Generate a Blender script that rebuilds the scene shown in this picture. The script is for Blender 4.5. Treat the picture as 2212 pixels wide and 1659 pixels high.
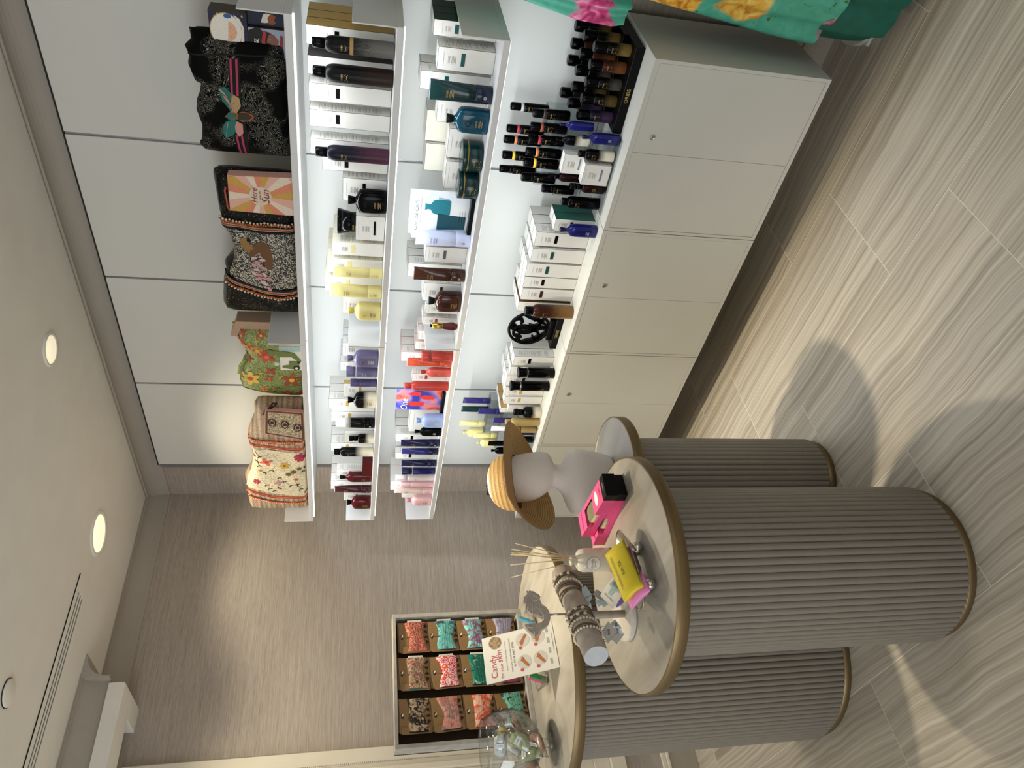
import bpy, bmesh, math, random
from mathutils import Vector, Matrix
random.seed(7)
scene = bpy.context.scene
for o in list(bpy.data.objects):
    bpy.data.objects.remove(o)
COL = scene.collection
R = math.radians
PI = math.pi

# ------------------------------------------------------------------ camera
F_PX, YAW, PITCH, ROLL, EYE = 1594.65, R(43.4514), R(12.0443), R(1.2539), 1.6
fwd = Vector((math.sin(YAW)*math.cos(PITCH), math.cos(YAW)*math.cos(PITCH), -math.sin(PITCH)))
rgt = Vector((math.cos(YAW), -math.sin(YAW), 0))
upv = rgt.cross(fwd)
r2 = rgt*math.cos(ROLL)+upv*math.sin(ROLL)
u2 = -rgt*math.sin(ROLL)+upv*math.cos(ROLL)
cam_data = bpy.data.cameras.new('camera')
cam_data.sensor_fit = 'HORIZONTAL'
cam_data.sensor_width = 36
cam_data.lens = F_PX/2212*36
cam_data.clip_start = .02
cam = bpy.data.objects.new('camera', cam_data)
COL.objects.link(cam)
# the phone was held on its side: the picture's right is the room's down
cx, cy, cz = -u2, r2, -fwd
cam.matrix_world = Matrix(((cx.x, cy.x, cz.x, 0), (cx.y, cy.y, cz.y, 0), (cx.z, cy.z, cz.z, EYE), (0, 0, 0, 1)))
scene.camera = cam

# ------------------------------------------------------------------ world, light, exposure
scene.view_settings.view_transform = 'Standard'
scene.view_settings.look = 'None'
scene.view_settings.gamma = 1
scene.view_settings.use_curve_mapping = False
scene.view_settings.exposure = 0.0
w = bpy.data.worlds.new('world')
scene.world = w
w.use_nodes = True
w.node_tree.nodes['Background'].inputs[0].default_value = (.93, .96, 1.0, 1)
w.node_tree.nodes['Background'].inputs[1].default_value = 1.05
scene.cycles.use_denoising = True
scene.cycles.max_bounces = 8
scene.cycles.transparent_max_bounces = 16
scene.cycles.caustics_reflective = False
scene.cycles.caustics_refractive = False

def light(name, kind, loc, energy, color, target=None, **kw):
    d = bpy.data.lights.new(name, kind)
    d.energy = energy
    d.color = color
    for k, v in kw.items():
        setattr(d, k, v)
    o = bpy.data.objects.new(name, d)
    COL.objects.link(o)
    o.location = loc
    if target is not None:
        o.rotation_euler = (Vector(target)-Vector(loc)).to_track_quat('-Z', 'Y').to_euler()
    return o

DAY = (.90, .95, 1.0)
WARM = (1.0, .89, .68)
COOL = (.86, .93, 1.0)
# daylight of the glazed shop front behind the photographer and of the side window
light('shop_front_daylight', 'AREA', (-.6, -2.9, 1.6), 13, DAY, (1.2, 2.0, 1.2), shape='RECTANGLE', size=3.4, size_y=2.2)
light('side_window_daylight', 'AREA', (-2.9, 1.6, 1.5), 52, DAY, (1.0, 1.8, 1.0), shape='RECTANGLE', size=2.2, size_y=1.8)
# ceiling downlights, plus one added fill spot by the window
light('downlight_over_tables', 'SPOT', (1.25, 2.10, 2.63), 180, WARM, (1.56, 2.20, 0), spot_size=R(66), spot_blend=1.0, shadow_soft_size=.03)
light('downlight_by_wall', 'SPOT', (1.86, 2.94, 2.60), 24, WARM, (2.00, 2.96, 0), spot_size=R(128), spot_blend=.45, shadow_soft_size=.07)
light('added_fill_by_window', 'SPOT', (.85, 2.86, 2.60), 34, WARM, (.90, 2.95, 0), spot_size=R(128), spot_blend=.6, shadow_soft_size=.06)  # added spot without a fitting, brightens the left of the back wall
light('downlight_by_shelves', 'SPOT', (2.034, 2.023, 2.60), 6, WARM, (1.93, 2.02, 0), spot_size=R(70), spot_blend=.9, shadow_soft_size=.04)

# ------------------------------------------------------------------ helpers
def lin(c):
    if isinstance(c, str):
        c = [int(c[i:i+2], 16)/255 for i in (0, 2, 4)]
    return tuple(((v/12.92) if v <= .04045 else ((v+.055)/1.055)**2.4) for v in c)

MATS = {}
def mat(name, c='808080', rough=.5, metal=0.0, noise=.05, nscale=60, coat=0.0, emit=0, trans=0, ior=1.45, bump=0, spec=.5, alpha=1):
    """principled material whose colour breathes a little with a noise texture"""
    if name in MATS:
        return MATS[name]
    m = bpy.data.materials.new(name)
    m.use_nodes = True
    nt = m.node_tree
    b = nt.nodes['Principled BSDF']
    rgb = lin(c)
    b.inputs['Roughness'].default_value = rough
    b.inputs['Metallic'].default_value = metal
    b.inputs['Coat Weight'].default_value = coat
    b.inputs['Specular IOR Level'].default_value = spec
    b.inputs['Transmission Weight'].default_value = trans
    b.inputs['IOR'].default_value = ior
    tc = nt.nodes.new('ShaderNodeTexCoord')
    n = nt.nodes.new('ShaderNodeTexNoise')
    n.inputs['Scale'].default_value = nscale
    nt.links.new(tc.outputs['Object'], n.inputs['Vector'])
    r = nt.nodes.new('ShaderNodeValToRGB')
    r.color_ramp.elements[0].position = .3
    r.color_ramp.elements[1].position = .7
    r.color_ramp.elements[0].color = tuple(max(0, v*(1-noise)) for v in rgb)+(1,)
    r.color_ramp.elements[1].color = tuple(min(1, v*(1+noise)) for v in rgb)+(1,)
    nt.links.new(n.outputs['Fac'], r.inputs['Fac'])
    nt.links.new(r.outputs['Color'], b.inputs['Base Color'])
    if emit:
        b.inputs['Emission Color'].default_value = rgb+(1,)
        b.inputs['Emission Strength'].default_value = emit
    if bump:
        bp = nt.nodes.new('ShaderNodeBump')
        bp.inputs['Strength'].default_value = bump
        bp.inputs['Distance'].default_value = .002
        nt.links.new(n.outputs['Fac'], bp.inputs['Height'])
        nt.links.new(bp.outputs['Normal'], b.inputs['Normal'])
    MATS[name] = m
    return m

class NT:
    """tiny node-graph writer"""
    def __init__(s, name):
        s.m = bpy.data.materials.new(name)
        s.m.use_nodes = True
        s.t = s.m.node_tree
        s.b = s.t.nodes['Principled BSDF']
        MATS[name] = s.m
    def n(s, kind, ins=None, **props):
        nd = s.t.nodes.new('ShaderNode'+kind)
        for k, v in props.items():
            setattr(nd, k, v)
        for k, v in (ins or {}).items():
            s.put(nd.inputs[k], v)
        return nd
    def put(s, sock, v):
        if hasattr(v, 'outputs'):
            v = v.outputs[0]
        if isinstance(v, bpy.types.NodeSocket):
            s.t.links.new(v, sock)
        else:
            sock.default_value = v
    def set(s, **kw):
        for k, v in kw.items():
            s.put(s.b.inputs[k.replace('_', ' ')], v)
    def coord(s, which='Object', scale=(1, 1, 1), loc=(0, 0, 0), rot=(0, 0, 0)):
        tc = s.n('TexCoord')
        mp = s.n('Mapping', {'Scale': scale, 'Location': loc, 'Rotation': rot})
        s.t.links.new(tc.outputs[which], mp.inputs['Vector'])
        return mp
    def ramp(s, fac, stops, interp='LINEAR'):
        r = s.n('ValToRGB')
        cr = r.color_ramp
        cr.interpolation = interp
        while len(cr.elements) < len(stops):
            cr.elements.new(.5)
        for e, (p, c) in zip(cr.elements, stops):
            e.position = p
            e.color = lin(c)+(1,)
        if hasattr(fac, 'outputs'):
            fac = fac.outputs['Fac'] if 'Fac' in fac.outputs else fac.outputs[0]
        s.t.links.new(fac, r.inputs['Fac'])
        return r.outputs['Color']
    def mix(s, fac, a, b, blend='MIX'):
        m = s.n('Mix', data_type='RGBA', blend_type=blend)
        s.put(m.inputs[0], fac)
        for i, v in ((6, a), (7, b)):
            if isinstance(v, str):
                v = lin(v)+(1,)
            s.put(m.inputs[i], v)
        return m.outputs[2]
    def bump(s, h, strength=.3, dist=.002):
        b = s.n('Bump', {'Strength': strength, 'Distance': dist})
        s.put(b.inputs['Height'], h)
        s.put(s.b.inputs['Normal'], b)

def new_mesh(name, verts, faces, smooth=False):
    me = bpy.data.meshes.new(name)
    me.from_pydata([tuple(v) for v in verts], [], faces)
    me.update()
    if smooth:
        me.polygons.foreach_set('use_smooth', [True]*len(me.polygons))
    return me

def from_bm(name, bm, smooth=False):
    me = bpy.data.meshes.new(name)
    bm.normal_update()
    bm.to_mesh(me)
    bm.free()
    if smooth:
        me.polygons.foreach_set('use_smooth', [True]*len(me.polygons))
    return me

def obj(name, me, m, parent=None, loc=(0, 0, 0), rot=(0, 0, 0)):
    if isinstance(me, bmesh.types.BMesh):
        me = from_bm(name, me)
    o = bpy.data.objects.new(name, me)
    COL.objects.link(o)
    ms = m if isinstance(m, (list, tuple)) else [m]
    if not me.materials:
        for k in ms:
            me.materials.append(k)
    o.parent = parent
    o.location = loc
    o.rotation_euler = rot
    return o

def tag(o, label=None, cat=None, group=None, kind=None):
    if label:
        o['label'] = label
    if cat:
        o['category'] = cat
    if group:
        o['group'] = group
    if kind:
        o['kind'] = kind
    return o

def thing(name, label, cat, loc=(0, 0, 0), rotz=0, group=None, rot=None):
    o = bpy.data.objects.new(name, None)
    o.empty_display_size = .02
    COL.objects.link(o)
    o.location = loc
    o.rotation_euler = rot or (0, 0, rotz)
    return tag(o, label, cat, group)

def copy_tree(o, parent=None):
    c = o.copy()
    COL.objects.link(c)
    c.parent = parent
    for ch in list(o.children):
        copy_tree(ch, c)
    return c

def box_bm(x0, x1, y0, y1, z0, z1, bevel=0, seg=1, bm=None):
    own = bm is None
    bm = bm or bmesh.new()
    vs = [bm.verts.new(p) for p in ((x0, y0, z0), (x1, y0, z0), (x1, y1, z0), (x0, y1, z0), (x0, y0, z1), (x1, y0, z1), (x1, y1, z1), (x0, y1, z1))]
    for f in ((0, 3, 2, 1), (4, 5, 6, 7), (0, 1, 5, 4), (1, 2, 6, 5), (2, 3, 7, 6), (3, 0, 4, 7)):
        bm.faces.new([vs[i] for i in f])
    if bevel and own:
        bmesh.ops.bevel(bm, geom=list(bm.edges), offset=bevel, segments=seg, affect='EDGES', profile=.6)
    return bm

def loft(sections, seg=24, cx=None, bottom=True, top=True, smooth=True, name='loft', twist=None):
    """rings of superellipses: (z, half_y, half_x[, exponent[, dx, dy]])"""
    vs, fs = [], []
    for s in sections:
        z, hy, hx = s[:3]
        e = s[3] if len(s) > 3 else 2
        dx, dy = (s[4], s[5]) if len(s) > 5 else (0, 0)
        for k in range(seg):
            a = 2*PI*(k+.5)/seg
            c, q = math.cos(a), math.sin(a)
            vs.append((dx+hx*math.copysign(abs(c)**(2/e), c), dy+hy*math.copysign(abs(q)**(2/e), q), z))
    n = len(sections)
    for i in range(n-1):
        for k in range(seg):
            a, b = i*seg+k, i*seg+(k+1) % seg
            fs.append((a, b, b+seg, a+seg))
    if bottom:
        fs.append(tuple(range(seg))[::-1])
    if top:
        fs.append(tuple(range((n-1)*seg, n*seg)))
    me = new_mesh(name, vs, fs)
    if smooth:
        me.polygons.foreach_set('use_smooth', [len(p.vertices) == 4 for p in me.polygons])
    return me

def lathe(profile, seg=32, name='lathe', smooth=True, bottom=True, top=True):
    return loft([(z, r, r) for r, z in profile], seg, name=name, smooth=smooth, bottom=bottom, top=top)

def tube_path(pts, r, seg=8, name='tube', closed=False, taper=None):
    pts = [Vector(p) for p in pts]
    vs, fs = [], []
    n = len(pts)
    prev = None
    for i, p in enumerate(pts):
        t = (pts[(i+1) % n]-pts[i-1]) if closed else (pts[min(i+1, n-1)]-pts[max(i-1, 0)])
        t.normalize()
        ref = prev if prev is not None else (Vector((0, 0, 1)) if abs(t.z) < .9 else Vector((1, 0, 0)))
        s = t.cross(ref)
        s.normalize()
        u = s.cross(t)
        prev = u
        rr = r*(taper[i] if taper else 1)
        for k in range(seg):
            a = 2*PI*k/seg
            vs.append(p+s*math.cos(a)*rr+u*math.sin(a)*rr)
    for i in range(n if closed else n-1):
        j = (i+1) % n
        for k in range(seg):
            fs.append((i*seg+k, i*seg+(k+1) % seg, j*seg+(k+1) % seg, j*seg+k))
    if not closed:
        fs += [tuple(range(seg))[::-1], tuple(range((n-1)*seg, n*seg))]
    return new_mesh(name, vs, fs, True)

def prism(poly, place, depth, name='prism'):
    """2-D polygon extruded by depth; place(a, b, t) gives the point, t in 0..1"""
    n = len(poly)
    area = sum(poly[i][0]*poly[(i+1) % n][1]-poly[(i+1) % n][0]*poly[i][1] for i in range(n))
    if area < 0:
        poly = poly[::-1]
    bm = bmesh.new()
    f = [bm.verts.new(place(a, b, 0)) for a, b in poly]
    k = [bm.verts.new(place(a, b, 1)) for a, b in poly]
    fa = bm.faces.new(f)
    fb = bm.faces.new(k[::-1])
    for i in range(n):
        j = (i+1) % n
        bm.faces.new((f[j], f[i], k[i], k[j]))
    bm.normal_update()
    bmesh.ops.triangulate(bm, faces=[fa, fb])
    bmesh.ops.recalc_face_normals(bm, faces=list(bm.faces))
    return from_bm(name, bm)

FONT = {}
def glyphs(s, italic=False):
    if (s, italic) not in FONT:
        c = bpy.data.curves.new('txt', 'FONT')
        c.body = s
        c.align_x = 'CENTER'
        c.align_y = 'CENTER'
        c.resolution_u = 2
        if italic:
            c.shear = .3
        o = bpy.data.objects.new('txt', c)
        me = bpy.data.meshes.new_from_object(o)
        FONT[(s, italic)] = ([tuple(v.co[:2]) for v in me.vertices], [tuple(p.vertices) for p in me.polygons])
        bpy.data.objects.remove(o)
        bpy.data.curves.remove(c)
        bpy.data.meshes.remove(me)
    return FONT[(s, italic)]

def text_geo(rows):
    """rows: (string or None for a fine-print bar, size or (w,h), u, v[, bold]) -> 2-D verts, faces"""
    V, Fc = [], []
    for r in rows:
        s, sz, u, v = r[:4]
        if s is None:
            a, b = sz
            k = len(V)
            V += [(u-a/2, v-b/2), (u+a/2, v-b/2), (u+a/2, v+b/2), (u-a/2, v+b/2)]
            Fc.append((k, k+1, k+2, k+3))
        else:
            gv, gf = glyphs(s, len(r) > 4 and r[4])
            k = len(V)
            V += [(u+x*sz, v+y*sz) for x, y in gv]
            Fc += [tuple(i+k for i in f) for f in gf]
    return V, Fc

def lettering(name, rows, m, parent, o, u, v, bend=0):
    """flat print laid on a face: origin o, directions u, v; bend wraps it round a vertical cylinder of that radius"""
    V, Fc = text_geo(rows)
    o, u, v = Vector(o), Vector(u), Vector(v)
    nrm = u.cross(v)
    P = []
    for a, b in V:
        p = o+u*a+v*b
        if bend:
            t = max(-.999, min(.999, a/bend))
            p = o+u*(bend*math.sin(t))+v*b-nrm*(bend*(1-math.cos(t)))
        P.append(p)
    return obj(name, new_mesh(name, P, Fc), m, parent)
# ------------------------------------------------------------------ materials of the setting
def make_surface_materials():
    # vein-cut stone tile: streaks run along the tile (Y)
    g = NT('stone_tile')
    oi = g.n('ObjectInfo')
    off = g.n('CombineXYZ')
    mul = g.n('Math', {1: 37.0}, operation='MULTIPLY')
    g.t.links.new(oi.outputs['Random'], mul.inputs[0])
    g.t.links.new(mul.outputs[0], off.inputs[0])
    g.t.links.new(mul.outputs[0], off.inputs[1])
    tc = g.n('TexCoord')
    add = g.n('VectorMath', operation='ADD')
    g.t.links.new(tc.outputs['Object'], add.inputs[0])
    g.t.links.new(off.outputs[0], add.inputs[1])
    # waviness
    wob = g.n('TexNoise', {'Scale': 3.2, 'Detail': 2.0})
    g.put(wob.inputs['Vector'], add)
    wv = g.n('VectorMath', {1: (.045, 0, 0)}, operation='MULTIPLY')
    g.t.links.new(wob.outputs['Color'], wv.inputs[0])
    add2 = g.n('VectorMath', operation='ADD')
    g.put(add2.inputs[0], add)
    g.put(add2.inputs[1], wv)
    mp = g.n('Mapping', {'Scale': (95, 1.0, 1), 'Rotation': (0, 0, R(3))})
    g.put(mp.inputs['Vector'], add2)
    n1 = g.n('TexNoise', {'Scale': 1.0, 'Detail': 5.0, 'Roughness': .62})
    g.put(n1.inputs['Vector'], mp)
    mp2 = g.n('Mapping', {'Scale': (24, .5, 1), 'Rotation': (0, 0, R(3))})
    g.put(mp2.inputs['Vector'], add2)
    n2 = g.n('TexNoise', {'Scale': 1.0, 'Detail': 3.0})
    g.put(n2.inputs['Vector'], mp2)
    c1 = g.ramp(n1, [(.28, '786E60'), (.42, '9A9082'), (.53, 'B3AA9B'), (.66, 'CCC4B6'), (.8, 'A19584')])
    c2 = g.ramp(n2, [(.3, '8C8170'), (.5, 'B0A693'), (.7, 'D0C7B5')])
    g.set(Base_Color=g.mix(.42, c1, c2), Roughness=.42)
    g.bump(n1, .06, .001)
    # grasscloth: strands run level along the wall
    for nm, ax in (('grasscloth_y', (1, 0)), ('grasscloth_x', (0, 1))):
        g = NT(nm)
        m1 = g.coord('Object', (13, 560, 560) if ax[1] else (560, 13, 560))
        n1 = g.n('TexNoise', {'Scale': 1.0, 'Detail': 4.0, 'Roughness': .7})
        g.put(n1.inputs['Vector'], m1)
        m2 = g.coord('Object', (4, 240, 240) if ax[1] else (240, 4, 240))
        n2 = g.n('TexNoise', {'Scale': 1.0, 'Detail': 3.0})
        g.put(n2.inputs['Vector'], m2)
        c1 = g.ramp(n1, [(.25, '75695B'), (.45, 'A0948A'), (.6, 'B5AA9E'), (.8, 'CBC2B6')])
        c2 = g.ramp(n2, [(.3, '93887B'), (.7, 'B5AB9E')])
        g.set(Base_Color=g.mix(.45, c1, c2), Roughness=.8)
        g.bump(n1, .25, .001)
    # table stone
    g = NT('table_stone')
    m1 = g.coord('Object', (9, 2.2, 2), rot=(0, 0, R(52)))
    n1 = g.n('TexNoise', {'Scale': 1.4, 'Detail': 6.0, 'Distortion': .6})
    g.put(n1.inputs['Vector'], m1)
    g.set(Base_Color=g.ramp(n1, [(.25, '8B8376'), (.45, 'A0998C'), (.6, 'AAA497'), (.78, '968D80')]), Roughness=.38)
    # brushed bronze
    g = NT('bronze')
    m1 = g.coord('Object', (4, 4, 900))
    n1 = g.n('TexNoise', {'Scale': 1.0, 'Detail': 2.0})
    g.put(n1.inputs['Vector'], m1)
    g.set(Base_Color=g.ramp(n1, [(.3, '6E5C40'), (.7, '85714E')]), Metallic=.7, Roughness=.42)
    # reeded lacquer of the pedestals
    mat('reed_taupe', '857E73', .45, noise=.03)
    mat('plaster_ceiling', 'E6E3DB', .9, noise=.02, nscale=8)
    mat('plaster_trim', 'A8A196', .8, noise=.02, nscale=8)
    mat('panel_white', 'D6D6D0', .38, noise=.01, nscale=6)
    mat('lacquer_white', 'C6C5BD', .35, noise=.01, nscale=6)
    mat('shelf_white', 'D9DADA', .35, noise=.012, nscale=10)
    mat('aluminium', 'A9ABAE', .35, metal=.8, noise=.03)
    mat('grout', 'D6D0C2', .9, noise=.05)
    mat('shadow_gap', '2A2824', .9, noise=.05)
    mat('casing_cream', 'DAD1BE', .55, noise=.02, nscale=8)
    mat('blind_cloth', 'E3DAC8', .85, noise=.03, nscale=300)
    mat('window_black', '151515', .2, noise=.02)
    mat('base_grey', '9A9283', .6, noise=.03)
    mat('steel', 'B9B8B4', .25, metal=1, noise=.03)
make_surface_materials()
M = lambda n: MATS[n]

# ------------------------------------------------------------------ room shell
def struct(name, me, m, parent=None, loc=(0, 0, 0)):
    o = obj(name, me, m, parent, loc)
    if parent is None:
        o['kind'] = 'structure'
    return o
XW, YB, ZC = 2.46, 3.51, 2.646            # shelf wall, back wall, ceiling
floor = struct('floor', box_bm(-3, XW+.1, -3, YB+.1, -.08, -.0004), M('grout'))
# tiles: strips of constant X, laid end to end along Y in third bond
TW, TL, GAP = .443, .909, .0028
tile_me = from_bm('tile', box_bm(-TW/2+GAP/2, TW/2-GAP/2, -TL/2+GAP/2, TL/2-GAP/2, -.012, 0))
for k in range(-1, 11):
    x1 = 2.506-k*TW+TW*0
    if k == -1:
        continue
    y0 = 1.488-.303*k
    while y0 > -1.2:
        y0 -= TL
    for j in range(7):
        yc = y0+TL*(j+.5)
        if yc-TL/2 > YB+.05 or yc < -1.4:
            continue
        t = obj('tile', tile_me, M('stone_tile'), floor, (x1-TW/2, yc, 0))
wall_right = struct('wall_right', box_bm(XW, XW+.1, -3, YB+.1, 0, ZC), M('grasscloth_y'))
# back wall: grasscloth right of the window, cream below and round it
wb = bmesh.new()
box_bm(1.095, XW+.1, YB, YB+.1, 0, ZC, bm=wb)
struct('wall_back', wb, M('grasscloth_x'))
struct('wall_back_apron', box_bm(-3, 1.095, YB, YB+.1, 0, .353), M('grasscloth_x'))
struct('wall_back_head', box_bm(-3, 1.095, YB, YB+.1, 2.45, ZC), M('plaster_ceiling'))
ceiling = struct('ceiling', box_bm(-3, XW+.1, -3, YB+.1, ZC, ZC+.08), M('plaster_ceiling'))
# unseen sides behind the photographer: knee walls and heads added to block low daylight
struct('unseen_wall_left', box_bm(-3.1, -3, -3, YB+.1, 0, 1.0), M('grasscloth_y'))
struct('unseen_wall_left_head', box_bm(-3.1, -3, -3, YB+.1, 2.25, ZC), M('plaster_ceiling'))
struct('unseen_wall_front', box_bm(-3, XW+.1, -3.1, -3, 0, 1.0), M('grasscloth_x'))
struct('unseen_wall_front_head', box_bm(-3, XW+.1, -3.1, -3, 2.25, ZC), M('plaster_ceiling'))
# coved cornices
def cove(name, p0, p1, inward, drop=.092, out=.082, seg=8, base=ZC):
    """concave quarter profile swept from p0 to p1; inward = unit vector away from the wall"""
    p0, p1, n = Vector(p0), Vector(p1), Vector(inward)
    prof = [(0.0, -drop-.006), (.006, -drop-.006), (.006, -drop)]
    for k in range(seg+1):
        a = PI/2*k/seg
        prof.append((.006+(out-.02)*(1-math.cos(a)), -drop+(drop-.012)*math.sin(a)))
    prof += [(out-.010, -.012), (out-.010, -.004), (out, -.004), (out, 0), (0, 0)]
    vs, fs = [], []
    L = (p1-p0).normalized()
    for q, e in ((p0, 1), (p1, -1)):
        for a, b in prof:
            v = q+n*a
            # mitre towards an inner corner at the far end
            vs.append((v.x, v.y, base+b))
    m = len(prof)
    for k in range(m):
        j = (k+1) % m
        fs.append((k, j, m+j, m+k))
    fs += [tuple(range(m))[::-1], tuple(range(m, 2*m))]
    bm = bmesh.new()
    bv = [bm.verts.new(v) for v in vs]
    for f in fs:
        bm.faces.new([bv[i] for i in f])
    bmesh.ops.recalc_face_normals(bm, faces=list(bm.faces))
    return struct(name, bm, M('plaster_trim'))
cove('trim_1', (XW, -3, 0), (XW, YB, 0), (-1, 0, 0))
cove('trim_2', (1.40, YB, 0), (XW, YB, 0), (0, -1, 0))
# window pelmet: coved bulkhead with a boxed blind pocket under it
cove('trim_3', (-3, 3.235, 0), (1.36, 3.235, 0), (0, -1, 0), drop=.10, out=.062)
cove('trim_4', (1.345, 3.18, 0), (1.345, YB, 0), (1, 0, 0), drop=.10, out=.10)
pm = bmesh.new()
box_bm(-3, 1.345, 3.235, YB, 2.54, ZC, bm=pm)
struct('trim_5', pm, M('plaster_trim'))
struct('trim_6', box_bm(-3, 1.335, 3.215, 3.36, 2.484, 2.545, .002), M('plaster_ceiling'))
struct('trim_7', box_bm(1.235, 1.335, 3.36, YB, 2.484, 2.545, .002), M('plaster_ceiling'))

# ------------------------------------------------------------------ window in the back wall, left of the grasscloth
win = tag(bpy.data.objects.new('window_1', None), kind='structure')
COL.objects.link(win)
win.location = (0, YB, 0)
for nm, b in (('casing', (1.0, 1.095, -.022, .03, .353, 2.5)), ('casing_bead', (.985, 1.012, -.034, .03, .45, 2.5)), ('jamb', (.93, .985, -.012, .05, .50, 2.5)),
              ('window_sill', (-1.2, 1.10, -.035, .05, .353, .425)), ('casing_bottom', (-1.2, 1.0, -.015, .05, .425, .50)), ('bottom_rail', (-1.2, .93, .0, .05, .50, .545))):
    obj(nm, box_bm(*b, .003), M('casing_cream'), win)
obj('pane', box_bm(-1.2, .93, .045, .055, .545, 2.5), M('window_black'), win)
blind = tag(obj('roller_blind', box_bm(-1.2, .955, 3.500, 3.503, .62, 2.5), M('blind_cloth')), 'cream roller blind drawn down over the window by the headband display', 'blind')
def bead_chain(x, z0, z1, label):
    bm = bmesh.new()
    n = int((z1-z0)/.0085)
    for k in range(n):
        bmesh.ops.create_icosphere(bm, subdivisions=1, radius=.0027, matrix=Matrix.Translation((x+.004*math.sin(k*.02), 3.488, z0+k*.0085)))
    me = from_bm('bead_chain', bm, True)
    o = thing('blind_chain', label, 'chain', (0, 0, 0))
    b = obj('beads', me, M('steel'), o)
    b['kind'] = 'stuff'
    obj('cord', tube_path([(x+.004*math.sin(k*.4), 3.488, z0+(z1-z0)*k/20) for k in range(21)], .0008, 5), M('steel'), o)
bead_chain(1.030, .75, 2.48, 'beaded blind chain hanging nearest the grasscloth wall')
bead_chain(.985, .75, 2.48, 'second beaded blind chain, farther from the grasscloth wall')
# baseboards
bb = bmesh.new()
struct('baseboard_back', box_bm(-3, XW, YB-.014, YB, 0, .134, .002), M('base_grey'))
struct('trim_8', box_bm(-3, XW, YB-.020, YB, .134, .150, .003), M('casing_cream'))
struct('trim_9', box_bm(-3, XW, YB-.012, YB, .150, .172, .003), M('casing_cream'))
struct('baseboard_right', box_bm(XW-.014, XW, -3, YB, 0, .10, .002), M('base_grey'))

# ------------------------------------------------------------------ ceiling fittings
def downlight(label, x, y, r, strength, cmat):
    t = thing('downlight', label, 'ceiling light', (x, y, ZC))
    obj('trim_ring', lathe([(r*.80, -.002), (r*.84, -.006), (r*.97, -.006), (r, -.001), (r, .0), (r*.80, 0)], 40, bottom=False, top=False), M('plaster_ceiling'), t)
    obj('lens', lathe([(0.001, -.0035), (r*.81, -.0035), (r*.81, -.0005)], 40, top=False), cmat, t)
    return t
mat('lens_warm', 'FFEBC6', .5, emit=.95, noise=.05, nscale=22)
mat('lens_dim', 'F4E7C8', .5, emit=.75, noise=.06, nscale=25)
downlight('glowing warm round downlight in the ceiling near the back corner', 1.862, 2.939, .098, 4, M('lens_warm'))
downlight('smaller dim round downlight in the ceiling over the shelves', 2.034, 2.023, .062, 2, M('lens_dim'))
sp = thing('sprinkler_cover', 'small flat round cover plate in the ceiling beside the slot vent', 'cover', (1.055, 2.577, ZC))
obj('plate', lathe([(.001, -.007), (.040, -.007), (.043, -.005), (.043, -.003)], 36, top=False), M('plaster_ceiling'), sp)
obj('gap_ring', lathe([(.041, -.003), (.0455, -.003), (.0455, -.0005)], 36, top=False), M('shadow_gap'), sp)
v = thing('slot_diffuser', 'long white slot air vent with three dark slots in the ceiling', 'vent', (.35, 2.94, ZC))
obj('backing', box_bm(-.95, 1.28, -.066, .066, -.0012, .0), mat('slot_black', '050505', .9), v)
for k, (a, b) in enumerate(((-.070, -.036), (-.025, -.011), (.000, .014), (.025, .070))):
    obj('blade', box_bm(-.95, 1.28, a, b, -.0035, -.0014), M('plaster_ceiling'), v)
obj('edge_line', box_bm(-.95, 1.285, -.0714, -.070, -.004, -.0004), mat('slot_black', '050505', .9), v)
obj('end_cap', box_bm(1.225, 1.285, -.070, .070, -.0040, -.0005, .0005), M('plaster_ceiling'), v)

# ------------------------------------------------------------------ white wall panels with metal channels
PX0, PX1 = 2.42, XW-.001
for k in range(4):
    y0 = .803+.6*k
    t = thing('wall_panel', ['tall white wall panel at the right end, behind the black tropical tote', 'second tall white wall panel from the right, behind the sun clutch',
              'third tall white wall panel from the right, behind the green floral bag', 'leftmost tall white wall panel, beside the grasscloth corner'][k], 'panel', (PX0, y0, .766), group='white wall panels')
    obj('board', box_bm(0, .036, .004, .594, 0, 1.784, .0012), M('panel_white'), t)
    obj('channel', box_bm(.006, .036, -.0045, .0035, 0, 1.784), M('aluminium'), t)
    obj('shadow_groove', box_bm(.004, .0065, -.0062, -.0045, 0, 1.784), M('shadow_gap'), t)
struct('trim_10', box_bm(PX0+.004, XW, 3.203, 3.226, .3, 2.548), M('aluminium'))
struct('trim_11', box_bm(PX0+.001, XW, .803, 3.203, 2.550, 2.556), M('shadow_gap'))

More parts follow.
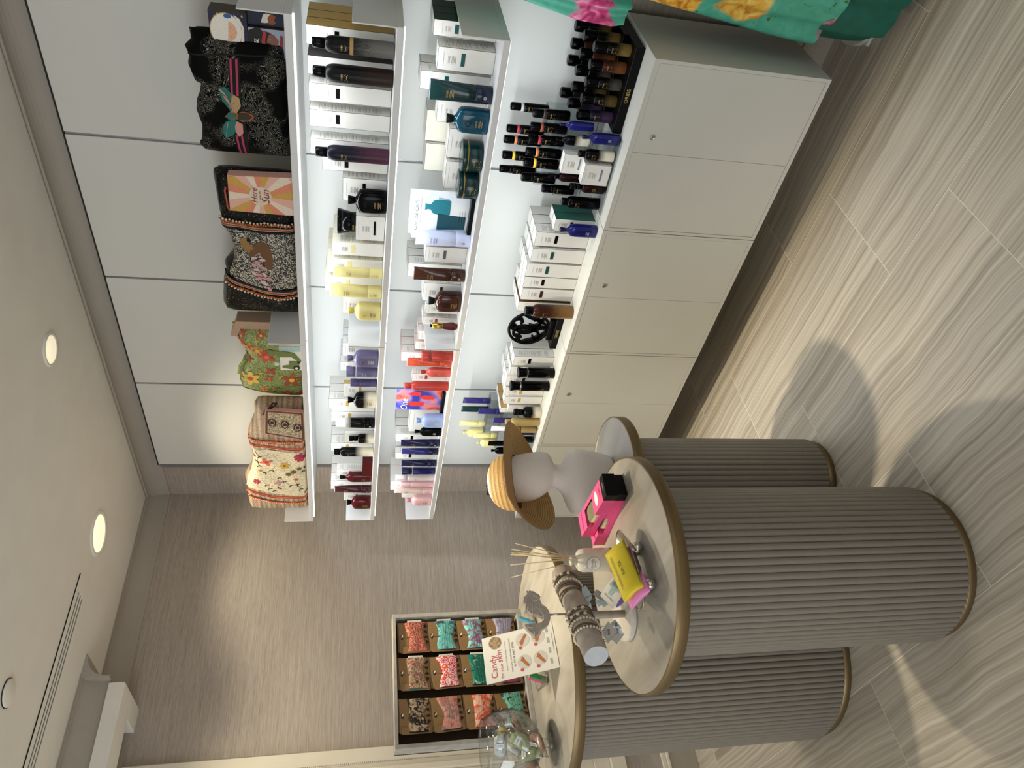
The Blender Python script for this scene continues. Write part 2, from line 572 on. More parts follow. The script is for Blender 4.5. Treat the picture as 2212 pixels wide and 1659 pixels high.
# ------------------------------------------------------------------ shelves: folded sheet boards with upturned end plates and a light strip below
mat('led', 'F2F7FF', .5, emit=1.6, noise=.0)
XF = 2.074
SH = {}
for lv, (zb, nm, en) in enumerate(((1.782, 'top bag shelf', 17), (1.489, 'upper product shelf', 13), (1.195, 'lower product shelf', 17))):
    for s in range(2):
        y0 = .803+1.2*s
        t = thing('wall_shelf', 'white metal %s, %s length' % (nm, ('right-hand', 'left-hand')[s]), 'shelf', (XF, y0, zb), group='white wall shelves')
        obj('board', box_bm(0, PX0-XF-.002, 0.001, 1.199, 0, .020, .001), M('shelf_white'), t)
        obj('end_plate', box_bm(0, PX0-XF-.002, .001, .005, .020, .138, .0008), M('shelf_white'), t)
        obj('end_plate', box_bm(0, PX0-XF-.002, 1.195, 1.199, .020, .138, .0008), M('shelf_white'), t)
        obj('light_strip', box_bm(.020, .034, .01, 1.19, -.005, -.0005), M('led'), t)
        L = light('shelf_strip_light', 'AREA', (XF+.03, y0+.6, zb-.008), en*.175, COOL, (XF+.15, y0+.6, zb-.25), shape='RECTANGLE', size=1.17, size_y=.02)
        # long side of the lamp runs along the shelf
        d = Vector((.12, 0, -.24)).normalized()
        yax = Vector((0, 1, 0))
        zax = -d
        xax = yax
        yy = zax.cross(xax)
        L.rotation_euler = Matrix(((xax.x, yy.x, zax.x), (xax.y, yy.y, zax.y), (xax.z, yy.z, zax.z))).to_euler()
        L.parent = None

# ------------------------------------------------------------------ wall-hung base cabinets
ZT, ZBOT = .766, .190
pos = ['rightmost white base cabinet, under the black tester tray', 'second white base cabinet from the right, under the carton row', 'third white base cabinet from the right, under the black medallion', 'leftmost white base cabinet, behind the hat bust']
for k in range(4):
    y0 = .803+.6*k
    t = thing('base_cabinet', pos[k], 'cabinet', (XF, y0, ZBOT), group='white base cabinets')
    hh = ZT-ZBOT
    cb = box_bm(.020, PX0-XF-.002, .0015, .5985, 0, hh, .0006)
    obj('carcass', cb, M('lacquer_white'), t)
    fr = bmesh.new()
    for b in ((0, .020, .0015, .5985, hh-.016, hh), (0, .020, .0015, .5985, 0, .013), (0, .020, .0015, .0125, .013, hh-.016), (0, .020, .5875, .5985, .013, hh-.016)):
        box_bm(*b, bm=fr)
    fo = obj('face_frame', fr, M('lacquer_white'), t)
    obj('door_gap', box_bm(.012, .020, .0125, .5875, .013, hh-.016), M('shadow_gap'), t)
    for j in range(2):
        dd = obj('door', box_bm(.001, .018, .0132+.2872*j, .2997+.2872*j, .0138, hh-.0168, .0008), M('lacquer_white'), t)
        if j == 0 and k < 3:
            lk = lathe([(.001, 0), (.0085, 0), (.0085, .003), (.006, .0045), (.0055, .0035), (.001, .0035)], 20)
            obj('lock', lk, M('steel'), dd, (.001, .243, hh-.068), (0, -PI/2, 0))

# ------------------------------------------------------------------ reeded pedestal tables
def table(label, cx, cy, zt, rp, rt, nreed, band=.034):
    t = thing('pedestal_table', label, 'table', (cx, cy, 0), group='reeded pedestal tables')
    obj('base_ring', lathe([(rp-.012, 0), (rp-.010, .002), (rp-.010, .03)], 64), M('bronze'), t)
    obj('core', lathe([(rp-.010, .028), (rp-.010, zt-band)], 64), M('reed_taupe'), t)
    rr = PI*rp/nreed*1.02
    prof = [(rr*math.sin(a), -rr*.92*math.cos(a)) for a in [(-80+20*i)*PI/180 for i in range(9)]]
    zs = [.031, .034, zt-band-.001]
    vs, fs = [], []
    for i, z in enumerate(zs):
        sc = .8 if i == 0 else 1
        for a, b in prof:
            vs.append((-b*sc, a*sc, z))
    m = len(prof)
    for i in range(2):
        for k in range(m-1):
            fs.append((i*m+k, i*m+k+1, (i+1)*m+k+1, (i+1)*m+k))
    fs.append(tuple(range(m))[::-1])
    rm = new_mesh('reed', vs, fs, True)
    for k in range(nreed):
        a = 2*PI*(k+.37)/nreed
        obj('reed', rm, M('reed_taupe'), t, ((rp-.010)*math.cos(a), (rp-.010)*math.sin(a), 0), (0, 0, a))
    obj('edge_band', lathe([(rt-.010, zt-band), (rt-.002, zt-band), (rt, zt-band+.002), (rt, zt-.001), (rt-.001, zt), (rt-.004, zt)], 96, top=False), M('bronze'), t)
    obj('stone_top', lathe([(rt-.004, zt-.012), (rt-.004, zt-.0006), (rt-.006, zt), (.001, zt)], 96, top=False), M('table_stone'), t)
    return t
TA, TB, TC = (.908, 1.668, .885), (1.382, 1.914, .750), (.972, 2.385, .965)
table('nearest reeded pedestal table with bronze edge, holding the pink boxes', *TA, .218, .302, 74)
table('smallest reeded pedestal table, under the hat bust', *TB, .142, .212, 48)
table('largest and tallest reeded pedestal table, under the headband display', *TC, .300, .386, 100)
# ------------------------------------------------------------------ product colours
PC = dict(black=('070708', .3), gloss_black=('040405', .14), grey_fur=('6E6C66', .4), brown_feather=('2E2119', .35), tan=('B08D55', .4), navy_black=('11111E', .25), plum=('4A2A3A', .3),
 yellow=('DACD88', .35), yellow_deep=('D2BC52', .35), yellow_lit=('E0D58E', .35), purple=('645E80', .3), purple_dark=('48426A', .35), cream=('DCD5BF', .35), wine_gloss=('4C0E14', .12), wine_dark=('3A1519', .2), wine_black=('1E0B0A', .2),
 green_gloss=('0B2B2B', .14), navy_gloss=('141C33', .2), teal_gloss=('0B4356', .12), green_black=('14201E', .25), lavender=('C9D0EE', .3), brown_gloss=('371A10', .14), coral_red=('AC3A33', .25), orange_red=('BE4A30', .25), coral=('C45650', .28),
 sky=('93A9D8', .28), navy=('15163F', .18), navy_blue=('2A2F77', .18), royal=('181A5E', .15), pink_white=('EBDDDD', .35), pink=('EBBFC4', .35), pink_deep=('E09AA5', .35), pink_beige=('EBD3CB', .35), bronze=('7A5C36', .4), gold_matte=('A58C58', .38),
 indigo=('2B2560', .2), white_soft=('E6E6E4', .35), red=('A6303C', .2), copper=('C77F52', .3), silver=('B9B7AE', .25), umber=('3D2A20', .25), rust=('8A4630', .3), yellow_ring=('E8BE3C', .3),
 t_gold=('7A6436', .4), t_brown=('6B4426', .4), t_grey=('4A4842', .4), t_bronze=('5A4A28', .4), t_plum=('44304A', .4), gold=('B49446', .35), dark=('3A3532', .5), lilac=('8F88B5', .5), wine=('8E3A40', .5), green_dark=('17423B', .45), teal=('0F4B4A', .5), pink_pale=('E9DAD8', .5), slate=('6E7387', .5), brown=('3C2219', .5), brown_gold=('6B4A28', .5), green_iri=('1F5A4C', .35), grey=('55575A', .5))
def P(n):
    c, r = PC.get(n, ('808080', .5))
    return mat('product_'+n, c, r, noise=.03, nscale=90, spec=.12 if 'black' in n else .4)
def grad(a, b, p0=.30, p1=.62, streak=0):
    """body that really changes colour from foot (b) to shoulder (a)"""
    nm = 'blend_%s_%s_%d' % (a, b, streak)
    if nm in MATS:
        return MATS[nm]
    g = NT(nm)
    tc = g.n('TexCoord')
    sx = g.n('SeparateXYZ')
    g.t.links.new(tc.outputs['Generated'], sx.inputs[0])
    fac = sx.outputs['Z']
    if streak:
        mp = g.n('Mapping', {'Scale': (90, 90, 14)})
        g.t.links.new(tc.outputs['Generated'], mp.inputs['Vector'])
        n = g.n('TexNoise', {'Scale': 1.0, 'Detail': 3.0})
        g.put(n.inputs['Vector'], mp)
        ad = g.n('Math', {1: -.5}, operation='ADD')
        g.t.links.new(n.outputs['Fac'], ad.inputs[0])
        mu = g.n('Math', {1: .9}, operation='MULTIPLY')
        g.put(mu.inputs[0], ad)
        a2 = g.n('Math', operation='ADD')
        g.put(a2.inputs[0], mu)
        g.t.links.new(fac, a2.inputs[1])
        fac = a2.outputs[0]
    g.set(Base_Color=g.ramp(fac, [(p0, PC[b][0]), (p1, PC[a][0])]), Roughness=min(PC[a][1], PC[b][1])+.08, Specular_IOR_Level=.16)
    return g.m
def body_mat(col, bot=None):
    if col == 'black_cream':
        return grad('gloss_black', 'cream', .30, .55)
    if bot and bot != col:
        return grad(col, bot, .28, .60, 0 if bot in ('cream',) else 1)
    if col == 'black_cream':
        return grad('gloss_black', 'cream', .30, .55)
    if col == 'white_black':
        return grad('white_soft', 'gloss_black', .45, .72)
    return P(col)
for nm, c, rg, me in (('ink_gold', 'B79B5E', .35, .6), ('ink_dark', '4A4540', .6, 0), ('ink_silver', 'D5D2C8', .4, 0), ('ink_black', '121212', .6, 0), ('ink_red', 'B5475A', .6, 0), ('ink_grey', '8B8780', .7, 0), ('ink_white', 'E8E6E0', .6, 0)):
    mat(nm, c, rg, me, noise=.02)
mat('carton_white', 'D6D3CB', .55, noise=.015, nscale=400)
mat('carton_cream', 'DAD5C4', .55, noise=.015, nscale=400)
# clear acrylic: thin sheet that lets light straight through with a glossy skin
def clear(name, tint=(.96, .98, .99), gloss=.12, edge=.45):
    """thin clear wall: light goes straight through, edges seen at a glance darken, a faint glossy skin"""
    g = NT(name)
    lw = g.n('LayerWeight', {'Blend': .30})
    dk = g.mix(lw.outputs['Facing'], tint+(1,), tuple(v*edge for v in tint)+(1,))
    tr = g.n('BsdfTransparent')
    g.put(tr.inputs['Color'], dk)
    gl = g.n('BsdfGlossy', {'Color': (1, 1, 1, 1), 'Roughness': .03})
    mr = g.n('MapRange', {'To Min': gloss*.25, 'To Max': gloss*1.6})
    g.t.links.new(lw.outputs['Facing'], mr.inputs['Value'])
    mx = g.n('MixShader')
    g.put(mx.inputs[0], mr)
    g.put(mx.inputs[1], tr)
    g.put(mx.inputs[2], gl)
    out = [n for n in g.t.nodes if n.type == 'OUTPUT_MATERIAL'][0]
    g.t.links.new(mx.outputs[0], out.inputs['Surface'])
    return g.m
clear('acrylic')
clear('glass_bowl', (.975, .985, .985), .14, .55)

FR = ((0, -1, 0), (0, 0, 1))      # print directions on a face that looks to -X
def brand(parent, x, z, sz, ink, bend=0, lines=4, y=0):
    rows = [('ORIBE', sz, 0, 0)]
    for k in range(lines):
        rows.append((None, (sz*(2.4, 3.0, 1.7, 2.6, 2.0)[k % 5], sz*.16), 0, -sz*(.95+.42*k)))
    return lettering('lettering', rows, M('ink_'+ink), parent, (x, y, z), *FR, bend=bend)

def carton_mesh(w, d, h, e=.0013):
    bm = box_bm(-d/2, d/2, -w/2, w/2, 0, h)
    bm.normal_update()
    faces = list(bm.faces)
    side = [f for f in faces if f.normal.y < -.9]
    r = bmesh.ops.inset_individual(bm, faces=faces, thickness=e, depth=0)
    for f in bm.faces:
        f.material_index = 1
    for f in faces:
        f.material_index = 0
    for f in side:
        f.material_index = 2
    return from_bm('carton_body', bm)

def carton(it):
    sh, kind, X, Y, w, d, h, z0, n, label, o = it
    edge, side, sw = o.get('edge', 'dark'), o.get('side'), o.get('sw')
    if o.get('solid'):
        ms = [P(o['solid'])]*3
    else:
        em = MATS.get('edge_'+edge) or mat('edge_'+edge, PC.get(edge, ('2A2826', .5))[0], .5, noise=.02)
        ms = [M('carton_cream') if o.get('txt') == 'none' else M('carton_white'), em, P(side) if side else M('carton_cream' if edge in ('yellow',) else 'carton_white')]
    me = carton_mesh(w, d, h)
    grp = {'s2': 'cartons on the upper product shelf', 's3': 'cartons on the lower product shelf', 'c': 'cartons on the cabinet top'}[sh]
    for k in range(n):
        if X+(k+1)*(d+.0015) > PX0-.004:
            break
        t = thing('carton', (('', 'second-row ', 'third-row ')[k]+label), 'carton', (X+d/2+k*(d+.0015), Y, z0), group=grp)
        obj('carton_body', me, ms, t)
        if o.get('solid') or k or o.get('txt') == 'none':
            continue
        tall = h/w > 1.6
        sz = min(w*.13, .0085)
        zt = h*(.80 if tall else .74)
        brand(t, -d/2-.0004, zt, sz, 'grey', lines=4, y=w*.02)
        lettering('rule_line', [(None, (w*.62, .0006), 0, 0)], M('ink_grey'), t, (-d/2-.0004, 0, zt+sz*1.9), *FR)
        if sw != 'none' and (sw or not tall):
            swm = P(sw) if sw in PC else M('ink_black')
            hh = min(.012, h*.07)
            obj('swatch', box_bm(-d/2-.0006, -d/2+.001, -w*.30, w*.26, zt-sz*4.1-hh, zt-sz*4.1), swm, t)
        if not side or o.get('ty') == 'r':
            rows = []
            rr = random.Random(len(label))
            z = h*.88
            while z > h*.12 and d > .035:
                if rr.random() > .18:
                    ln = d*(.5+.25*rr.random())
                    rows.append((None, (ln, .0011), -d*.08+ln*.05, z))
                z -= .0042
            if rows and not (side and side != 'pink_pale'):
                lettering('fine_print', rows, M('ink_grey'), t, (0, -w/2-.0004, 0), (1, 0, 0), (0, 0, 1))

def sec(w, d, h, rows):
    return [(h*z, w/2*a, d/2*b, e) for z, a, b, e in rows]

def product(it):
    sh, kind, X, Y, w, d, h, z0, n, label, o = it
    if kind == 'box':
        return carton(it)
    where = {'s2': 'on the upper product shelf', 's3': 'on the lower product shelf', 'c': 'on the cabinet top'}[sh]
    col, bot = o.get('col', 'black'), o.get('bot')
    bm_ = body_mat(col, bot)
    ink = o.get('txt', 'none')
    capm = P(o.get('cap', {'black_cream': 'gloss_black', 'white_black': 'gloss_black'}.get(col, col)))
    loc = (X, Y, z0)
    r = w/2
    if kind == 'can':
        t = thing('spray_can', label, 'spray can', loc, group='spray cans '+where)
        capm = P(o.get('cap', 'gloss_black'))
        obj('body', loft(sec(w, w, h, [(0, .93, .93, 2), (.008, .99, .99, 2), (.02, 1, 1, 2), (.70, 1, 1, 2), (.76, .97, .97, 2), (.80, .88, .88, 2), (.83, .72, .72, 2), (.845, .60, .60, 2)])), bm_, t)
        obj('cap', loft(sec(w, w, h, [(.845, .60, .60, 2), (.85, .63, .63, 2), (.985, .62, .62, 2), (1, .56, .56, 2)])), capm, t)
        brand(t, -r-.0005, h*.64, w*.14, 'gold', bend=r+.0005, lines=4)
        if o.get('band'):
            obj('band', loft([(h*.50, r*1.012, r*1.012), (h*.545, r*1.012, r*1.012)], bottom=False, top=False), P(o['band']), t)
    elif kind == 'mini':
        t = thing('mini_spray', label, 'spray bottle', loc, group='small sprays on the clear riser')
        obj('body', loft(sec(w, w, h, [(0, .94, .94, 2), (.02, 1, 1, 2), (.60, 1, 1, 2), (.64, .93, .93, 2), (.65, .85, .85, 2)])), P('gloss_black'), t)
        ring = o['ring']
        obj('collar', loft(sec(w, w, h, [(.645, .84, .84, 2), (.655, .93, .93, 2), (.715, .93, .93, 2), (.73, .82, .82, 2)])), P({'none': 'gloss_black', 'yellow': 'yellow_ring'}.get(ring, ring)), t)
        obj('cap', loft(sec(w, w, h, [(.725, .84, .84, 2), (.735, .90, .90, 2), (.96, .88, .88, 2), (.99, .80, .80, 2), (1, .66, .66, 2)])), P('gloss_black'), t)
        brand(t, -r-.0005, h*.52, w*.2, 'gold', bend=r+.0005, lines=4)
    elif kind == 'flask':
        t = thing('flask_bottle', label, 'bottle', loc, group='flask bottles '+where)
        obj('body', loft(sec(w, d, h, [(0, .88, .86, 3.2), (.012, .95, .95, 3.2), (.04, .965, .98, 3.2), (.35, 1, 1, 3.2), (.60, .985, 1, 3.2), (.68, .93, .93, 3), (.725, .82, .80, 2.8), (.765, .55, .60, 2.4), (.80, .32, .42, 2), (.84, .25, .36, 2)]), 32), bm_, t)
        obj('cap', loft(sec(w, d, h, [(.835, .25, .38, 2.6), (.84, .27, .42, 2.6), (.985, .355, .52, 2.6), (1, .33, .48, 2.6)]), 24), capm, t)
        if ink != 'none':
            brand(t, -d/2-.0006, h*.30, w*.10, ink, lines=4)
            ring = [(math.cos(a)*w*.11, math.sin(a)*w*.11) for a in [2*PI*i/20 for i in range(20)]]
            obj('emblem', tube_path([(-d/2-.0002, -a, h*.50+b) for a, b in ring], w*.012, 5, closed=True), capm if col != 'black_cream' else P('gloss_black'), t)
    elif kind == 'tube':
        t = thing('squeeze_tube', label, 'tube', loc, group='squeeze tubes '+where)
        obj('body', loft(sec(w, d, h, [(.268, .76, .98, 2), (.275, .80, 1.02, 2), (.40, .82, .97, 2.05), (.60, .87, .80, 2.2), (.80, .93, .48, 2.5), (.93, .98, .16, 3), (.955, 1, .07, 4), (1, 1, .065, 4)]), 32), bm_, t)
        obj('cap', loft(sec(w, d, h, [(0, .78, 1.0, 2), (.006, .82, 1.06, 2), (.255, .82, 1.06, 2), (.266, .79, 1.02, 2)]), 32), capm, t)
        if ink != 'none':
            brand(t, -d*.40-.001, h*.72, w*.13, ink, lines=4)
            lettering('cap_emblem', [('o', w*.3, 0, 0)], M('ink_'+('silver' if ink == 'gold' else 'grey')), t, (-d*.535-.0004, 0, h*.13), *FR, bend=d*.53)
    elif kind in ('canister', 'slim'):
        t = thing('canister', label, 'canister', loc, group='canisters '+where)
        obj('body', loft(sec(w, w, h, [(0, .95, .95, 2), (.01, 1, 1, 2), (.66, 1, 1, 2), (.68, .97, .97, 2)])), bm_, t)
        obj('cap', loft(sec(w, w, h, [(.68, .98, .98, 2), (.69, 1.0, 1.0, 2), (.98, 1.0, 1.0, 2), (1, .93, .93, 2)] if kind == 'slim' else [(.70, .98, .98, 2), (.80, .97, .97, 2), (.985, 1.06, 1.06, 2), (1, 1.02, 1.02, 2)])), capm, t)
        if ink != 'none':
            brand(t, -r-.0005, h*.48, w*.15, ink, bend=r+.0005, lines=3)
    elif kind == 'jar':
        t = thing('cosmetic_jar', label, 'jar', loc, group='dark green jars '+where)
        obj('body', loft(sec(w, w, h, [(0, .92, .92, 2), (.04, .98, .98, 2), (.12, 1, 1, 2), (.66, 1, 1, 2), (.70, .97, .97, 2)]), 40), bm_, t)
        obj('gold_ring', loft(sec(w, w, h, [(.70, .975, .975, 2), (.745, .975, .975, 2)]), 40), P('gold'), t)
        obj('lid', loft(sec(w, w, h, [(.745, .99, .99, 2), (.76, 1, 1, 2), (.95, 1, 1, 2), (.985, .97, .97, 2), (1, .90, .90, 2)]), 40), bm_, t)
        brand(t, -r-.0005, h*.42, w*.085, 'gold', bend=r+.0005, lines=4)
        lettering('lid_print', [('ORIBE', w*.13, 0, 0)], M('ink_silver'), t, (0, 0, h+.0004), (0, -1, 0), (1, 0, 0))
    elif kind == 'taper':
        t = thing('tapered_jar', label, 'jar', loc)
        obj('body', loft(sec(w, w, h, [(0, .74, .74, 2), (.03, .78, .78, 2), (.30, .78, .78, 2), (.72, .93, .93, 2)]), 36), bm_, t)
        obj('lid', loft(sec(w, w, h, [(.73, .935, .935, 2), (.97, 1, 1, 2), (1, .96, .96, 2)]), 36), bm_, t)
        brand(t, -r*.80, h*.14, w*.08, 'gold', lines=1)
    elif kind == 'dropper':
        t = thing('pump_bottle', label, 'bottle', loc, group='pump bottles '+where)
        obj('body', loft(sec(w, w, h, [(0, .92, .92, 3), (.02, 1, 1, 3), (.55, 1, 1, 3), (.62, .88, .88, 2.6), (.66, .55, .55, 2)])), bm_, t)
        obj('neck', loft(sec(w, w, h, [(.655, .56, .56, 2), (.70, .52, .52, 2), (.70, .60, .60, 2), (.80, .60, .60, 2), (.80, .50, .50, 2), (.83, .50, .50, 2)])), P('gloss_black'), t)
        obj('cap', loft(sec(w, w, h, [(.825, .64, .64, 2), (.985, .62, .62, 2), (1, .55, .55, 2)])), P('gloss_black'), t)
        if ink != 'none':
            brand(t, -r-.0006, h*.36, w*.14, ink, lines=3)
    elif kind == 'serum':
        t = thing('serum_bottle', label, 'bottle', loc)
        obj('body', loft(sec(w, w, h, [(0, .55, .55, 2), (.10, .95, .95, 2), (.22, 1, 1, 2), (.52, .72, .72, 2), (.56, .5, .5, 2)]), 6, smooth=False), bm_, t)
        obj('cap', loft(sec(w, w, h, [(.55, .70, .70, 2), (.56, .74, .74, 2), (.92, .74, .74, 2), (.93, .6, .6, 2)])), mat('gold_bright', 'C9A64E', .22, 1.0), t)
        obj('bulb', loft(sec(w, w, h, [(.925, .35, .35, 2), (.96, .30, .30, 2), (.99, .42, .42, 2), (1, .36, .36, 2)])), P('black'), t)
    elif kind == 'flare':
        t = thing('spray_bottle', label, 'spray bottle', loc, group='black flared sprays '+where)
        obj('body', loft(sec(w, w, h, [(0, .95, .95, 2), (.01, 1, 1, 2), (.70, 1, 1, 2), (.74, .93, .93, 2)])), bm_, t)
        obj('silver_ring', loft(sec(w, w, h, [(.74, .94, .94, 2), (.752, .94, .94, 2)])), M('steel'), t)
        obj('cap', loft(sec(w, w, h, [(.752, .92, .92, 2), (.83, .86, .86, 2), (.93, .95, .95, 2), (.99, 1.06, 1.06, 2), (1, .98, .98, 2)])), capm, t)
        brand(t, -r-.0005, h*.22, w*.13, 'gold', bend=r+.0005, lines=3)
    elif kind == 'sign':
        poster(X, Y, w, h, z0, label, o['art'])

def flat_shape(name, pts, m, parent, x, dy=0, dz=0, sc=1):
    """printed shape on a face that looks to -X; pts in (right, up)"""
    return obj(name, prism([(a*sc, b*sc) for a, b in pts], lambda a, b, t: (x+.0004*t, dy-a, dz+b), 1), m, parent)

def poster(X, Y, w, h, z0, label, art):
    X -= .05
    w *= 1.55
    t = thing('poster_stand', label, 'sign', (X, Y, z0))
    obj('foot', box_bm(-.030, .030, -w*.54, w*.54, 0, .014, .001), P('black'), t)
    if art == 'curls':
        g = NT('poster_curls')
        c = g.coord('Generated')
        n = g.n('TexNoise', {'Scale': 2.0})
        g.put(n.inputs['Vector'], c)
        g.set(Base_Color=g.ramp(n, [(.3, 'C9DCEA'), (.5, 'E6EDF2'), (.7, 'F4F6F7')]), Roughness=.15)
        obj('card', box_bm(-.002, .002, -w/2, w/2, .010, h, .0005), g.m, t)
        teal, dk = mat('print_teal', '1C7C8C', .4), mat('print_teal_dark', '0E4C58', .4)
        fx = -.0024
        fl = [(-.5, 0), (.5, 0), (.54, .1), (.54, .9), (.45, 1.1), (.2, 1.25), (.18, 1.4), (.25, 1.6), (-.25, 1.6), (-.18, 1.4), (-.2, 1.25), (-.45, 1.1), (-.54, .9), (-.54, .1)]
        flat_shape('printed_bottle', fl, teal, t, fx, -w*.14, h*.36, h*.25)
        flat_shape('printed_tube', [(-.4, 0), (.4, 0), (.42, .3), (.5, 1.5), (-.5, 1.5), (-.42, .3)], dk, t, fx, w*.20, h*.10, h*.30)
        flat_shape('printed_shadow', [(-.5, 0), (.9, .15), (1.0, 1.0), (.5, 1.0)], mat('print_blue_shade', '9DB7C4', .5), t, fx+.0003, -.02, h*.36, h*.2)
        lettering('headline', [('Cue the Curls', h*.10, 0, 0, True)], M('ink_dark'), t, (fx, w*.08, h*.89), *FR)
        lettering('sub_line', [(None, (w*.6, .0012), 0, 0), (None, (w*.26, .0013), -.02, -h*.62), (None, (w*.22, .0013), -.02, -h*.66), (None, (w*.26, .0013), -.02, -h*.70)], M('ink_grey'), t, (fx, -w*.06, h*.82), *FR)
    else:
        g = NT('poster_coral')
        c = g.coord('Object', (9, 9, 9))
        n = g.n('TexNoise', {'Scale': 1.3, 'Detail': 1.0})
        g.put(n.inputs['Vector'], c)
        g.set(Base_Color=g.ramp(n, [(.36, '3A3F9A'), (.46, '8A7CC4'), (.52, 'E0857C'), (.62, 'D9453A'), (.74, 'F0A79C')]), Roughness=.15)
        obj('card', box_bm(-.002, .002, -w/2, w/2, .010, h, .0005), g.m, t)
        rd = mat('print_red', 'D8372E', .4)
        for k, (a, b, s) in enumerate(((-.2, .42, .30), (.12, .22, .26), (.28, .50, .22))):
            flat_shape('printed_bottle', [(-.22, 0), (.22, 0), (.25, .8), (.1, 1), (.1, 1.15), (-.1, 1.15), (-.1, 1), (-.25, .8)], rd, t, -.0024, -w*a, h*b, h*s)
        lettering('script', [('One', h*.2, 0, 0, True)], M('ink_white'), t, (-.0024, w*.25, h*.82), *FR)

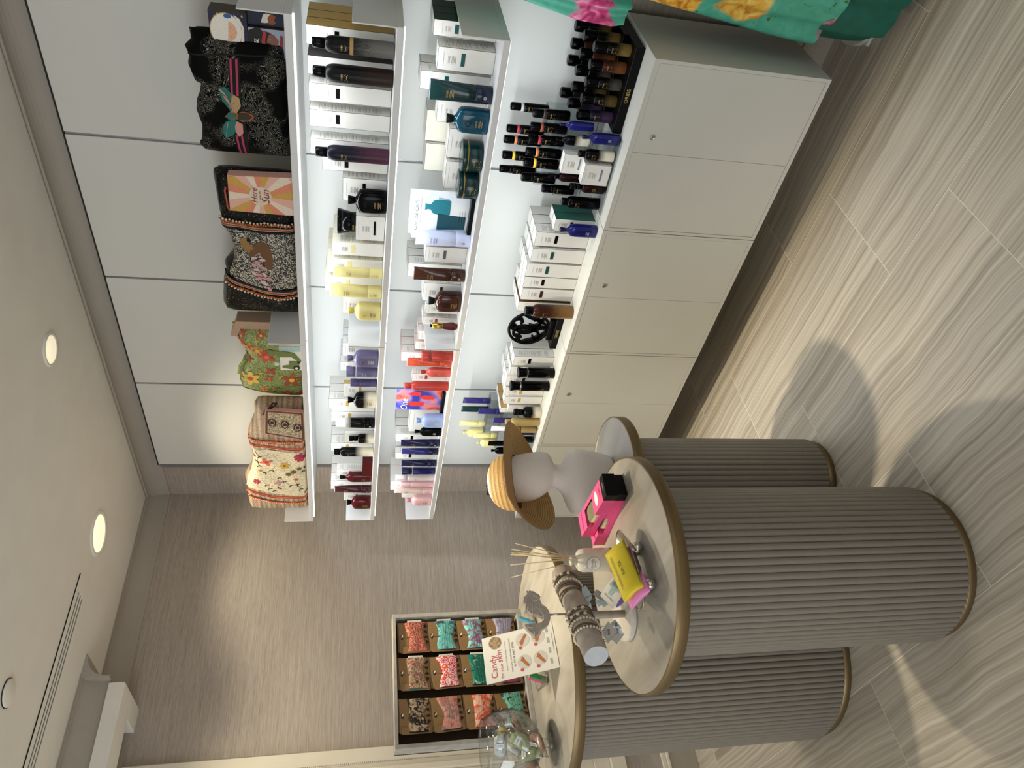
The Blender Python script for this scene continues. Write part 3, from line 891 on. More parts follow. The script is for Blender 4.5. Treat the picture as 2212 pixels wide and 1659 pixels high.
ITEMS = [
('s2','box',2.170,0.889,0.0536,0.0536,0.2424,1.510,3,'gold-sided white carton at the right end of the upper product shelf',{'edge': 'black', 'side': 'gold', 'sw': 'black', 'ty': 'r'}),
('s2','box',2.170,0.974,0.0525,0.0525,0.2409,1.510,2,'white carton with dark sides between the first two tall black spray cans',{'edge': 'black', 'side': 'dark', 'ty': 'r'}),
('s2','box',2.165,1.052,0.0542,0.0542,0.2397,1.510,1,'white carton with black swatch just left of the two tall black spray cans',{'edge': 'black', 'sw': 'black', 'ty': 'r'}),
('s2','box',2.160,1.131,0.0529,0.0529,0.2390,1.510,1,'second plain white carton with black swatch left of the two tall black spray cans',{'edge': 'black', 'sw': 'black'}),
('s2','box',2.160,1.224,0.0507,0.0507,0.2391,1.510,1,'tall white carton behind the purple-brown spray can',{'edge': 'black'}),
('s2','box',2.150,1.272,0.0515,0.0515,0.2040,1.510,1,'shorter white carton half hidden left of the purple-brown spray can',{'edge': 'black', 'sw': 'black'}),
('s2','box',2.160,1.370,0.0842,0.0842,0.1410,1.510,1,'low white carton behind the glossy black flask bottle',{'edge': 'black', 'sw': 'black'}),
('s2','can',2.123,0.889,0.0459,0.0459,0.2254,1.510,1,'tall black spray can with grey feathered lower half and tan band',{'col': 'black', 'bot': 'grey_fur', 'band': 'tan'}),
('s2','can',2.125,0.971,0.0509,0.0509,0.2245,1.510,1,'tall black spray can with dark brown feather pattern',{'col': 'black', 'bot': 'brown_feather'}),
('s2','can',2.124,1.221,0.0487,0.0487,0.2228,1.510,1,'tall spray can fading from dark navy to plum',{'col': 'navy_black', 'bot': 'plum'}),
('s2','flask',2.125,1.386,0.0814,0.0505,0.1234,1.510,1,'glossy black flask bottle beside the black tapered jar',{'col': 'gloss_black', 'cap': 'gloss_black', 'txt': 'gold'}),
('s2','box',2.140,1.505,0.0988,0.0900,0.0975,1.510,1,'square white carton with black swatch under the black tapered jar',{'edge': 'black', 'sw': 'black'}),
('s2','taper',2.189,1.515,0.0879,0.0879,0.0617,1.607,1,'black tapered jar standing on a square white carton',{'col': 'gloss_black'}),
('s2','box',2.150,1.602,0.0542,0.0542,0.1752,1.510,3,'yellow-edged white carton next to the black tapered jar',{'edge': 'yellow', 'sw': 'yellow'}),
('s2','box',2.170,1.692,0.0605,0.0605,0.1939,1.510,3,'yellow-edged white carton behind the right yellow tube',{'edge': 'yellow', 'sw': 'yellow'}),
('s2','box',2.170,1.775,0.0637,0.0637,0.2027,1.510,2,'yellow-edged white carton between the two yellow tubes',{'edge': 'yellow', 'sw': 'yellow'}),
('s2','box',2.170,1.877,0.0767,0.0767,0.1382,1.510,1,'low yellow-edged white carton behind the yellow flask bottle',{'edge': 'yellow', 'sw': 'yellow'}),
('s2','tube',2.122,1.681,0.0460,0.0345,0.1716,1.510,1,'right one of the two pale yellow tubes on the upper product shelf',{'col': 'yellow', 'txt': 'dark'}),
('s2','tube',2.122,1.766,0.0591,0.0443,0.1846,1.510,1,'left one of the two pale yellow tubes on the upper product shelf',{'col': 'yellow', 'txt': 'dark'}),
('s2','flask',2.123,1.862,0.0752,0.0466,0.1180,1.510,1,'pale yellow flask bottle next to the white shelf divider',{'col': 'yellow', 'cap': 'yellow_deep', 'txt': 'dark'}),
('s2','box',2.170,2.111,0.0716,0.0450,0.1394,1.510,3,'lilac-edged white carton against the white shelf divider',{'edge': 'lilac'}),
('s2','box',2.180,2.217,0.0495,0.0450,0.1483,1.510,3,'taller lilac-edged white carton behind the purple flask bottle',{'edge': 'lilac'}),
('s2','flask',2.123,2.112,0.0749,0.0464,0.1193,1.510,1,'muted purple flask bottle left of the white shelf divider',{'col': 'purple', 'cap': 'purple', 'txt': 'silver'}),
('s2','canister',2.131,2.197,0.0429,0.0429,0.1237,1.510,1,'muted purple canister beside the purple flask bottle',{'col': 'purple', 'txt': 'silver'}),
('s2','slim',2.137,2.267,0.0343,0.0343,0.1067,1.510,1,'slim purple cylinder left of the purple canister',{'col': 'purple_dark'}),
('s2','box',2.180,2.448,0.0598,0.0450,0.1955,1.510,3,'tall gold-swatch carton behind the black and cream flask bottle',{'edge': 'dark', 'sw': 'gold'}),
('s2','box',2.145,2.324,0.0816,0.0200,0.1334,1.510,1,'lower carton with gold side panel behind the slim purple cylinder',{'edge': 'dark', 'side': 'gold', 'sw': 'gold'}),
('s2','flask',2.123,2.359,0.0755,0.0468,0.1158,1.510,1,'flask bottle fading from black to cream',{'col': 'black_cream', 'cap': 'gloss_black', 'txt': 'gold'}),
('s2','box',2.160,2.510,0.0657,0.0300,0.1863,1.510,1,'gold-swatch carton with cream side behind the white and black tube',{'edge': 'dark', 'sw': 'gold'}),
('s2','tube',2.127,2.511,0.0588,0.0441,0.1661,1.510,1,'tube fading from white to black with a black cap',{'col': 'white_black', 'cap': 'gloss_black', 'txt': 'gold'}),
('s2','box',2.180,2.746,0.0559,0.0500,0.1898,1.510,3,'tall white carton behind the black and cream spray bottle',{'edge': 'dark', 'sw': 'gold'}),
('s2','box',2.140,2.636,0.0607,0.0200,0.1302,1.510,1,'low white carton behind the small dark serum bottle',{'edge': 'dark'}),
('s2','dropper',2.125,2.617,0.0391,0.0391,0.1082,1.510,1,'small dark serum bottle with ridged neck and pale base',{'col': 'black_cream', 'txt': 'gold'}),
('s2','can',2.123,2.710,0.0454,0.0454,0.1737,1.510,1,'spray bottle with gold stripes fading from black to cream',{'col': 'gloss_black', 'bot': 'cream', 'cap': 'gloss_black'}),
('s2','box',2.170,3.031,0.0697,0.0500,0.1921,1.510,3,'tall red-edged white carton behind the dark red tube',{'edge': 'wine'}),
('s2','box',2.150,2.908,0.0488,0.0400,0.1648,1.510,1,'red-edged white carton behind the narrow dark red flask bottle',{'edge': 'wine', 'sw': 'wine'}),
('s2','box',2.170,3.133,0.0630,0.0400,0.1314,1.510,1,'low white carton behind the leftmost dark red flask bottle',{'edge': 'wine', 'sw': 'wine'}),
('s2','box',2.120,2.844,0.1304,0.0350,0.0455,1.510,1,'glossy dark red low carton in front of the red-edged cartons',{'solid': 'wine_gloss'}),
('s2','flask',2.132,2.917,0.0537,0.0333,0.1475,1.510,1,'narrow dark red flask bottle beside the glossy dark red carton',{'col': 'wine_gloss', 'cap': 'black', 'txt': 'gold'}),
('s2','tube',2.118,2.992,0.0483,0.0362,0.1739,1.510,1,'dark red tube between two dark red flask bottles',{'col': 'wine_dark', 'txt': 'gold'}),
('s2','flask',2.120,3.108,0.0810,0.0502,0.1144,1.510,1,'leftmost dark red flask bottle on the upper product shelf',{'col': 'wine_gloss', 'cap': 'black', 'txt': 'gold'}),
('s3','box',2.200,0.840,0.0457,0.0500,0.1849,1.215,3,'dark green sided white carton at the right end of the lower product shelf',{'edge': 'black', 'side': 'green_dark', 'sw': 'teal', 'ty': 'r'}),
('s3','box',2.165,0.912,0.0675,0.0675,0.1685,1.215,1,'wide white carton with green swatch near the right end of the lower product shelf',{'edge': 'black', 'sw': 'teal', 'ty': 'r'}),
('s3','box',2.190,0.992,0.0565,0.0565,0.2114,1.215,2,'tall white carton behind the dark green tube',{'edge': 'black', 'sw': 'teal'}),
('s3','tube',2.134,0.993,0.0648,0.0486,0.1879,1.215,1,'dark green tube on the lower product shelf',{'col': 'green_gloss', 'cap': 'navy_gloss', 'txt': 'gold'}),
('s3','box',2.200,1.090,0.0712,0.0712,0.1515,1.215,1,'white carton behind the teal flask bottle',{'edge': 'black', 'sw': 'none'}),
('s3','flask',2.129,1.075,0.0786,0.0487,0.1285,1.215,1,'deep teal flask bottle on the lower product shelf',{'col': 'teal_gloss', 'cap': 'green_black', 'txt': 'gold'}),
('s3','box',2.190,1.190,0.1023,0.0800,0.1070,1.215,1,'low square white carton behind the right dark green jar',{'edge': 'black', 'sw': 'none'}),
('s3','box',2.180,1.300,0.1027,0.0800,0.1058,1.215,1,'low square white carton behind the left dark green jar',{'edge': 'black', 'sw': 'none'}),
('s3','box',2.300,1.194,0.1089,0.0850,0.1727,1.215,1,'plain cream carton of the rear row behind the teal flask bottle',{'edge': 'black', 'txt': 'none'}),
('s3','box',2.290,1.302,0.1013,0.0850,0.1670,1.215,1,'plain cream carton of the rear row behind the dark green jars',{'edge': 'black', 'txt': 'none'}),
('s3','jar',2.151,1.207,0.1015,0.1015,0.0665,1.215,1,'dark green jar with thin gold line, nearest the teal flask bottle',{'col': 'green_gloss', 'txt': 'gold'}),
('s3','jar',2.148,1.309,0.0955,0.0955,0.0672,1.215,1,'dark green jar with thin gold line, beside the curls poster',{'col': 'green_gloss', 'txt': 'gold'}),
('s3','sign',2.206,1.434,0.1120,0.1120,0.2154,1.215,1,'poster of two teal bottles on a black foot',{'art': 'curls'}),
('s3','box',2.190,1.536,0.0617,0.0617,0.2025,1.215,2,'white carton behind the pale lavender tube',{'edge': 'black'}),
('s3','tube',2.134,1.521,0.0641,0.0481,0.1875,1.215,1,'pale lavender tube beside the curls poster',{'col': 'lavender', 'txt': 'dark'}),
('s3','box',2.150,1.605,0.0689,0.0689,0.1478,1.215,1,'white carton with grey swatch left of the pale lavender tube',{'edge': 'dark', 'sw': 'grey'}),
('s3','box',2.210,1.725,0.0630,0.0450,0.1993,1.215,3,'tall white carton behind the brown tube',{'edge': 'dark'}),
('s3','tube',2.127,1.675,0.0584,0.0438,0.1861,1.215,1,'brown tube on the lower product shelf',{'col': 'brown_gloss', 'txt': 'gold'}),
('s3','box',2.170,1.795,0.0872,0.0500,0.1396,1.215,2,'white carton behind the brown flask bottle',{'edge': 'dark', 'sw': 'brown'}),
('s3','flask',2.126,1.800,0.0847,0.0525,0.1204,1.215,1,'brown flask bottle on the lower product shelf',{'col': 'brown_gloss', 'cap': 'green_black', 'txt': 'gold'}),
('s3','box',2.150,1.860,0.0479,0.0300,0.1256,1.215,1,'narrow white carton left of the brown flask bottle',{'edge': 'dark', 'sw': 'brown'}),
('s3','box',2.150,1.923,0.0390,0.0400,0.1312,1.215,2,'narrow red-edged carton behind the gold-capped serum',{'edge': 'wine', 'sw': 'wine'}),
('s3','serum',2.117,1.917,0.0344,0.0344,0.1044,1.215,1,'faceted red serum bottle with gold dropper cap',{'col': 'wine_gloss'}),
('s3','box',2.200,2.046,0.0487,0.0400,0.1372,1.215,2,'coral-edged carton tucked against the lower white shelf divider',{'edge': 'coral'}),
('s3','box',2.200,2.104,0.0465,0.0450,0.1456,1.215,2,'coral-edged carton in the middle of the coral-edged rows',{'edge': 'coral'}),
('s3','box',2.200,2.170,0.0530,0.0450,0.1978,1.215,3,'tall coral-edged carton behind the orange-red tube',{'edge': 'coral'}),
('s3','canister',2.116,2.080,0.0429,0.0429,0.1247,1.215,1,'coral red canister next to the lower white shelf divider',{'col': 'coral_red', 'txt': 'gold'}),
('s3','tube',2.127,2.127,0.0445,0.0334,0.1796,1.215,1,'orange-red tube beside the coral red canister',{'col': 'orange_red', 'txt': 'gold'}),
('s3','flask',2.114,2.170,0.0449,0.0278,0.1212,1.215,1,'coral flask bottle behind the red pump bottle',{'col': 'coral', 'cap': 'coral_red', 'txt': 'gold'}),
('s3','box',2.180,2.272,0.0448,0.0400,0.1464,1.215,1,'low carton behind the coral flask bottle',{'edge': 'coral', 'sw': 'coral_red'}),
('s3','sign',2.213,2.394,0.0857,0.0857,0.2071,1.215,1,'red and violet picture card on a black foot',{'art': 'coral'}),
('s3','can',2.115,2.255,0.0410,0.0410,0.1822,1.215,1,'slender red bottle in front of the red and violet picture card',{'col': 'coral_red', 'bot': 'coral_red', 'cap': 'coral_red'}),
('s3','box',2.180,2.556,0.1535,0.0500,0.1391,1.215,1,'wide white carton with pale pink side behind the light blue flask bottle',{'edge': 'black', 'side': 'pink_pale'}),
('s3','flask',2.117,2.480,0.0710,0.0440,0.1178,1.215,1,'light blue flask bottle on the lower product shelf',{'col': 'sky', 'cap': 'sky', 'txt': 'silver'}),
('s3','flask',2.115,2.553,0.0479,0.0297,0.1181,1.215,1,'black flask bottle beside the light blue flask bottle',{'col': 'gloss_black', 'cap': 'gloss_black', 'txt': 'silver'}),
('s3','box',2.190,2.692,0.0556,0.0500,0.1921,1.215,3,'tall white carton behind the rightmost navy tube',{'edge': 'black', 'sw': 'black'}),
('s3','tube',2.112,2.630,0.0445,0.0333,0.1758,1.215,1,'rightmost navy tube on the lower product shelf',{'col': 'navy', 'txt': 'gold'}),
('s3','tube',2.115,2.696,0.0405,0.0304,0.1679,1.215,1,'middle navy tube with a bluish sheen on the lower product shelf',{'col': 'navy_blue', 'cap': 'navy', 'txt': 'gold'}),
('s3','box',2.170,2.802,0.0447,0.0400,0.1878,1.215,2,'white carton between the middle and left navy tubes',{'edge': 'black', 'sw': 'black'}),
('s3','tube',2.111,2.780,0.0427,0.0320,0.1642,1.215,1,'leftmost navy tube on the lower product shelf',{'col': 'navy', 'txt': 'gold'}),
('s3','canister',2.118,2.850,0.0356,0.0356,0.1569,1.215,1,'bright navy canister with a gold label',{'col': 'royal', 'cap': 'navy', 'txt': 'gold'}),
('s3','canister',2.124,2.912,0.0288,0.0288,0.1829,1.215,1,'pale canister with pink shoulder band left of the navy canister',{'col': 'pink_white', 'cap': 'pink_white', 'txt': 'dark'}),
('s3','box',2.190,3.069,0.0701,0.0500,0.1967,1.215,3,'pink-edged white carton at the left end of the lower product shelf',{'edge': 'pink'}),
('s3','slim',2.115,2.951,0.0290,0.0290,0.1570,1.215,1,'slim pink tube at the left end of the lower product shelf',{'col': 'pink'}),
('s3','tube',2.112,2.998,0.0456,0.0342,0.1834,1.215,1,'pale pink tube beside the pink flask bottle',{'col': 'pink_beige', 'cap': 'pink', 'txt': 'dark'}),
('s3','box',2.170,3.130,0.0299,0.0400,0.1388,1.215,1,'small pink-edged carton behind the pink flask bottle',{'edge': 'pink'}),
('s3','flask',2.111,3.082,0.0690,0.0428,0.1197,1.215,1,'pale pink flask bottle at the left end of the lower product shelf',{'col': 'pink', 'cap': 'pink_deep', 'txt': 'gold'}),
('c','mini',2.325,1.110,0.0299,0.0299,0.1274,0.985,1,'small black spray with silver collar in the rear tier of the clear riser',{'ring': 'silver', 'col': 'gloss_black', 'riser': 1}),
('c','mini',2.325,1.189,0.0309,0.0309,0.1277,0.985,1,'small black spray with red collar in the rear tier of the clear riser',{'ring': 'red', 'col': 'gloss_black', 'riser': 1}),
('c','mini',2.326,1.230,0.0321,0.0321,0.1307,0.985,1,'small black spray with copper collar in the rear tier of the clear riser',{'ring': 'copper', 'col': 'gloss_black', 'riser': 1}),
('c','mini',2.326,1.289,0.0329,0.0329,0.1272,0.985,1,'small black spray with yellow collar in the rear tier of the clear riser',{'ring': 'yellow', 'col': 'gloss_black', 'riser': 1}),
('c','mini',2.325,1.343,0.0305,0.0305,0.1288,0.985,1,'small black spray with no coloured collar in the rear tier of the clear riser',{'ring': 'none', 'col': 'gloss_black', 'riser': 1}),
('c','mini',2.262,1.095,0.0332,0.0332,0.1235,0.925,1,'small black spray with dark brown collar in the second tier of the clear riser',{'ring': 'umber', 'col': 'gloss_black', 'riser': 1}),
('c','mini',2.261,1.142,0.0328,0.0328,0.1240,0.925,1,'small black spray with rust brown collar in the second tier of the clear riser',{'ring': 'rust', 'col': 'gloss_black', 'riser': 1}),
('c','mini',2.262,1.188,0.0331,0.0331,0.1230,0.925,1,'small black spray with red collar in the second tier of the clear riser',{'ring': 'red', 'col': 'gloss_black', 'riser': 1}),
('c','mini',2.262,1.234,0.0337,0.0337,0.1223,0.925,1,'small black spray with copper collar in the second tier of the clear riser',{'ring': 'copper', 'col': 'gloss_black', 'riser': 1}),
('c','mini',2.263,1.275,0.0354,0.0354,0.1217,0.925,1,'small black spray with yellow collar in the second tier of the clear riser',{'ring': 'yellow', 'col': 'gloss_black', 'riser': 1}),
('c','mini',2.262,1.332,0.0347,0.0347,0.1203,0.925,1,'small black spray with no coloured collar in the second tier of the clear riser',{'ring': 'none', 'col': 'gloss_black', 'riser': 1}),
('c','mini',2.236,1.355,0.0323,0.0323,0.1167,0.855,1,'black spray standing alone at the left end of the clear riser',{'ring': 'none', 'col': 'gloss_black', 'riser': 1}),
('c','flask',2.200,1.095,0.0287,0.0201,0.1134,0.855,1,'navy bottle on the second tier from the front of the clear riser',{'col': 'royal', 'cap': 'navy', 'riser': 1}),
('c','flask',2.201,1.148,0.0313,0.0219,0.1133,0.855,1,'small black and white bottle behind the navy bottles on the clear riser',{'col': 'black_cream', 'cap': 'gloss_black', 'riser': 1}),
('c','box',2.185,1.225,0.0719,0.0350,0.0765,0.855,1,'small white carton with grey swatch on the middle tier of the clear riser',{'edge': 'slate', 'sw': 'slate', 'riser': 1}),
('c','dropper',2.204,1.286,0.0276,0.0276,0.1125,0.855,1,'dark brown bottle on the middle tier of the clear riser',{'col': 'wine_black', 'txt': 'none', 'riser': 1}),
('c','flask',2.163,1.112,0.0362,0.0253,0.1224,0.772,1,'navy bottle on the front tier of the clear riser',{'col': 'royal', 'cap': 'navy', 'txt': 'silver', 'riser': 1}),
('c','can',2.168,1.174,0.0369,0.0369,0.1196,0.772,1,'bottle fading from black to clear frosted glass on the front tier of the clear riser',{'col': 'black_cream', 'bot': 'cream', 'riser': 1}),
('c','box',2.150,1.239,0.0769,0.0370,0.0923,0.772,1,'small white carton with grey swatch on the front tier of the clear riser',{'edge': 'slate', 'sw': 'slate', 'riser': 1}),
('c','dropper',2.167,1.296,0.0345,0.0345,0.1221,0.772,1,'dark brown bottle on the front tier of the clear riser',{'col': 'wine_black', 'txt': 'gold', 'riser': 1}),
('c','can',2.191,1.373,0.0415,0.0415,0.1371,0.766,1,'all-black spray bottle beside the green-sided carton on the cabinet top',{'col': 'gloss_black', 'bot': 'gloss_black'}),
('c','box',2.170,1.458,0.0500,0.0450,0.1465,0.766,2,'green-sided white carton behind the navy bottle on the cabinet top',{'edge': 'navy', 'side': 'green_iri', 'sw': 'black', 'ty': 'r'}),
('c','flask',2.138,1.454,0.0449,0.0359,0.1337,0.766,1,'navy bottle with straight cap beside the white carton row on the cabinet top',{'col': 'royal', 'cap': 'navy', 'txt': 'silver'}),
('c','box',2.185,1.534,0.0612,0.0550,0.2009,0.766,3,'widest white carton of the cabinet top row, with black swatch',{'edge': 'black', 'sw': 'black'}),
('c','box',2.180,1.603,0.0605,0.0550,0.2027,0.766,3,'white carton with green swatch, right one of two on the cabinet top',{'edge': 'green_dark', 'sw': 'green_dark'}),
('c','box',2.180,1.672,0.0628,0.0550,0.2106,0.766,3,'white carton with green swatch, left one of two on the cabinet top',{'edge': 'green_dark', 'sw': 'green_dark'}),
('c','box',2.180,1.731,0.0518,0.0500,0.2090,0.766,2,'narrow white carton with dark brown swatch on the cabinet top',{'edge': 'dark', 'sw': 'wine_black'}),
('c','box',2.180,1.790,0.0572,0.0500,0.2064,0.766,3,'white carton with brown swatch on the cabinet top',{'edge': 'dark', 'sw': 'brown'}),
('c','box',2.180,1.854,0.0492,0.0500,0.2092,0.766,3,'brown-sided white carton behind the bronze spray can',{'edge': 'dark', 'side': 'brown_gold'}),
('c','can',2.137,1.837,0.0536,0.0536,0.1905,0.766,1,'brown spray can with bronze feathered lower half',{'col': 'brown_gloss', 'bot': 'bronze'}),
('c','box',2.180,2.158,0.0537,0.0500,0.1752,0.766,2,'white carton beside the black openwork medallion',{'edge': 'black', 'sw': 'black'}),
('c','box',2.200,2.241,0.0564,0.0500,0.1730,0.766,3,'white carton behind the right black flared spray bottle',{'edge': 'black'}),
('c','box',2.190,2.292,0.0641,0.0500,0.1838,0.766,3,'white carton between the two black flared spray bottles',{'edge': 'black', 'sw': 'black'}),
('c','box',2.190,2.360,0.0555,0.0500,0.1781,0.766,2,'white carton with gold swatch behind the left black flared spray bottle',{'edge': 'black', 'sw': 'gold'}),
('c','box',2.180,2.407,0.0486,0.0450,0.1746,0.766,1,'white carton with gold swatch left of the black flared spray bottles',{'edge': 'black', 'sw': 'gold'}),
('c','box',2.190,2.473,0.0473,0.0450,0.1440,0.766,1,'low carton behind the frosted bottle with a black neck',{'edge': 'black'}),
('c','box',2.210,2.508,0.0352,0.0500,0.1735,0.766,3,'carton with wood-toned side behind the gold bottle',{'edge': 'black', 'side': 'tan'}),
('c','flare',2.138,2.184,0.0458,0.0458,0.1580,0.766,1,'right one of two black flared spray bottles on the cabinet top',{'col': 'gloss_black', 'txt': 'gold'}),
('c','flare',2.152,2.282,0.0443,0.0443,0.1724,0.766,1,'left one of two black flared spray bottles on the cabinet top',{'col': 'gloss_black', 'txt': 'gold'}),
('c','dropper',2.153,2.457,0.0456,0.0456,0.1267,0.766,1,'frosted bottle with a black pump neck on the cabinet top',{'col': 'black_cream', 'txt': 'gold'}),
('c','can',2.139,2.507,0.0381,0.0381,0.1597,0.766,1,'gold bottle with a round cap on the cabinet top',{'col': 'gold_matte', 'bot': 'gold_matte', 'cap': 'gold_matte'}),
('c','canister',2.141,2.564,0.0326,0.0326,0.1123,0.766,1,'gold canister beside the gold bottle on the cabinet top',{'col': 'gold_matte', 'cap': 'gold_matte'}),
('c','tube',2.312,2.559,0.0404,0.0242,0.1276,0.970,1,'indigo tube on the rear tier of the left clear riser',{'col': 'indigo', 'riser': 2}),
('c','tube',2.312,2.621,0.0406,0.0243,0.1279,0.970,1,'dark green tube on the rear tier of the left clear riser',{'col': 'green_gloss', 'riser': 2}),
('c','tube',2.311,2.724,0.0368,0.0221,0.1254,0.970,1,'pale yellow tube on the rear tier of the left clear riser',{'col': 'yellow_lit', 'riser': 2}),
('c','flask',2.317,2.799,0.0551,0.0330,0.1006,0.970,1,'pale yellow bottle on the rear tier of the left clear riser',{'col': 'yellow_lit', 'cap': 'yellow_lit', 'riser': 2}),
('c','tube',2.252,2.567,0.0388,0.0233,0.1151,0.915,1,'indigo tube on the second tier of the left clear riser',{'col': 'indigo', 'riser': 2}),
('c','tube',2.252,2.745,0.0386,0.0232,0.1138,0.915,1,'pale yellow tube on the second tier of the left clear riser',{'col': 'yellow_lit', 'riser': 2}),
('c','flask',2.254,2.802,0.0477,0.0286,0.0910,0.915,1,'pale yellow bottle on the second tier of the left clear riser',{'col': 'yellow_lit', 'cap': 'yellow_lit', 'riser': 2}),
('c','tube',2.191,2.560,0.0366,0.0219,0.1178,0.850,1,'indigo tube half hidden by the straw hat brim',{'col': 'indigo', 'riser': 2}),
('c','tube',2.191,2.618,0.0361,0.0217,0.1177,0.850,1,'white tube half hidden by the straw hat brim',{'col': 'white_soft', 'riser': 2}),
('c','tube',2.191,2.730,0.0367,0.0220,0.1162,0.850,1,'black tube above the straw hat brim',{'col': 'gloss_black', 'riser': 2}),
('c','flask',2.191,2.786,0.0379,0.0227,0.0939,0.850,1,'small black bottle above the straw hat crown',{'col': 'gloss_black', 'cap': 'gloss_black', 'riser': 2}),
('c','slim',2.156,2.614,0.0117,0.0117,0.1003,0.772,1,'navy bottle under the straw hat brim on the cabinet top',{'col': 'navy', 'riser': 2}),
('c','slim',2.146,2.644,0.0319,0.0319,0.0878,0.772,1,'black bottle under the straw hat brim on the cabinet top',{'col': 'gloss_black', 'riser': 2}),
('c','tube',2.214,3.172,0.0465,0.0279,0.1394,0.766,1,'dark red tube just left of the straw hat crown',{'col': 'wine_dark'}),
('c','tube',2.213,3.099,0.0426,0.0256,0.1537,0.766,1,'dark red tube mostly hidden behind the straw hat crown',{'col': 'wine_dark'}),
]
for it in ITEMS:
    product(it)

# ------------------------------------------------------------------ clear stepped risers
def riser(label, y0, y1, steps, z0=.766):
    """steps: (x_front, x_back, z_top); one folded sheet, extruded along Y"""
    t = thing('display_riser', label, 'riser', (0, 0, 0))
    th = .003
    for k, (xa, xb, z) in enumerate(steps):
        obj('tread', box_bm(xa, xb, y0, y1, z-th, z-.0004, .0006), M('acrylic'), t)
        obj('front_panel', box_bm(xa, xa+th, y0, y1, (steps[k-1][2] if k else z0), z-th, .0005), M('acrylic'), t)
    obj('back_panel', box_bm(steps[-1][1]-th, steps[-1][1], y0, y1, z0, steps[-1][2]-th, .0005), M('acrylic'), t)
riser('clear stepped riser holding the rows of small black sprays', 1.098, 1.385, [(2.135, 2.1890, .772), (2.1890, 2.244, .855), (2.244, 2.306, .925), (2.306, 2.36, .985)])
riser('clear stepped riser holding the yellow and indigo tubes', 2.538, 2.83, [(2.125, 2.175, .772), (2.175, 2.235, .850), (2.235, 2.295, .915), (2.295, 2.35, .970)])

# ------------------------------------------------------------------ black tester tray with small sprays
t = thing('tester_tray', 'black slanted tester tray lettered in gold at the right end of the cabinet top', 'tray', (2.172, .818, .766))
obj('tray_base', box_bm(0, .236, 0, .278, 0, .030, .0015), P('black'), t)
obj('tray_step', box_bm(.095, .236, 0, .278, .030, .046, .001), P('black'), t)
obj('tray_step', box_bm(.165, .236, 0, .278, .046, .060, .001), P('black'), t)
lettering('lettering', [('ORIBE', .017, 0, 0)], M('ink_gold'), t, (-.0006, .150, .015), *FR)
tb = [('t_gold', 'black and gold'), ('t_brown', 'brown'), ('t_grey', 'black and grey'), ('t_bronze', 'black and bronze'), ('t_plum', 'navy and plum')]
rowx = (.050, .128, .198)
rowz = (.030, .046, .060)
nth = ['rightmost', 'second', 'third', 'fourth', 'leftmost']
for g_ in range(5):
    for rr in range(3):
        if g_ == 3 and rr == 2:
            continue
        bot, cn = tb[g_]
        if g_ == 1:
            body, bb2 = 'brown_gloss', 't_brown'
        elif g_ == 4:
            body, bb2 = 'navy_black', 't_plum'
        else:
            body, bb2 = 'gloss_black', bot
        tt = thing('tester_spray', '%s tester spray, %s, %s column of the black tray' % (cn, ('front row', 'middle row', 'back row')[rr], nth[g_]), 'spray bottle', (2.172+rowx[rr], .818+.030+.0545*g_, .766+rowz[rr]), group='tester sprays in the black tray')
        ww, hh = .037, .116
        obj('body', loft(sec(ww, ww, hh, [(0, .95, .95, 2), (.02, 1, 1, 2), (.62, 1, 1, 2), (.66, .92, .92, 2)])), body_mat(body, bb2), tt)
        obj('cap', loft(sec(ww, ww, hh, [(.66, .90, .90, 2), (.68, .96, .96, 2), (.96, .94, .94, 2), (.99, .86, .86, 2), (1, .74, .74, 2)])), P('gloss_black'), tt)
        if rr == 0:
            brand(tt, -ww/2-.0005, hh*.52, ww*.17, 'gold', bend=ww/2+.0005, lines=4)

# ------------------------------------------------------------------ black openwork medallion on a stand
md = thing('medallion_stand', 'black round openwork scroll medallion on a black stand lettered in gold', 'display', (2.225, 2.01, .766))
obj('plinth', box_bm(-.030, .030, -.085, .085, 0, .028, .0015), P('black'), md)
obj('stem', box_bm(-.010, .010, -.055, .055, .028, .048, .001), P('black'), md)
lettering('lettering', [('ORIBE', .017, 0, 0)], M('ink_gold'), md, (-.0306, 0, .014), *FR)
RM = .083
cz_ = .047+RM
ringp = [(0, RM*math.cos(2*PI*k/48), cz_+RM*math.sin(2*PI*k/48)) for k in range(48)]
def strap(pts, wd, th=.012):
    """flat bar bent along 2-D points (right, up) in the medallion plane"""
    n = len(pts)
    vs, fs = [], []
    for i in range(n):
        a, b = pts[max(i-1, 0)], pts[min(i+1, n-1)]
        dx, dz = b[0]-a[0], b[1]-a[1]
        L = math.hypot(dx, dz) or 1
        nx, nz = -dz/L, dx/L
        k = wd*(.55+.45*math.sin(PI*min(1, max(0, i/(n-1)))))
        for s, q in ((-1, -1), (1, -1), (1, 1), (-1, 1)):
            vs.append((q*th/2, -(pts[i][0]+s*nx*k/2), cz_+pts[i][1]+s*nz*k/2))
    for i in range(n-1):
        for k in range(4):
            fs.append((i*4+k, i*4+(k+1) % 4, (i+1)*4+(k+1) % 4, (i+1)*4+k))
    fs += [(3, 2, 1, 0), (4*n-4, 4*n-3, 4*n-2, 4*n-1)]
    bm = bmesh.new()
    bv = [bm.verts.new(v) for v in vs]
    for f in fs:
        bm.faces.new([bv[i] for i in f])
    bmesh.ops.recalc_face_normals(bm, faces=list(bm.faces))
    return from_bm('scroll', bm)
obj('outer_ring', tube_path(ringp, .0065, 8, closed=True), P('gloss_black'), md)
def spiral(cx0, cy0, r0, r1, a0, a1, n=22):
    return [(cx0+(r0+(r1-r0)*i/n)*math.cos(a0+(a1-a0)*i/n), cy0+(r0+(r1-r0)*i/n)*math.sin(a0+(a1-a0)*i/n)) for i in range(n+1)]
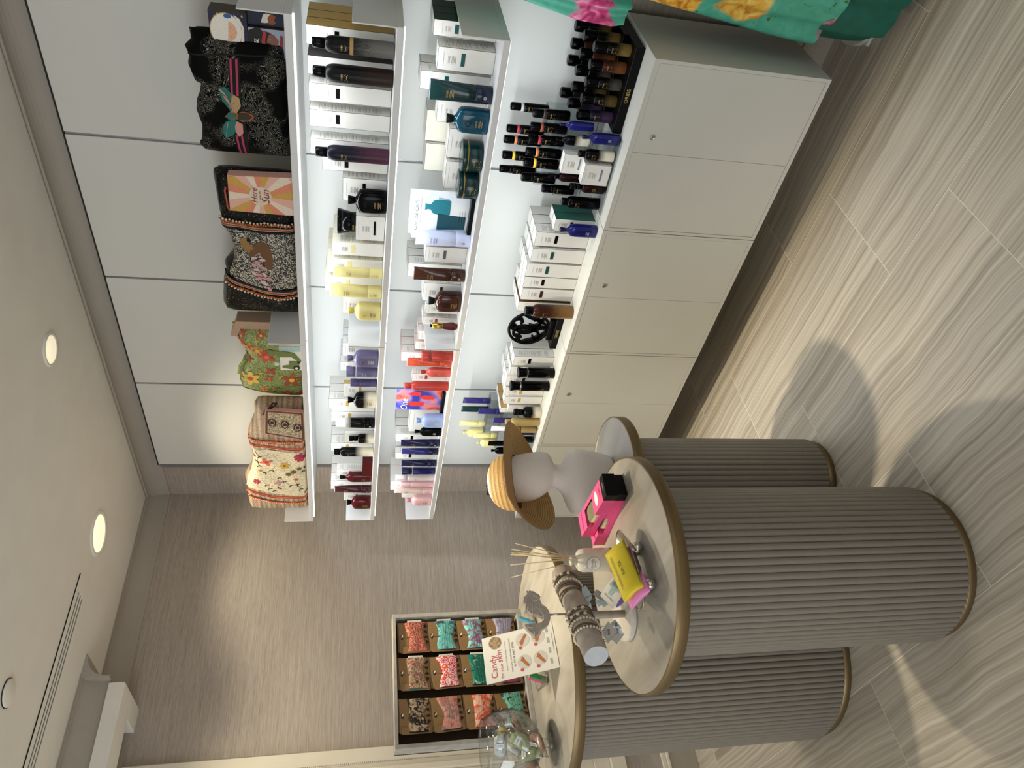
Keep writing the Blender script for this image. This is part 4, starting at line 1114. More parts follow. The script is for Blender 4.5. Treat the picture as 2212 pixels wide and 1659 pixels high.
def bez(a, b, c, d, n=16):
    return [tuple(a[k]*(1-s)**3+3*b[k]*s*(1-s)**2+3*c[k]*s*s*(1-s)+d[k]*s**3 for k in (0, 1)) for s in [i/n for i in range(n+1)]]
SC = [bez((0, -.08), (.03, -.03), (-.05, .0), (-.01, .05)), spiral(-.028, .040, .030, .004, 0, 4.6), spiral(.034, .044, .032, .004, 2.6, -2.6), spiral(.042, -.022, .030, .004, 2.2, 7.6), spiral(-.038, -.028, .030, .004, .6, -4.6),
      bez((-.012, -.075), (-.05, -.06), (-.06, -.02), (-.075, .02)), bez((.012, -.075), (.05, -.06), (.055, .01), (.075, .03)), spiral(-.062, .030, .016, .003, -.5, 4.2), spiral(.004, .066, .014, .003, -1, 4), bez((-.01, .05), (.0, .06), (.02, .02), (.0, -.02)), bez((.0, -.02), (.02, -.04), (.05, -.05), (.06, -.055))]
for k, s in enumerate(SC):
    obj('scroll', strap(s, .013 if k not in (0, 9) else .020), P('gloss_black'), md)
# ------------------------------------------------------------------ bag shelf
ZS = 1.8025
def lerp_cols(cols, n):
    ys = [c[0] for c in cols]
    out = []
    for i in range(n+1):
        y = ys[0]+(ys[-1]-ys[0])*i/n
        for k in range(len(cols)-1):
            if cols[k][0] <= y <= cols[k+1][0]+1e-9:
                s = (y-cols[k][0])/max(1e-9, cols[k+1][0]-cols[k][0])
                out.append((y, cols[k][1]+(cols[k+1][1]-cols[k][1])*s))
                break
    return out
def pillow(name, cols, X, thick, m, parent, zb=ZS, ny=44, nz=16, wr=.004, seed=1, pe=6, pz=10, squeeze=None):
    """soft bag: outline given as columns (Y, top z) standing on zb; returns object and its front surface x(Y, z)"""
    if squeeze:
        ys_, ym_ = squeeze
        top_ = max(c[0] for c in cols)
        cols = [(c[0] if c[0] < ys_ else ys_+(c[0]-ys_)*(ym_-ys_)/(top_-ys_), c[1]) for c in cols]
    cols = sorted(cols)
    C_ = lerp_cols(cols, ny)
    y0, y1 = C_[0][0], C_[-1][0]
    rnd = random.Random(seed)
    ph = [(rnd.uniform(20, 70), rnd.uniform(15, 60), rnd.uniform(0, 6)) for _ in range(4)]
    def prof(s, q):
        a = max(0, 1-abs(2*s-1)**pe)**.5
        b = max(0, 1-abs(2*q-1)**pz)**.5
        return a*b
    def top(y):
        i = min(ny-1, max(0, int((y-y0)/(y1-y0)*ny)))
        s = (y-C_[i][0])/(C_[i+1][0]-C_[i][0])
        return C_[i][1]+(C_[i+1][1]-C_[i][1])*s
    def fx(y, z):
        y = min(y1, max(y0, y))
        s = (y-y0)/(y1-y0)
        q = min(1, max(0, (z-zb)/max(1e-6, top(y)-zb)))
        w_ = sum(math.sin(a*y+b*z+c) for a, b, c in ph)/4
        return X-thick/2*prof(s, q)-wr*w_*prof(s, q)
    bm = bmesh.new()
    G = []
    for side in (0, 1):
        g = []
        for i, (y, zt) in enumerate(C_):
            col = []
            for j in range(nz+1):
                z = zb+(zt-zb)*j/nz
                x = fx(y, z) if side == 0 else 2*X-fx(y, z)
                col.append(bm.verts.new((x, y, z)))
            g.append(col)
        for i in range(ny):
            for j in range(nz):
                q = (g[i][j], g[i+1][j], g[i+1][j+1], g[i][j+1])
                bm.faces.new(q if side == 1 else q[::-1])
    bmesh.ops.remove_doubles(bm, verts=list(bm.verts), dist=.0002)
    bmesh.ops.recalc_face_normals(bm, faces=list(bm.faces))
    o = obj(name, from_bm(name, bm, True), m, parent)
    return o, fx
def patch(name, pts, fx, m, parent, lift=.0015, fine=0):
    if fine:
        p2 = []
        n = len(pts)
        for i in range(n):
            a, b = pts[i], pts[(i+1) % n]
            for k in range(fine):
                p2.append((a[0]+(b[0]-a[0])*k/fine, a[1]+(b[1]-a[1])*k/fine))
        pts = p2
    return obj(name, prism(pts, lambda a, b, t: (fx(a, b)-lift+(lift+.003)*t, a, b), 1), m, parent)
def blob(cy_, cz__, ry, rz, n=10, rot=0, wob=0, seed=0):
    rr = random.Random(seed)
    out = []
    for k in range(n):
        a = 2*PI*k/n
        q = 1+wob*(rr.random()-.5)
        u, v_ = ry*math.cos(a)*q, rz*math.sin(a)*q
        out.append((cy_+u*math.cos(rot)-v_*math.sin(rot), cz__+u*math.sin(rot)+v_*math.cos(rot)))
    return out
def flower(parent, fx, y, z, r, petals, mp, mc, rot=0, lift=.002, squash=.45):
    bm = bmesh.new()
    for k in range(petals):
        a = rot+2*PI*k/petals
        c = (y+math.cos(a)*r*.55, z+math.sin(a)*r*.55)
        pts = blob(c[0], c[1], r*.5, r*squash*.62, 9, a)
        vs = [bm.verts.new((fx(p[0], p[1])-lift, p[0], p[1])) for p in pts]
        bm.faces.new(vs)
    o = obj('embroidered_flower', from_bm('embroidered_flower', bm), mp, parent)
    bm = bmesh.new()
    vs = [bm.verts.new((fx(p[0], p[1])-lift-.0008, p[0], p[1])) for p in blob(y, z, r*.28, r*.28, 10)]
    bm.faces.new(vs)
    obj('flower_centre', from_bm('flower_centre', bm), mc, o)
    return o
def sprig(parent, fx, pts, leafm, stemm, leaf=.010, lift=.0022):
    """stem with leaves each side"""
    P3 = [(fx(a, b)-lift*.7, a, b) for a, b in pts]
    o = obj('stem', tube_path(P3, .0012, 5), stemm, parent)
    bm = bmesh.new()
    for i in range(1, len(pts)):
        a, b = pts[i]
        dy, dz = b-pts[i-1][1], a-pts[i-1][0]
        ang = math.atan2(b-pts[i-1][1], a-pts[i-1][0])
        for s in (-1, 1):
            t_ = ang+s*.9
            q = blob(a+math.cos(t_)*leaf*.8, b+math.sin(t_)*leaf*.8, leaf*.8, leaf*.3, 8, t_)
            bm.faces.new([bm.verts.new((fx(p[0], p[1])-lift, p[0], p[1])) for p in q])
    obj('leaves', from_bm('leaves', bm), leafm, o)['kind'] = 'stuff'
    return o
def pompoms(name, line, fx, m, parent, r=.0042, step=.0085, lift=.004, off=0, rows=1, seed=0):
    rr = random.Random(seed)
    bm = bmesh.new()
    for a, b in zip(line, line[1:]):
        L = math.dist(a, b)
        n = max(1, int(L/step))
        for k in range(n):
            s = (k+.5)/n
            y, z = a[0]+(b[0]-a[0])*s+off+rr.uniform(-.002, .002), a[1]+(b[1]-a[1])*s
            bmesh.ops.create_icosphere(bm, subdivisions=1, radius=r*rr.uniform(.85, 1.15), matrix=Matrix.Translation((fx(y, z)-lift, y, z)))
    o = obj(name, from_bm(name, bm, True), m, parent)
    o['kind'] = 'stuff'
    return o
def panel(name, poly, fx, m, parent, lift=.005, nu=40, nv=22):
    ys = [a for a, b in poly]
    y0, y1 = min(ys), max(ys)
    vs, fs = [], []
    for i in range(nu+1):
        y = y0+(y1-y0)*(.002+.996*i/nu)
        hit = []
        for (a0, b0), (a1, b1) in zip(poly, poly[1:]+poly[:1]):
            if (a0 <= y < a1) or (a1 <= y < a0):
                hit.append(b0+(b1-b0)*(y-a0)/(a1-a0))
        lo, hi = min(hit), max(hit)
        for j in range(nv+1):
            z = lo+(hi-lo)*j/nv
            e = min(1, 6*min(i, nu-i)/nu, 6*min(j, nv-j)/nv)
            vs.append((fx(y, z)-lift*(.35+.65*e), y, z))
    for i in range(nu):
        for j in range(nv):
            a = i*(nv+1)+j
            fs.append((a, a+1, a+nv+2, a+nv+1))
    return obj(name, new_mesh(name, vs, fs, True), m, parent)
def ribbon(name, line, wd, fx, m, parent, lift=.002):
    n = len(line)
    vs, fs = [], []
    pts = []
    for a, b in zip(line, line[1:]):
        for k in range(8):
            pts.append((a[0]+(b[0]-a[0])*k/8, a[1]+(b[1]-a[1])*k/8))
    pts.append(line[-1])
    for i, (y, z) in enumerate(pts):
        for s, l in ((-.5, lift), (.5, lift), (.5, -.003), (-.5, -.003)):
            vs.append((fx(y+s*wd, z)-l, y+s*wd, z))
    for i in range(len(pts)-1):
        for k in range(4):
            fs.append((i*4+k, i*4+(k+1) % 4, i*4+4+(k+1) % 4, i*4+4+k))
    return obj(name, new_mesh(name, vs, fs), m, parent)

def bag_materials():
    g = NT('tropical_print')
    c = g.coord('Object', (1, 1, 1))
    n = g.n('TexNoise', {'Scale': 26.0, 'Detail': 3.0, 'Distortion': 1.6})
    g.put(n.inputs['Vector'], c)
    n2 = g.n('TexNoise', {'Scale': 11.0, 'Detail': 1.0})
    g.put(n2.inputs['Vector'], c)
    pp = g.n('Math', {1: 14.0}, operation='MULTIPLY')
    g.t.links.new(n.outputs['Fac'], pp.inputs[0])
    fr = g.n('Math', operation='FRACT')
    g.put(fr.inputs[0], pp)
    lines = g.ramp(fr.outputs[0], [(0, '050505'), (.40, '050505'), (.47, 'A8A698'), (.53, 'A8A698'), (.60, '050505'), (1, '050505')])
    mask = g.ramp(n2, [(.40, '000000'), (.50, 'FFFFFF')])
    g.set(Base_Color=g.mix(mask, '050505', lines), Roughness=.8, Specular_IOR_Level=.12)
    g = NT('sequin_black')
    c = g.coord('Object', (1, 1, 1))
    v_ = g.n('TexVoronoi', {'Scale': 330.0})
    g.put(v_.inputs['Vector'], c)
    h = g.n('SeparateColor')
    g.t.links.new(v_.outputs['Color'], h.inputs[0])
    g.set(Base_Color=g.ramp(h.outputs[0], [(0, '070706'), (.86, '0D0C0A'), (.96, '2E2B22'), (1, '8E8668')]), Specular_IOR_Level=.2, Roughness=g.ramp(h.outputs[1], [(0, '303030'), (1, 'B0B0B0')]))
    g.bump(v_.outputs['Distance'], .5, .003)
    g = NT('beads_black_white')
    c = g.coord('Object', (1, 1, 1))
    v_ = g.n('TexVoronoi', {'Scale': 300.0})
    g.put(v_.inputs['Vector'], c)
    h = g.n('SeparateColor')
    g.t.links.new(v_.outputs['Color'], h.inputs[0])
    g.set(Base_Color=g.ramp(h.outputs[0], [(0, '0E0D0B'), (.5, '1B1915'), (.56, '8C8578'), (1, 'D8D2C2')]), Roughness=.4)
    g.bump(v_.outputs['Distance'], .5, .002)
    g = NT('cream_beaded')
    c = g.coord('Object', (1, 1, 1))
    v_ = g.n('TexNoise', {'Scale': 130.0, 'Detail': 2.0})
    g.put(v_.inputs['Vector'], c)
    g.set(Base_Color=g.ramp(v_, [(.35, 'C9B992'), (.5, 'E3D6B4'), (.65, 'F1E8D0')]), Roughness=.7)
    g.bump(v_, .5, .003)
    g = NT('woven_stripes')
    c = g.coord('Object', (1, 1, 1))
    sx = g.n('SeparateXYZ')
    g.put(sx.inputs[0], c)
    ml = g.n('Math', {1: 9.5}, operation='MULTIPLY')
    g.t.links.new(sx.outputs['Z'], ml.inputs[0])
    fr = g.n('Math', operation='FRACT')
    g.put(fr.inputs[0], ml)
    st = g.ramp(fr.outputs[0], [(0, '8C6B4E'), (.10, 'C9B094'), (.22, '6E4A36'), (.30, 'D9C5AA'), (.42, 'C1552F'), (.45, 'B79A7C'), (.58, '7C6248'), (.66, 'D2B58F'), (.80, '9C7A5C'), (.9, 'E0CDB2'), (1, '8C6B4E')])
    n = g.n('TexNoise', {'Scale': 260.0})
    g.t.links.new(c.outputs[0], n.inputs['Vector'])
    g.set(Base_Color=g.mix(.35, st, g.ramp(n, [(.35, '4C3B2E'), (.65, 'EADBC4')])), Roughness=.85)
    g.bump(n, .5, .002)
    g = NT('green_sequin')
    c = g.coord('Object', (1, 1, 1))
    v_ = g.n('TexNoise', {'Scale': 190.0, 'Detail': 3.0})
    g.put(v_.inputs['Vector'], c)
    g.set(Base_Color=g.ramp(v_, [(.3, '4E5A2C'), (.5, '7D8A4E'), (.68, 'A8AF74')]), Roughness=.5)
    g.bump(v_, .6, .003)
    g = NT('eye_sequins')
    c = g.coord('Object', (1, 1, 1))
    v_ = g.n('TexVoronoi', {'Scale': 260.0})
    g.put(v_.inputs['Vector'], c)
    h = g.n('SeparateColor')
    g.t.links.new(v_.outputs['Color'], h.inputs[0])
    g.set(Base_Color=g.ramp(h.outputs[0], [(0, '6E6552'), (.5, 'B9AE92'), (1, 'F2EAD0')]), Roughness=.25, Metallic=.4)
    for nm, cc, rg in (('pink_tape', 'B0375C', .7), ('moth_rust', '9A5A34', .7), ('moth_teal', '1E6E66', .7), ('moth_sand', 'B29468', .7), ('moth_blush', 'C79083', .7), ('black_felt', '0B0B0B', .8), ('lace_beige', 'B59C7C', .8), ('lace_red', '9B3B40', .8),
                       ('pom_white', 'DCD6C4', .8), ('pom_orange', 'C0682C', .8), ('pom_coral', 'E07B5A', .8), ('pom_peach', 'EDC9A8', .8), ('petal_pink', 'CF8E90', .35), ('petal_pale', 'D8B5B2', .3), ('feather_brown', '6B4A2C', .7), ('feather_gold', '94713E', .6),
                       ('sun_white', 'E3D3BE', .8), ('sun_coral', 'D98A6C', .8), ('sun_gold', 'C9A04E', .8), ('sun_blush', 'E0AFA0', .8), ('sun_cream', 'D9C9B4', .8), ('script_red', '8C2F2E', .7), ('zip_coral', 'B5563C', .6),
                       ('emb_red', 'B04A35', .7), ('emb_rust', '9C4A2E', .7), ('emb_yellow', 'D9B14A', .7), ('emb_orange', 'D9793A', .7), ('emb_pink', 'B23A55', .7), ('emb_dark', '2E3226', .7), ('emb_olive', '6A6436', .7), ('emb_coral', 'E2654A', .7), ('emb_silver', 'A9AEB0', .4),
                       ('piping_green', '8FA04E', .7), ('lining_tan', 'A58A76', .85), ('strap_black', '0C0C0C', .6), ('eye_peach', 'C08A66', .7), ('eye_blue', '1C2A44', .3), ('braid_dark', '5A4434', .8), ('braid_pink', 'CF9A8C', .8),
                       ('kid_navy', '1C2440', .6), ('kid_white', 'E8E4DA', .6), ('kid_skin', 'E0B08C', .6), ('kid_skin_dark', '8C5A4A', .6), ('kid_blue', '2A5CA8', .6), ('kid_gold', 'C9A658', .5), ('kid_lilac', 'A9AFC4', .6), ('kid_black', '121212', .6), ('kid_red', 'B8342C', .6), ('kid_grey', '8D8F95', .6), ('kid_side', '4A4640', .6), ('dino_green', '6B7A42', .6), ('dino_sky', 'A9C4C4', .6), ('dino_cloud', 'BFD0C4', .6)):
        mat(nm, cc, rg, noise=.06, nscale=240, bump=.15 if rg > .65 else 0)
bag_materials()

# --- black tropical tote
t = thing('tote_bag', 'large black tote with white jungle line print, pink tape and a moth patch', 'bag', (0, 0, 0))
b_, fx = pillow('bag_body', [(0.9180, 2.0670), (0.9387, 2.0659), (0.9508, 2.0667), (0.9606, 2.0774), (0.9700, 2.0856), (0.9795, 2.0772), (0.9981, 2.0775), (1.0208, 2.0835), (1.0471, 2.0760), (1.0535, 2.0601), (1.0792, 2.0560), (1.1032, 2.0621), (1.1245, 2.0721), (1.1596, 2.0785), (1.1835, 2.0724), (1.1935, 2.0660), (1.2561, 2.0755), (1.2623, 2.0816), (1.2754, 2.0820), (1.2815, 2.0468), (1.2830, 1.9826), (1.2815, 1.8844)], 2.20, .12, M('tropical_print'), t, ny=70, wr=.006, seed=3)
ribbon('fold_edge', [(0.9722, 2.0697), (0.9603, 1.9523), (0.9509, 1.8152)] , .004, fx, M('black_felt'), t)
for ln in ([(0.9692, 1.9567), (1.0739, 1.9616)], [(0.9684, 1.9413), (1.0723, 1.9462)], [(1.1956, 1.9610), (1.2748, 1.9554)], [(1.1941, 1.9466), (1.2735, 1.9412)]):
    # tapes run across the bag
    a, b2 = ln
    pts = [(a[0], a[1]-.0028), (b2[0], b2[1]-.0028), (b2[0], b2[1]+.0028), (a[0], a[1]+.0028)]
    patch('pink_tape', pts, fx, M('pink_tape'), t, .0055, fine=8)
panel('tape_ground', [(0.9644, 1.9336), (1.0713, 1.9373), (1.1926, 1.9306), (1.2744, 1.9309), (1.2756, 1.9636), (1.1964, 1.9690), (1.0748, 1.9696), (0.9694, 1.9635)], fx, M('black_felt'), t, .003, 30, 8)
mo = patch('moth_body', [(1.1204, 1.9679), (1.1277, 1.9547), (1.1171, 1.9367), (1.1233, 1.9123), (1.1330, 1.9052), (1.1426, 1.9138), (1.1523, 1.9398), (1.1451, 1.9548), (1.1520, 1.9710), (1.1416, 1.9886)], fx, M('moth_rust'), t, .006, fine=2)
patch('upper_wing', [(1.0528, 1.9960), (1.0493, 1.9791), (1.0674, 1.9628), (1.1242, 1.9544), (1.1291, 1.9688), (1.1127, 1.9764), (1.0937, 1.9898), (1.0677, 1.9961)], fx, M('moth_teal'), mo, .005, fine=2)
patch('upper_wing', [(1.0672, 1.9612), (1.0786, 1.9425), (1.1020, 1.9400), (1.1277, 1.9547), (1.1253, 1.9653), (1.0981, 1.9673)], fx, M('moth_sand'), mo, .0055, fine=2)
patch('lower_wing', [(1.1478, 1.9644), (1.1572, 1.9871), (1.1705, 1.9963), (1.1992, 1.9977), (1.2113, 1.9911), (1.1964, 1.9690), (1.1733, 1.9542), (1.1522, 1.9554)], fx, M('moth_teal'), mo, .005, fine=2)
patch('lower_wing', [(1.1523, 1.9570), (1.1613, 1.9405), (1.1900, 1.9415), (1.2021, 1.9537), (1.1885, 1.9619), (1.1707, 1.9634)], fx, M('moth_blush'), mo, .0055, fine=2)
for s in ([(1.0575, 1.9935), (1.0694, 1.9811), (1.1180, 1.9615)], [(1.1583, 1.9810), (1.1801, 1.9863), (1.2039, 1.9903)], [(1.0764, 1.9849), (1.0921, 1.9743), (1.1255, 1.9669)]):
    ribbon('wing_vein', s, .007, fx, M('moth_blush'), mo, .007)
patch('moth_tail', [(1.1237, 1.9497), (1.1211, 1.9246), (1.1335, 1.9100), (1.1439, 1.9265), (1.1465, 1.9518)], fx, M('emb_dark'), mo, .008)
patch('moth_head', [(1.1266, 1.9778), (1.1313, 1.9566), (1.1419, 1.9576), (1.1493, 1.9785), (1.1411, 1.9839)], fx, M('moth_teal'), mo, .008)

# --- astronaut, pirate and knight boxes
def face_box(label, Xf, col, poly_R, depth, m_front, m_side):
    ys = [p[0] for p in poly_R]
    zs = [p[1] for p in poly_R]
    t_ = thing('picture_box', label, 'box', (0, 0, 0), group='picture boxes on the bag shelf')
    obj('box_body', box_bm(Xf, Xf+depth, min(ys), max(ys), min(zs), max(zs), .0012), [m_side], t_)
    obj('front_print', box_bm(Xf-.0004, Xf+.001, min(ys)+.001, max(ys)-.001, min(zs)+.001, max(zs)-.001), m_front, t_)
    return t_
XB = 2.17
zmid = [(0.9005, 1.9079)][0][1]
ztop = [(0.9123, 2.0077)][0][1]
ya0, ya1 = [(0.8541, 1.9513)][0][0], [(0.9555, 1.9614)][0][0]
yp0, yp1 = [(0.8875, 1.8615)][0][0], [(0.9660, 1.8668)][0][0]
yk0, yk1 = [(0.8504, 1.8601)][0][0], [(0.8902, 1.8628)][0][0]
pb = face_box('grey-lilac pirate picture box standing on the bag shelf', XB, 0, [(yp0, ZS), (yp1, zmid)], .05, M('kid_lilac'), M('kid_side'))
kb = face_box('dark blue knight and dragon picture box beside the pirate box', XB+.012, 0, [(max(yk0, .812), ZS), (min(yk1, yp0-.001), zmid)], .05, M('kid_navy'), M('kid_side'))
ab = face_box('navy astronaut picture box stacked on the pirate and knight boxes', XB-.002, 0, [(max(ya0, .812), zmid+.001), (ya1, ztop)], .055, M('kid_navy'), M('kid_side'))
FXa = lambda y, z: XB-.003
FXp = lambda y, z: XB-.001
PXA = 'helper'
hc = [(0.9039, 1.9641)][0]
patch('helmet', blob(hc[0], hc[1], .0475, .0425, 28), FXa, M('kid_gold'), ab, .0010)
patch('helmet_shell', blob(hc[0], hc[1], .0455, .0405, 28), FXa, M('kid_white'), ab, .0016)
patch('astronaut_face', [p for p in [(0.8787, 1.9564), (0.8806, 1.9479), (0.8914, 1.9389), (0.9059, 1.9353), (0.9218, 1.9417), (0.9322, 1.9530), (0.9348, 1.9620)]], FXa, M('kid_skin'), ab, .0022)
for q in ([(0.8643, 1.9578)][0], [(0.9450, 1.9577)][0]):
    patch('ear_pad', blob(q[0], q[1], .006, .010, 14), FXa, M('kid_blue'), ab, .0022)
for q in ([(0.8935, 1.9512)][0], [(0.9184, 1.9516)][0]):
    patch('eye', blob(q[0], q[1], .0013, .0013, 8), FXa, M('kid_black'), ab, .0026)
patch('space_suit', [(0.8594, 1.9416), (0.8693, 1.9267), (0.8918, 1.9172), (0.9375, 1.9196), (0.9525, 1.9150), (0.9519, 1.9372), (0.9229, 1.9257), (0.8925, 1.9230), (0.8731, 1.9343)], FXa, M('kid_white'), ab, .0013)
for k, q in enumerate([(0.8615, 1.9831), (0.8612, 1.9203), (0.9360, 1.9986), (0.9429, 1.9393), (0.8683, 1.9909)]):
    patch('star', [(q[0]+.004*(1 if i % 2 == 0 else .45)*math.sin(i*PI/5), q[1]+.004*(1 if i % 2 == 0 else .45)*math.cos(i*PI/5)) for i in range(10)], FXa, M('kid_gold'), ab, .0012)
patch('pirate_hat', [(0.8890, 1.8908), (0.8968, 1.9060), (0.9155, 1.9105), (0.9426, 1.9069), (0.9609, 1.8754), (0.9614, 1.8664), (0.9319, 1.8674), (0.8955, 1.8693), (0.8846, 1.8788)], FXp, M('kid_black'), pb, .0010)
patch('bandana', [(0.8938, 1.8677), (0.9327, 1.8749), (0.9602, 1.8693), (0.9603, 1.8513), (0.9514, 1.8477), (0.9315, 1.8644), (0.8958, 1.8590)], FXp, M('kid_red'), pb, .0014)
patch('pirate_face', [(0.8966, 1.8532), (0.9040, 1.8388), (0.9180, 1.8277), (0.9369, 1.8303), (0.9511, 1.8447), (0.9440, 1.8652), (0.9164, 1.8663), (0.8975, 1.8606)], FXp, M('kid_skin_dark'), pb, .0012)
patch('pirate_hair', [(0.8958, 1.8590), (0.8993, 1.8504), (0.9123, 1.8572), (0.9248, 1.8595), (0.9267, 1.8492), (0.9385, 1.8439), (0.9502, 1.8506), (0.9439, 1.8637), (0.9191, 1.8636)], FXp, M('kid_black'), pb, .0016)
patch('skull', blob(*[(0.9274, 1.8873)][0], .008, .006, 12), FXp, M('kid_white'), pb, .0016)
patch('cross_bone', [(0.9163, 1.8915), (0.9180, 1.8931), (0.9381, 1.8812), (0.9363, 1.8790)], FXp, M('kid_white'), pb, .0016)
patch('cross_bone', [(0.9387, 1.8947), (0.9404, 1.8930), (0.9162, 1.8782), (0.9149, 1.8798)], FXp, M('kid_white'), pb, .0018)
patch('eye', blob(*[(0.9160, 1.8500)][0], .0013, .0013, 8), FXp, M('kid_white'), pb, .002)
patch('striped_collar', [(0.9021, 1.8224), (0.9270, 1.8252), (0.9451, 1.8202), (0.9480, 1.8179), (0.9043, 1.8157)], FXp, M('lace_red'), pb, .0012)
FXk = lambda y, z: XB+.011
patch('knight', [(0.8537, 1.8661), (0.8768, 1.8735), (0.8768, 1.8618), (0.8736, 1.8469), (0.8527, 1.8456), (0.8511, 1.8572)], FXk, M('kid_white'), kb, .0012)
patch('dragon_flames', [(0.8497, 1.8454), (0.8570, 1.8327), (0.8665, 1.8376), (0.8720, 1.8335), (0.8800, 1.8384), (0.8788, 1.8531), (0.8627, 1.8550)], FXk, M('moth_rust'), kb, .0015)

# --- beaded "sun" clutch leaning on the black bag
t = thing('sun_clutch', 'beaded sunburst clutch lettered with a song line, leaning on the black pompom bag', 'clutch', (0, 0, 0))
pc = [(1.3140, 1.9951), (1.3060, 1.8098), (1.4462, 1.8083), (1.4409, 1.9989)]
zmin = ZS+.001
q = [(pc[0][0], pc[0][1]), (pc[1][0], zmin), (pc[2][0], zmin), (pc[3][0], pc[3][1])]
obj('pouch', prism(q, lambda a, b, t_: (2.100+.030*t_, a, b), 1), M('sun_blush'), t)
cY, cZ = [(1.3790, 1.9029)][0]
def ray_hit(ang):
    dy, dz = math.cos(ang), math.sin(ang)
    best = 9
    for i in range(4):
        (a0, b0), (a1, b1) = q[i], q[(i+1) % 4]
        den = dy*(b1-b0)-dz*(a1-a0)
        if abs(den) < 1e-9:
            continue
        s = ((a0-cY)*(b1-b0)-(b0-cZ)*(a1-a0))/den
        u_ = ((a0-cY)*dz-(b0-cZ)*dy)/den
        if s > 0 and -.001 <= u_ <= 1.001:
            best = min(best, s)
    return (cY+dy*best*.99, cZ+dz*best*.99)
FXs = lambda y, z: 2.099
NR = 20
cyc = ['sun_white', 'sun_coral', 'sun_gold', 'sun_blush']
for k in range(NR):
    a0, a1 = 2*PI*k/NR+.1, 2*PI*(k+1)/NR+.1
    pts = [(cY+.03*math.cos(a0), cZ+.03*math.sin(a0)), ray_hit(a0), ray_hit((a0+a1)/2), ray_hit(a1), (cY+.03*math.cos(a1), cZ+.03*math.sin(a1))]
    patch('beaded_ray', pts, FXs, M(cyc[k % 4]), t, .0008)
patch('sun_disc', blob(cY, cZ, .034, .034, 32), FXs, M('sun_cream'), t, .0016)
lettering('lettering', [('Here', .026, .001, .017, True), ('comes the', .008, .002, .001, True), ('Sun', .034, -.001, -.017, True)], M('script_red'), t, (2.0964, cY, cZ), *FR)
obj('zip', tube_path([(2.112, pc[0][0], pc[0][1]), (2.112, pc[3][0], pc[3][1])], .003, 6), M('zip_coral'), t)
lp = [(1.3648, 2.0062), (1.3778, 2.0105), (1.4105, 2.0079), (1.4365, 2.0076), (1.4492, 2.0012)]
obj('wrist_loop', tube_path([(2.112, a, b) for a, b in lp], .003, 6), M('zip_coral'), t)

# --- black bag with pompom trims
t = thing('pompom_bag', 'black sequinned bag with pompom trim and a bird patch on a speckled panel', 'bag', (0, 0, 0))
b_, fx = pillow('bag_body', [(1.3670, 2.0426), (1.3735, 2.0588), (1.3919, 2.0625), (1.4662, 2.0605), (1.5281, 2.0591), (1.5597, 2.0548), (1.5827, 2.0382), (1.6234, 2.0295), (1.6482, 2.0229), (1.6869, 2.0244), (1.7089, 2.0266), (1.7331, 2.0572), (1.7514, 2.0651), (1.7670, 2.0634), (1.7827, 2.0607), (1.8016, 2.0691), (1.8204, 2.0745), (1.8968, 2.0848), (1.9410, 2.0878), (1.9514, 2.0784), (1.9556, 1.9886), (1.9601, 1.8811), (1.9663, 1.8231)], 2.235, .13, M('sequin_black'), t, ny=70, wr=.004, seed=5)
pan = [(1.5588, 2.0436), (1.5825, 2.0350), (1.6233, 2.0279), (1.6481, 2.0216), (1.6868, 2.0228), (1.7111, 2.0258), (1.7362, 2.0376), (1.7587, 2.0398), (1.7928, 2.0025), (1.8108, 1.9561), (1.8195, 1.8909), (1.8162, 1.8382), (1.8040, 1.8078), (1.6941, 1.8105), (1.5738, 1.8123), (1.5716, 1.8924), (1.5683, 1.9569), (1.5638, 2.0045)]
panel('speckled_panel', pan, fx, M('beads_black_white'), t, .006)
ribbon('black_border', [(1.5536, 2.0541), (1.5580, 1.9816), (1.5675, 1.8922), (1.5675, 1.8121)], .007, fx, M('black_felt'), t, .006)
ribbon('black_border', [(1.7647, 2.0622), (1.7863, 2.0087), (1.8138, 1.9287), (1.8237, 1.8596), (1.8144, 1.8082)], .007, fx, M('black_felt'), t, .006)
for ln in ([(1.5436, 2.0546), (1.5478, 1.9807), (1.5551, 1.8914), (1.5572, 1.8116)], [(1.7737, 2.0615), (1.8002, 2.0100), (1.8265, 1.9296), (1.8381, 1.8604), (1.8307, 1.8088)]):
    ribbon('lace', ln, .011, fx, M('lace_beige'), t, .0055)
    ribbon('lace_red_line', ln, .004, fx, M('lace_red'), t, .0065)
for i, (ln, sg) in enumerate((([(1.5326, 2.0565), (1.5345, 1.9795), (1.5396, 1.8904), (1.5388, 1.8125)], -1), ([(1.7884, 2.0630), (1.8142, 2.0113), (1.8407, 1.9445), (1.8533, 1.8753), (1.8471, 1.8094)], 1))):
    pompoms('orange_pompoms', ln, fx, M('pom_orange'), t, .0044, .0075, .006, sg*.001, seed=i)
    pompoms('white_pompoms', ln, fx, M('pom_white'), t, .0044, .0105, .006, sg*.0085, seed=i+5)
bd = patch('bird_body', [(1.6127, 1.9410), (1.6030, 1.9239), (1.6140, 1.9017), (1.6473, 1.8906), (1.6818, 1.8877), (1.7222, 1.8953), (1.7276, 1.9092), (1.6840, 1.9197), (1.6501, 1.9306), (1.6742, 1.9655), (1.6527, 1.9671), (1.6261, 1.9518)], fx, M('feather_brown'), t, .007, fine=2)
patch('bird_neck', [(1.5910, 1.9846), (1.6039, 1.9922), (1.6328, 1.9850), (1.6527, 1.9671), (1.6343, 1.9475), (1.6141, 1.9606), (1.5939, 1.9687)], fx, M('feather_gold'), bd, .0075)
patch('bird_beak', [(1.5918, 1.9685), (1.5992, 1.9562), (1.6098, 1.9586), (1.6043, 1.9696)], fx, M('black_felt'), bd, .008)
k = 0
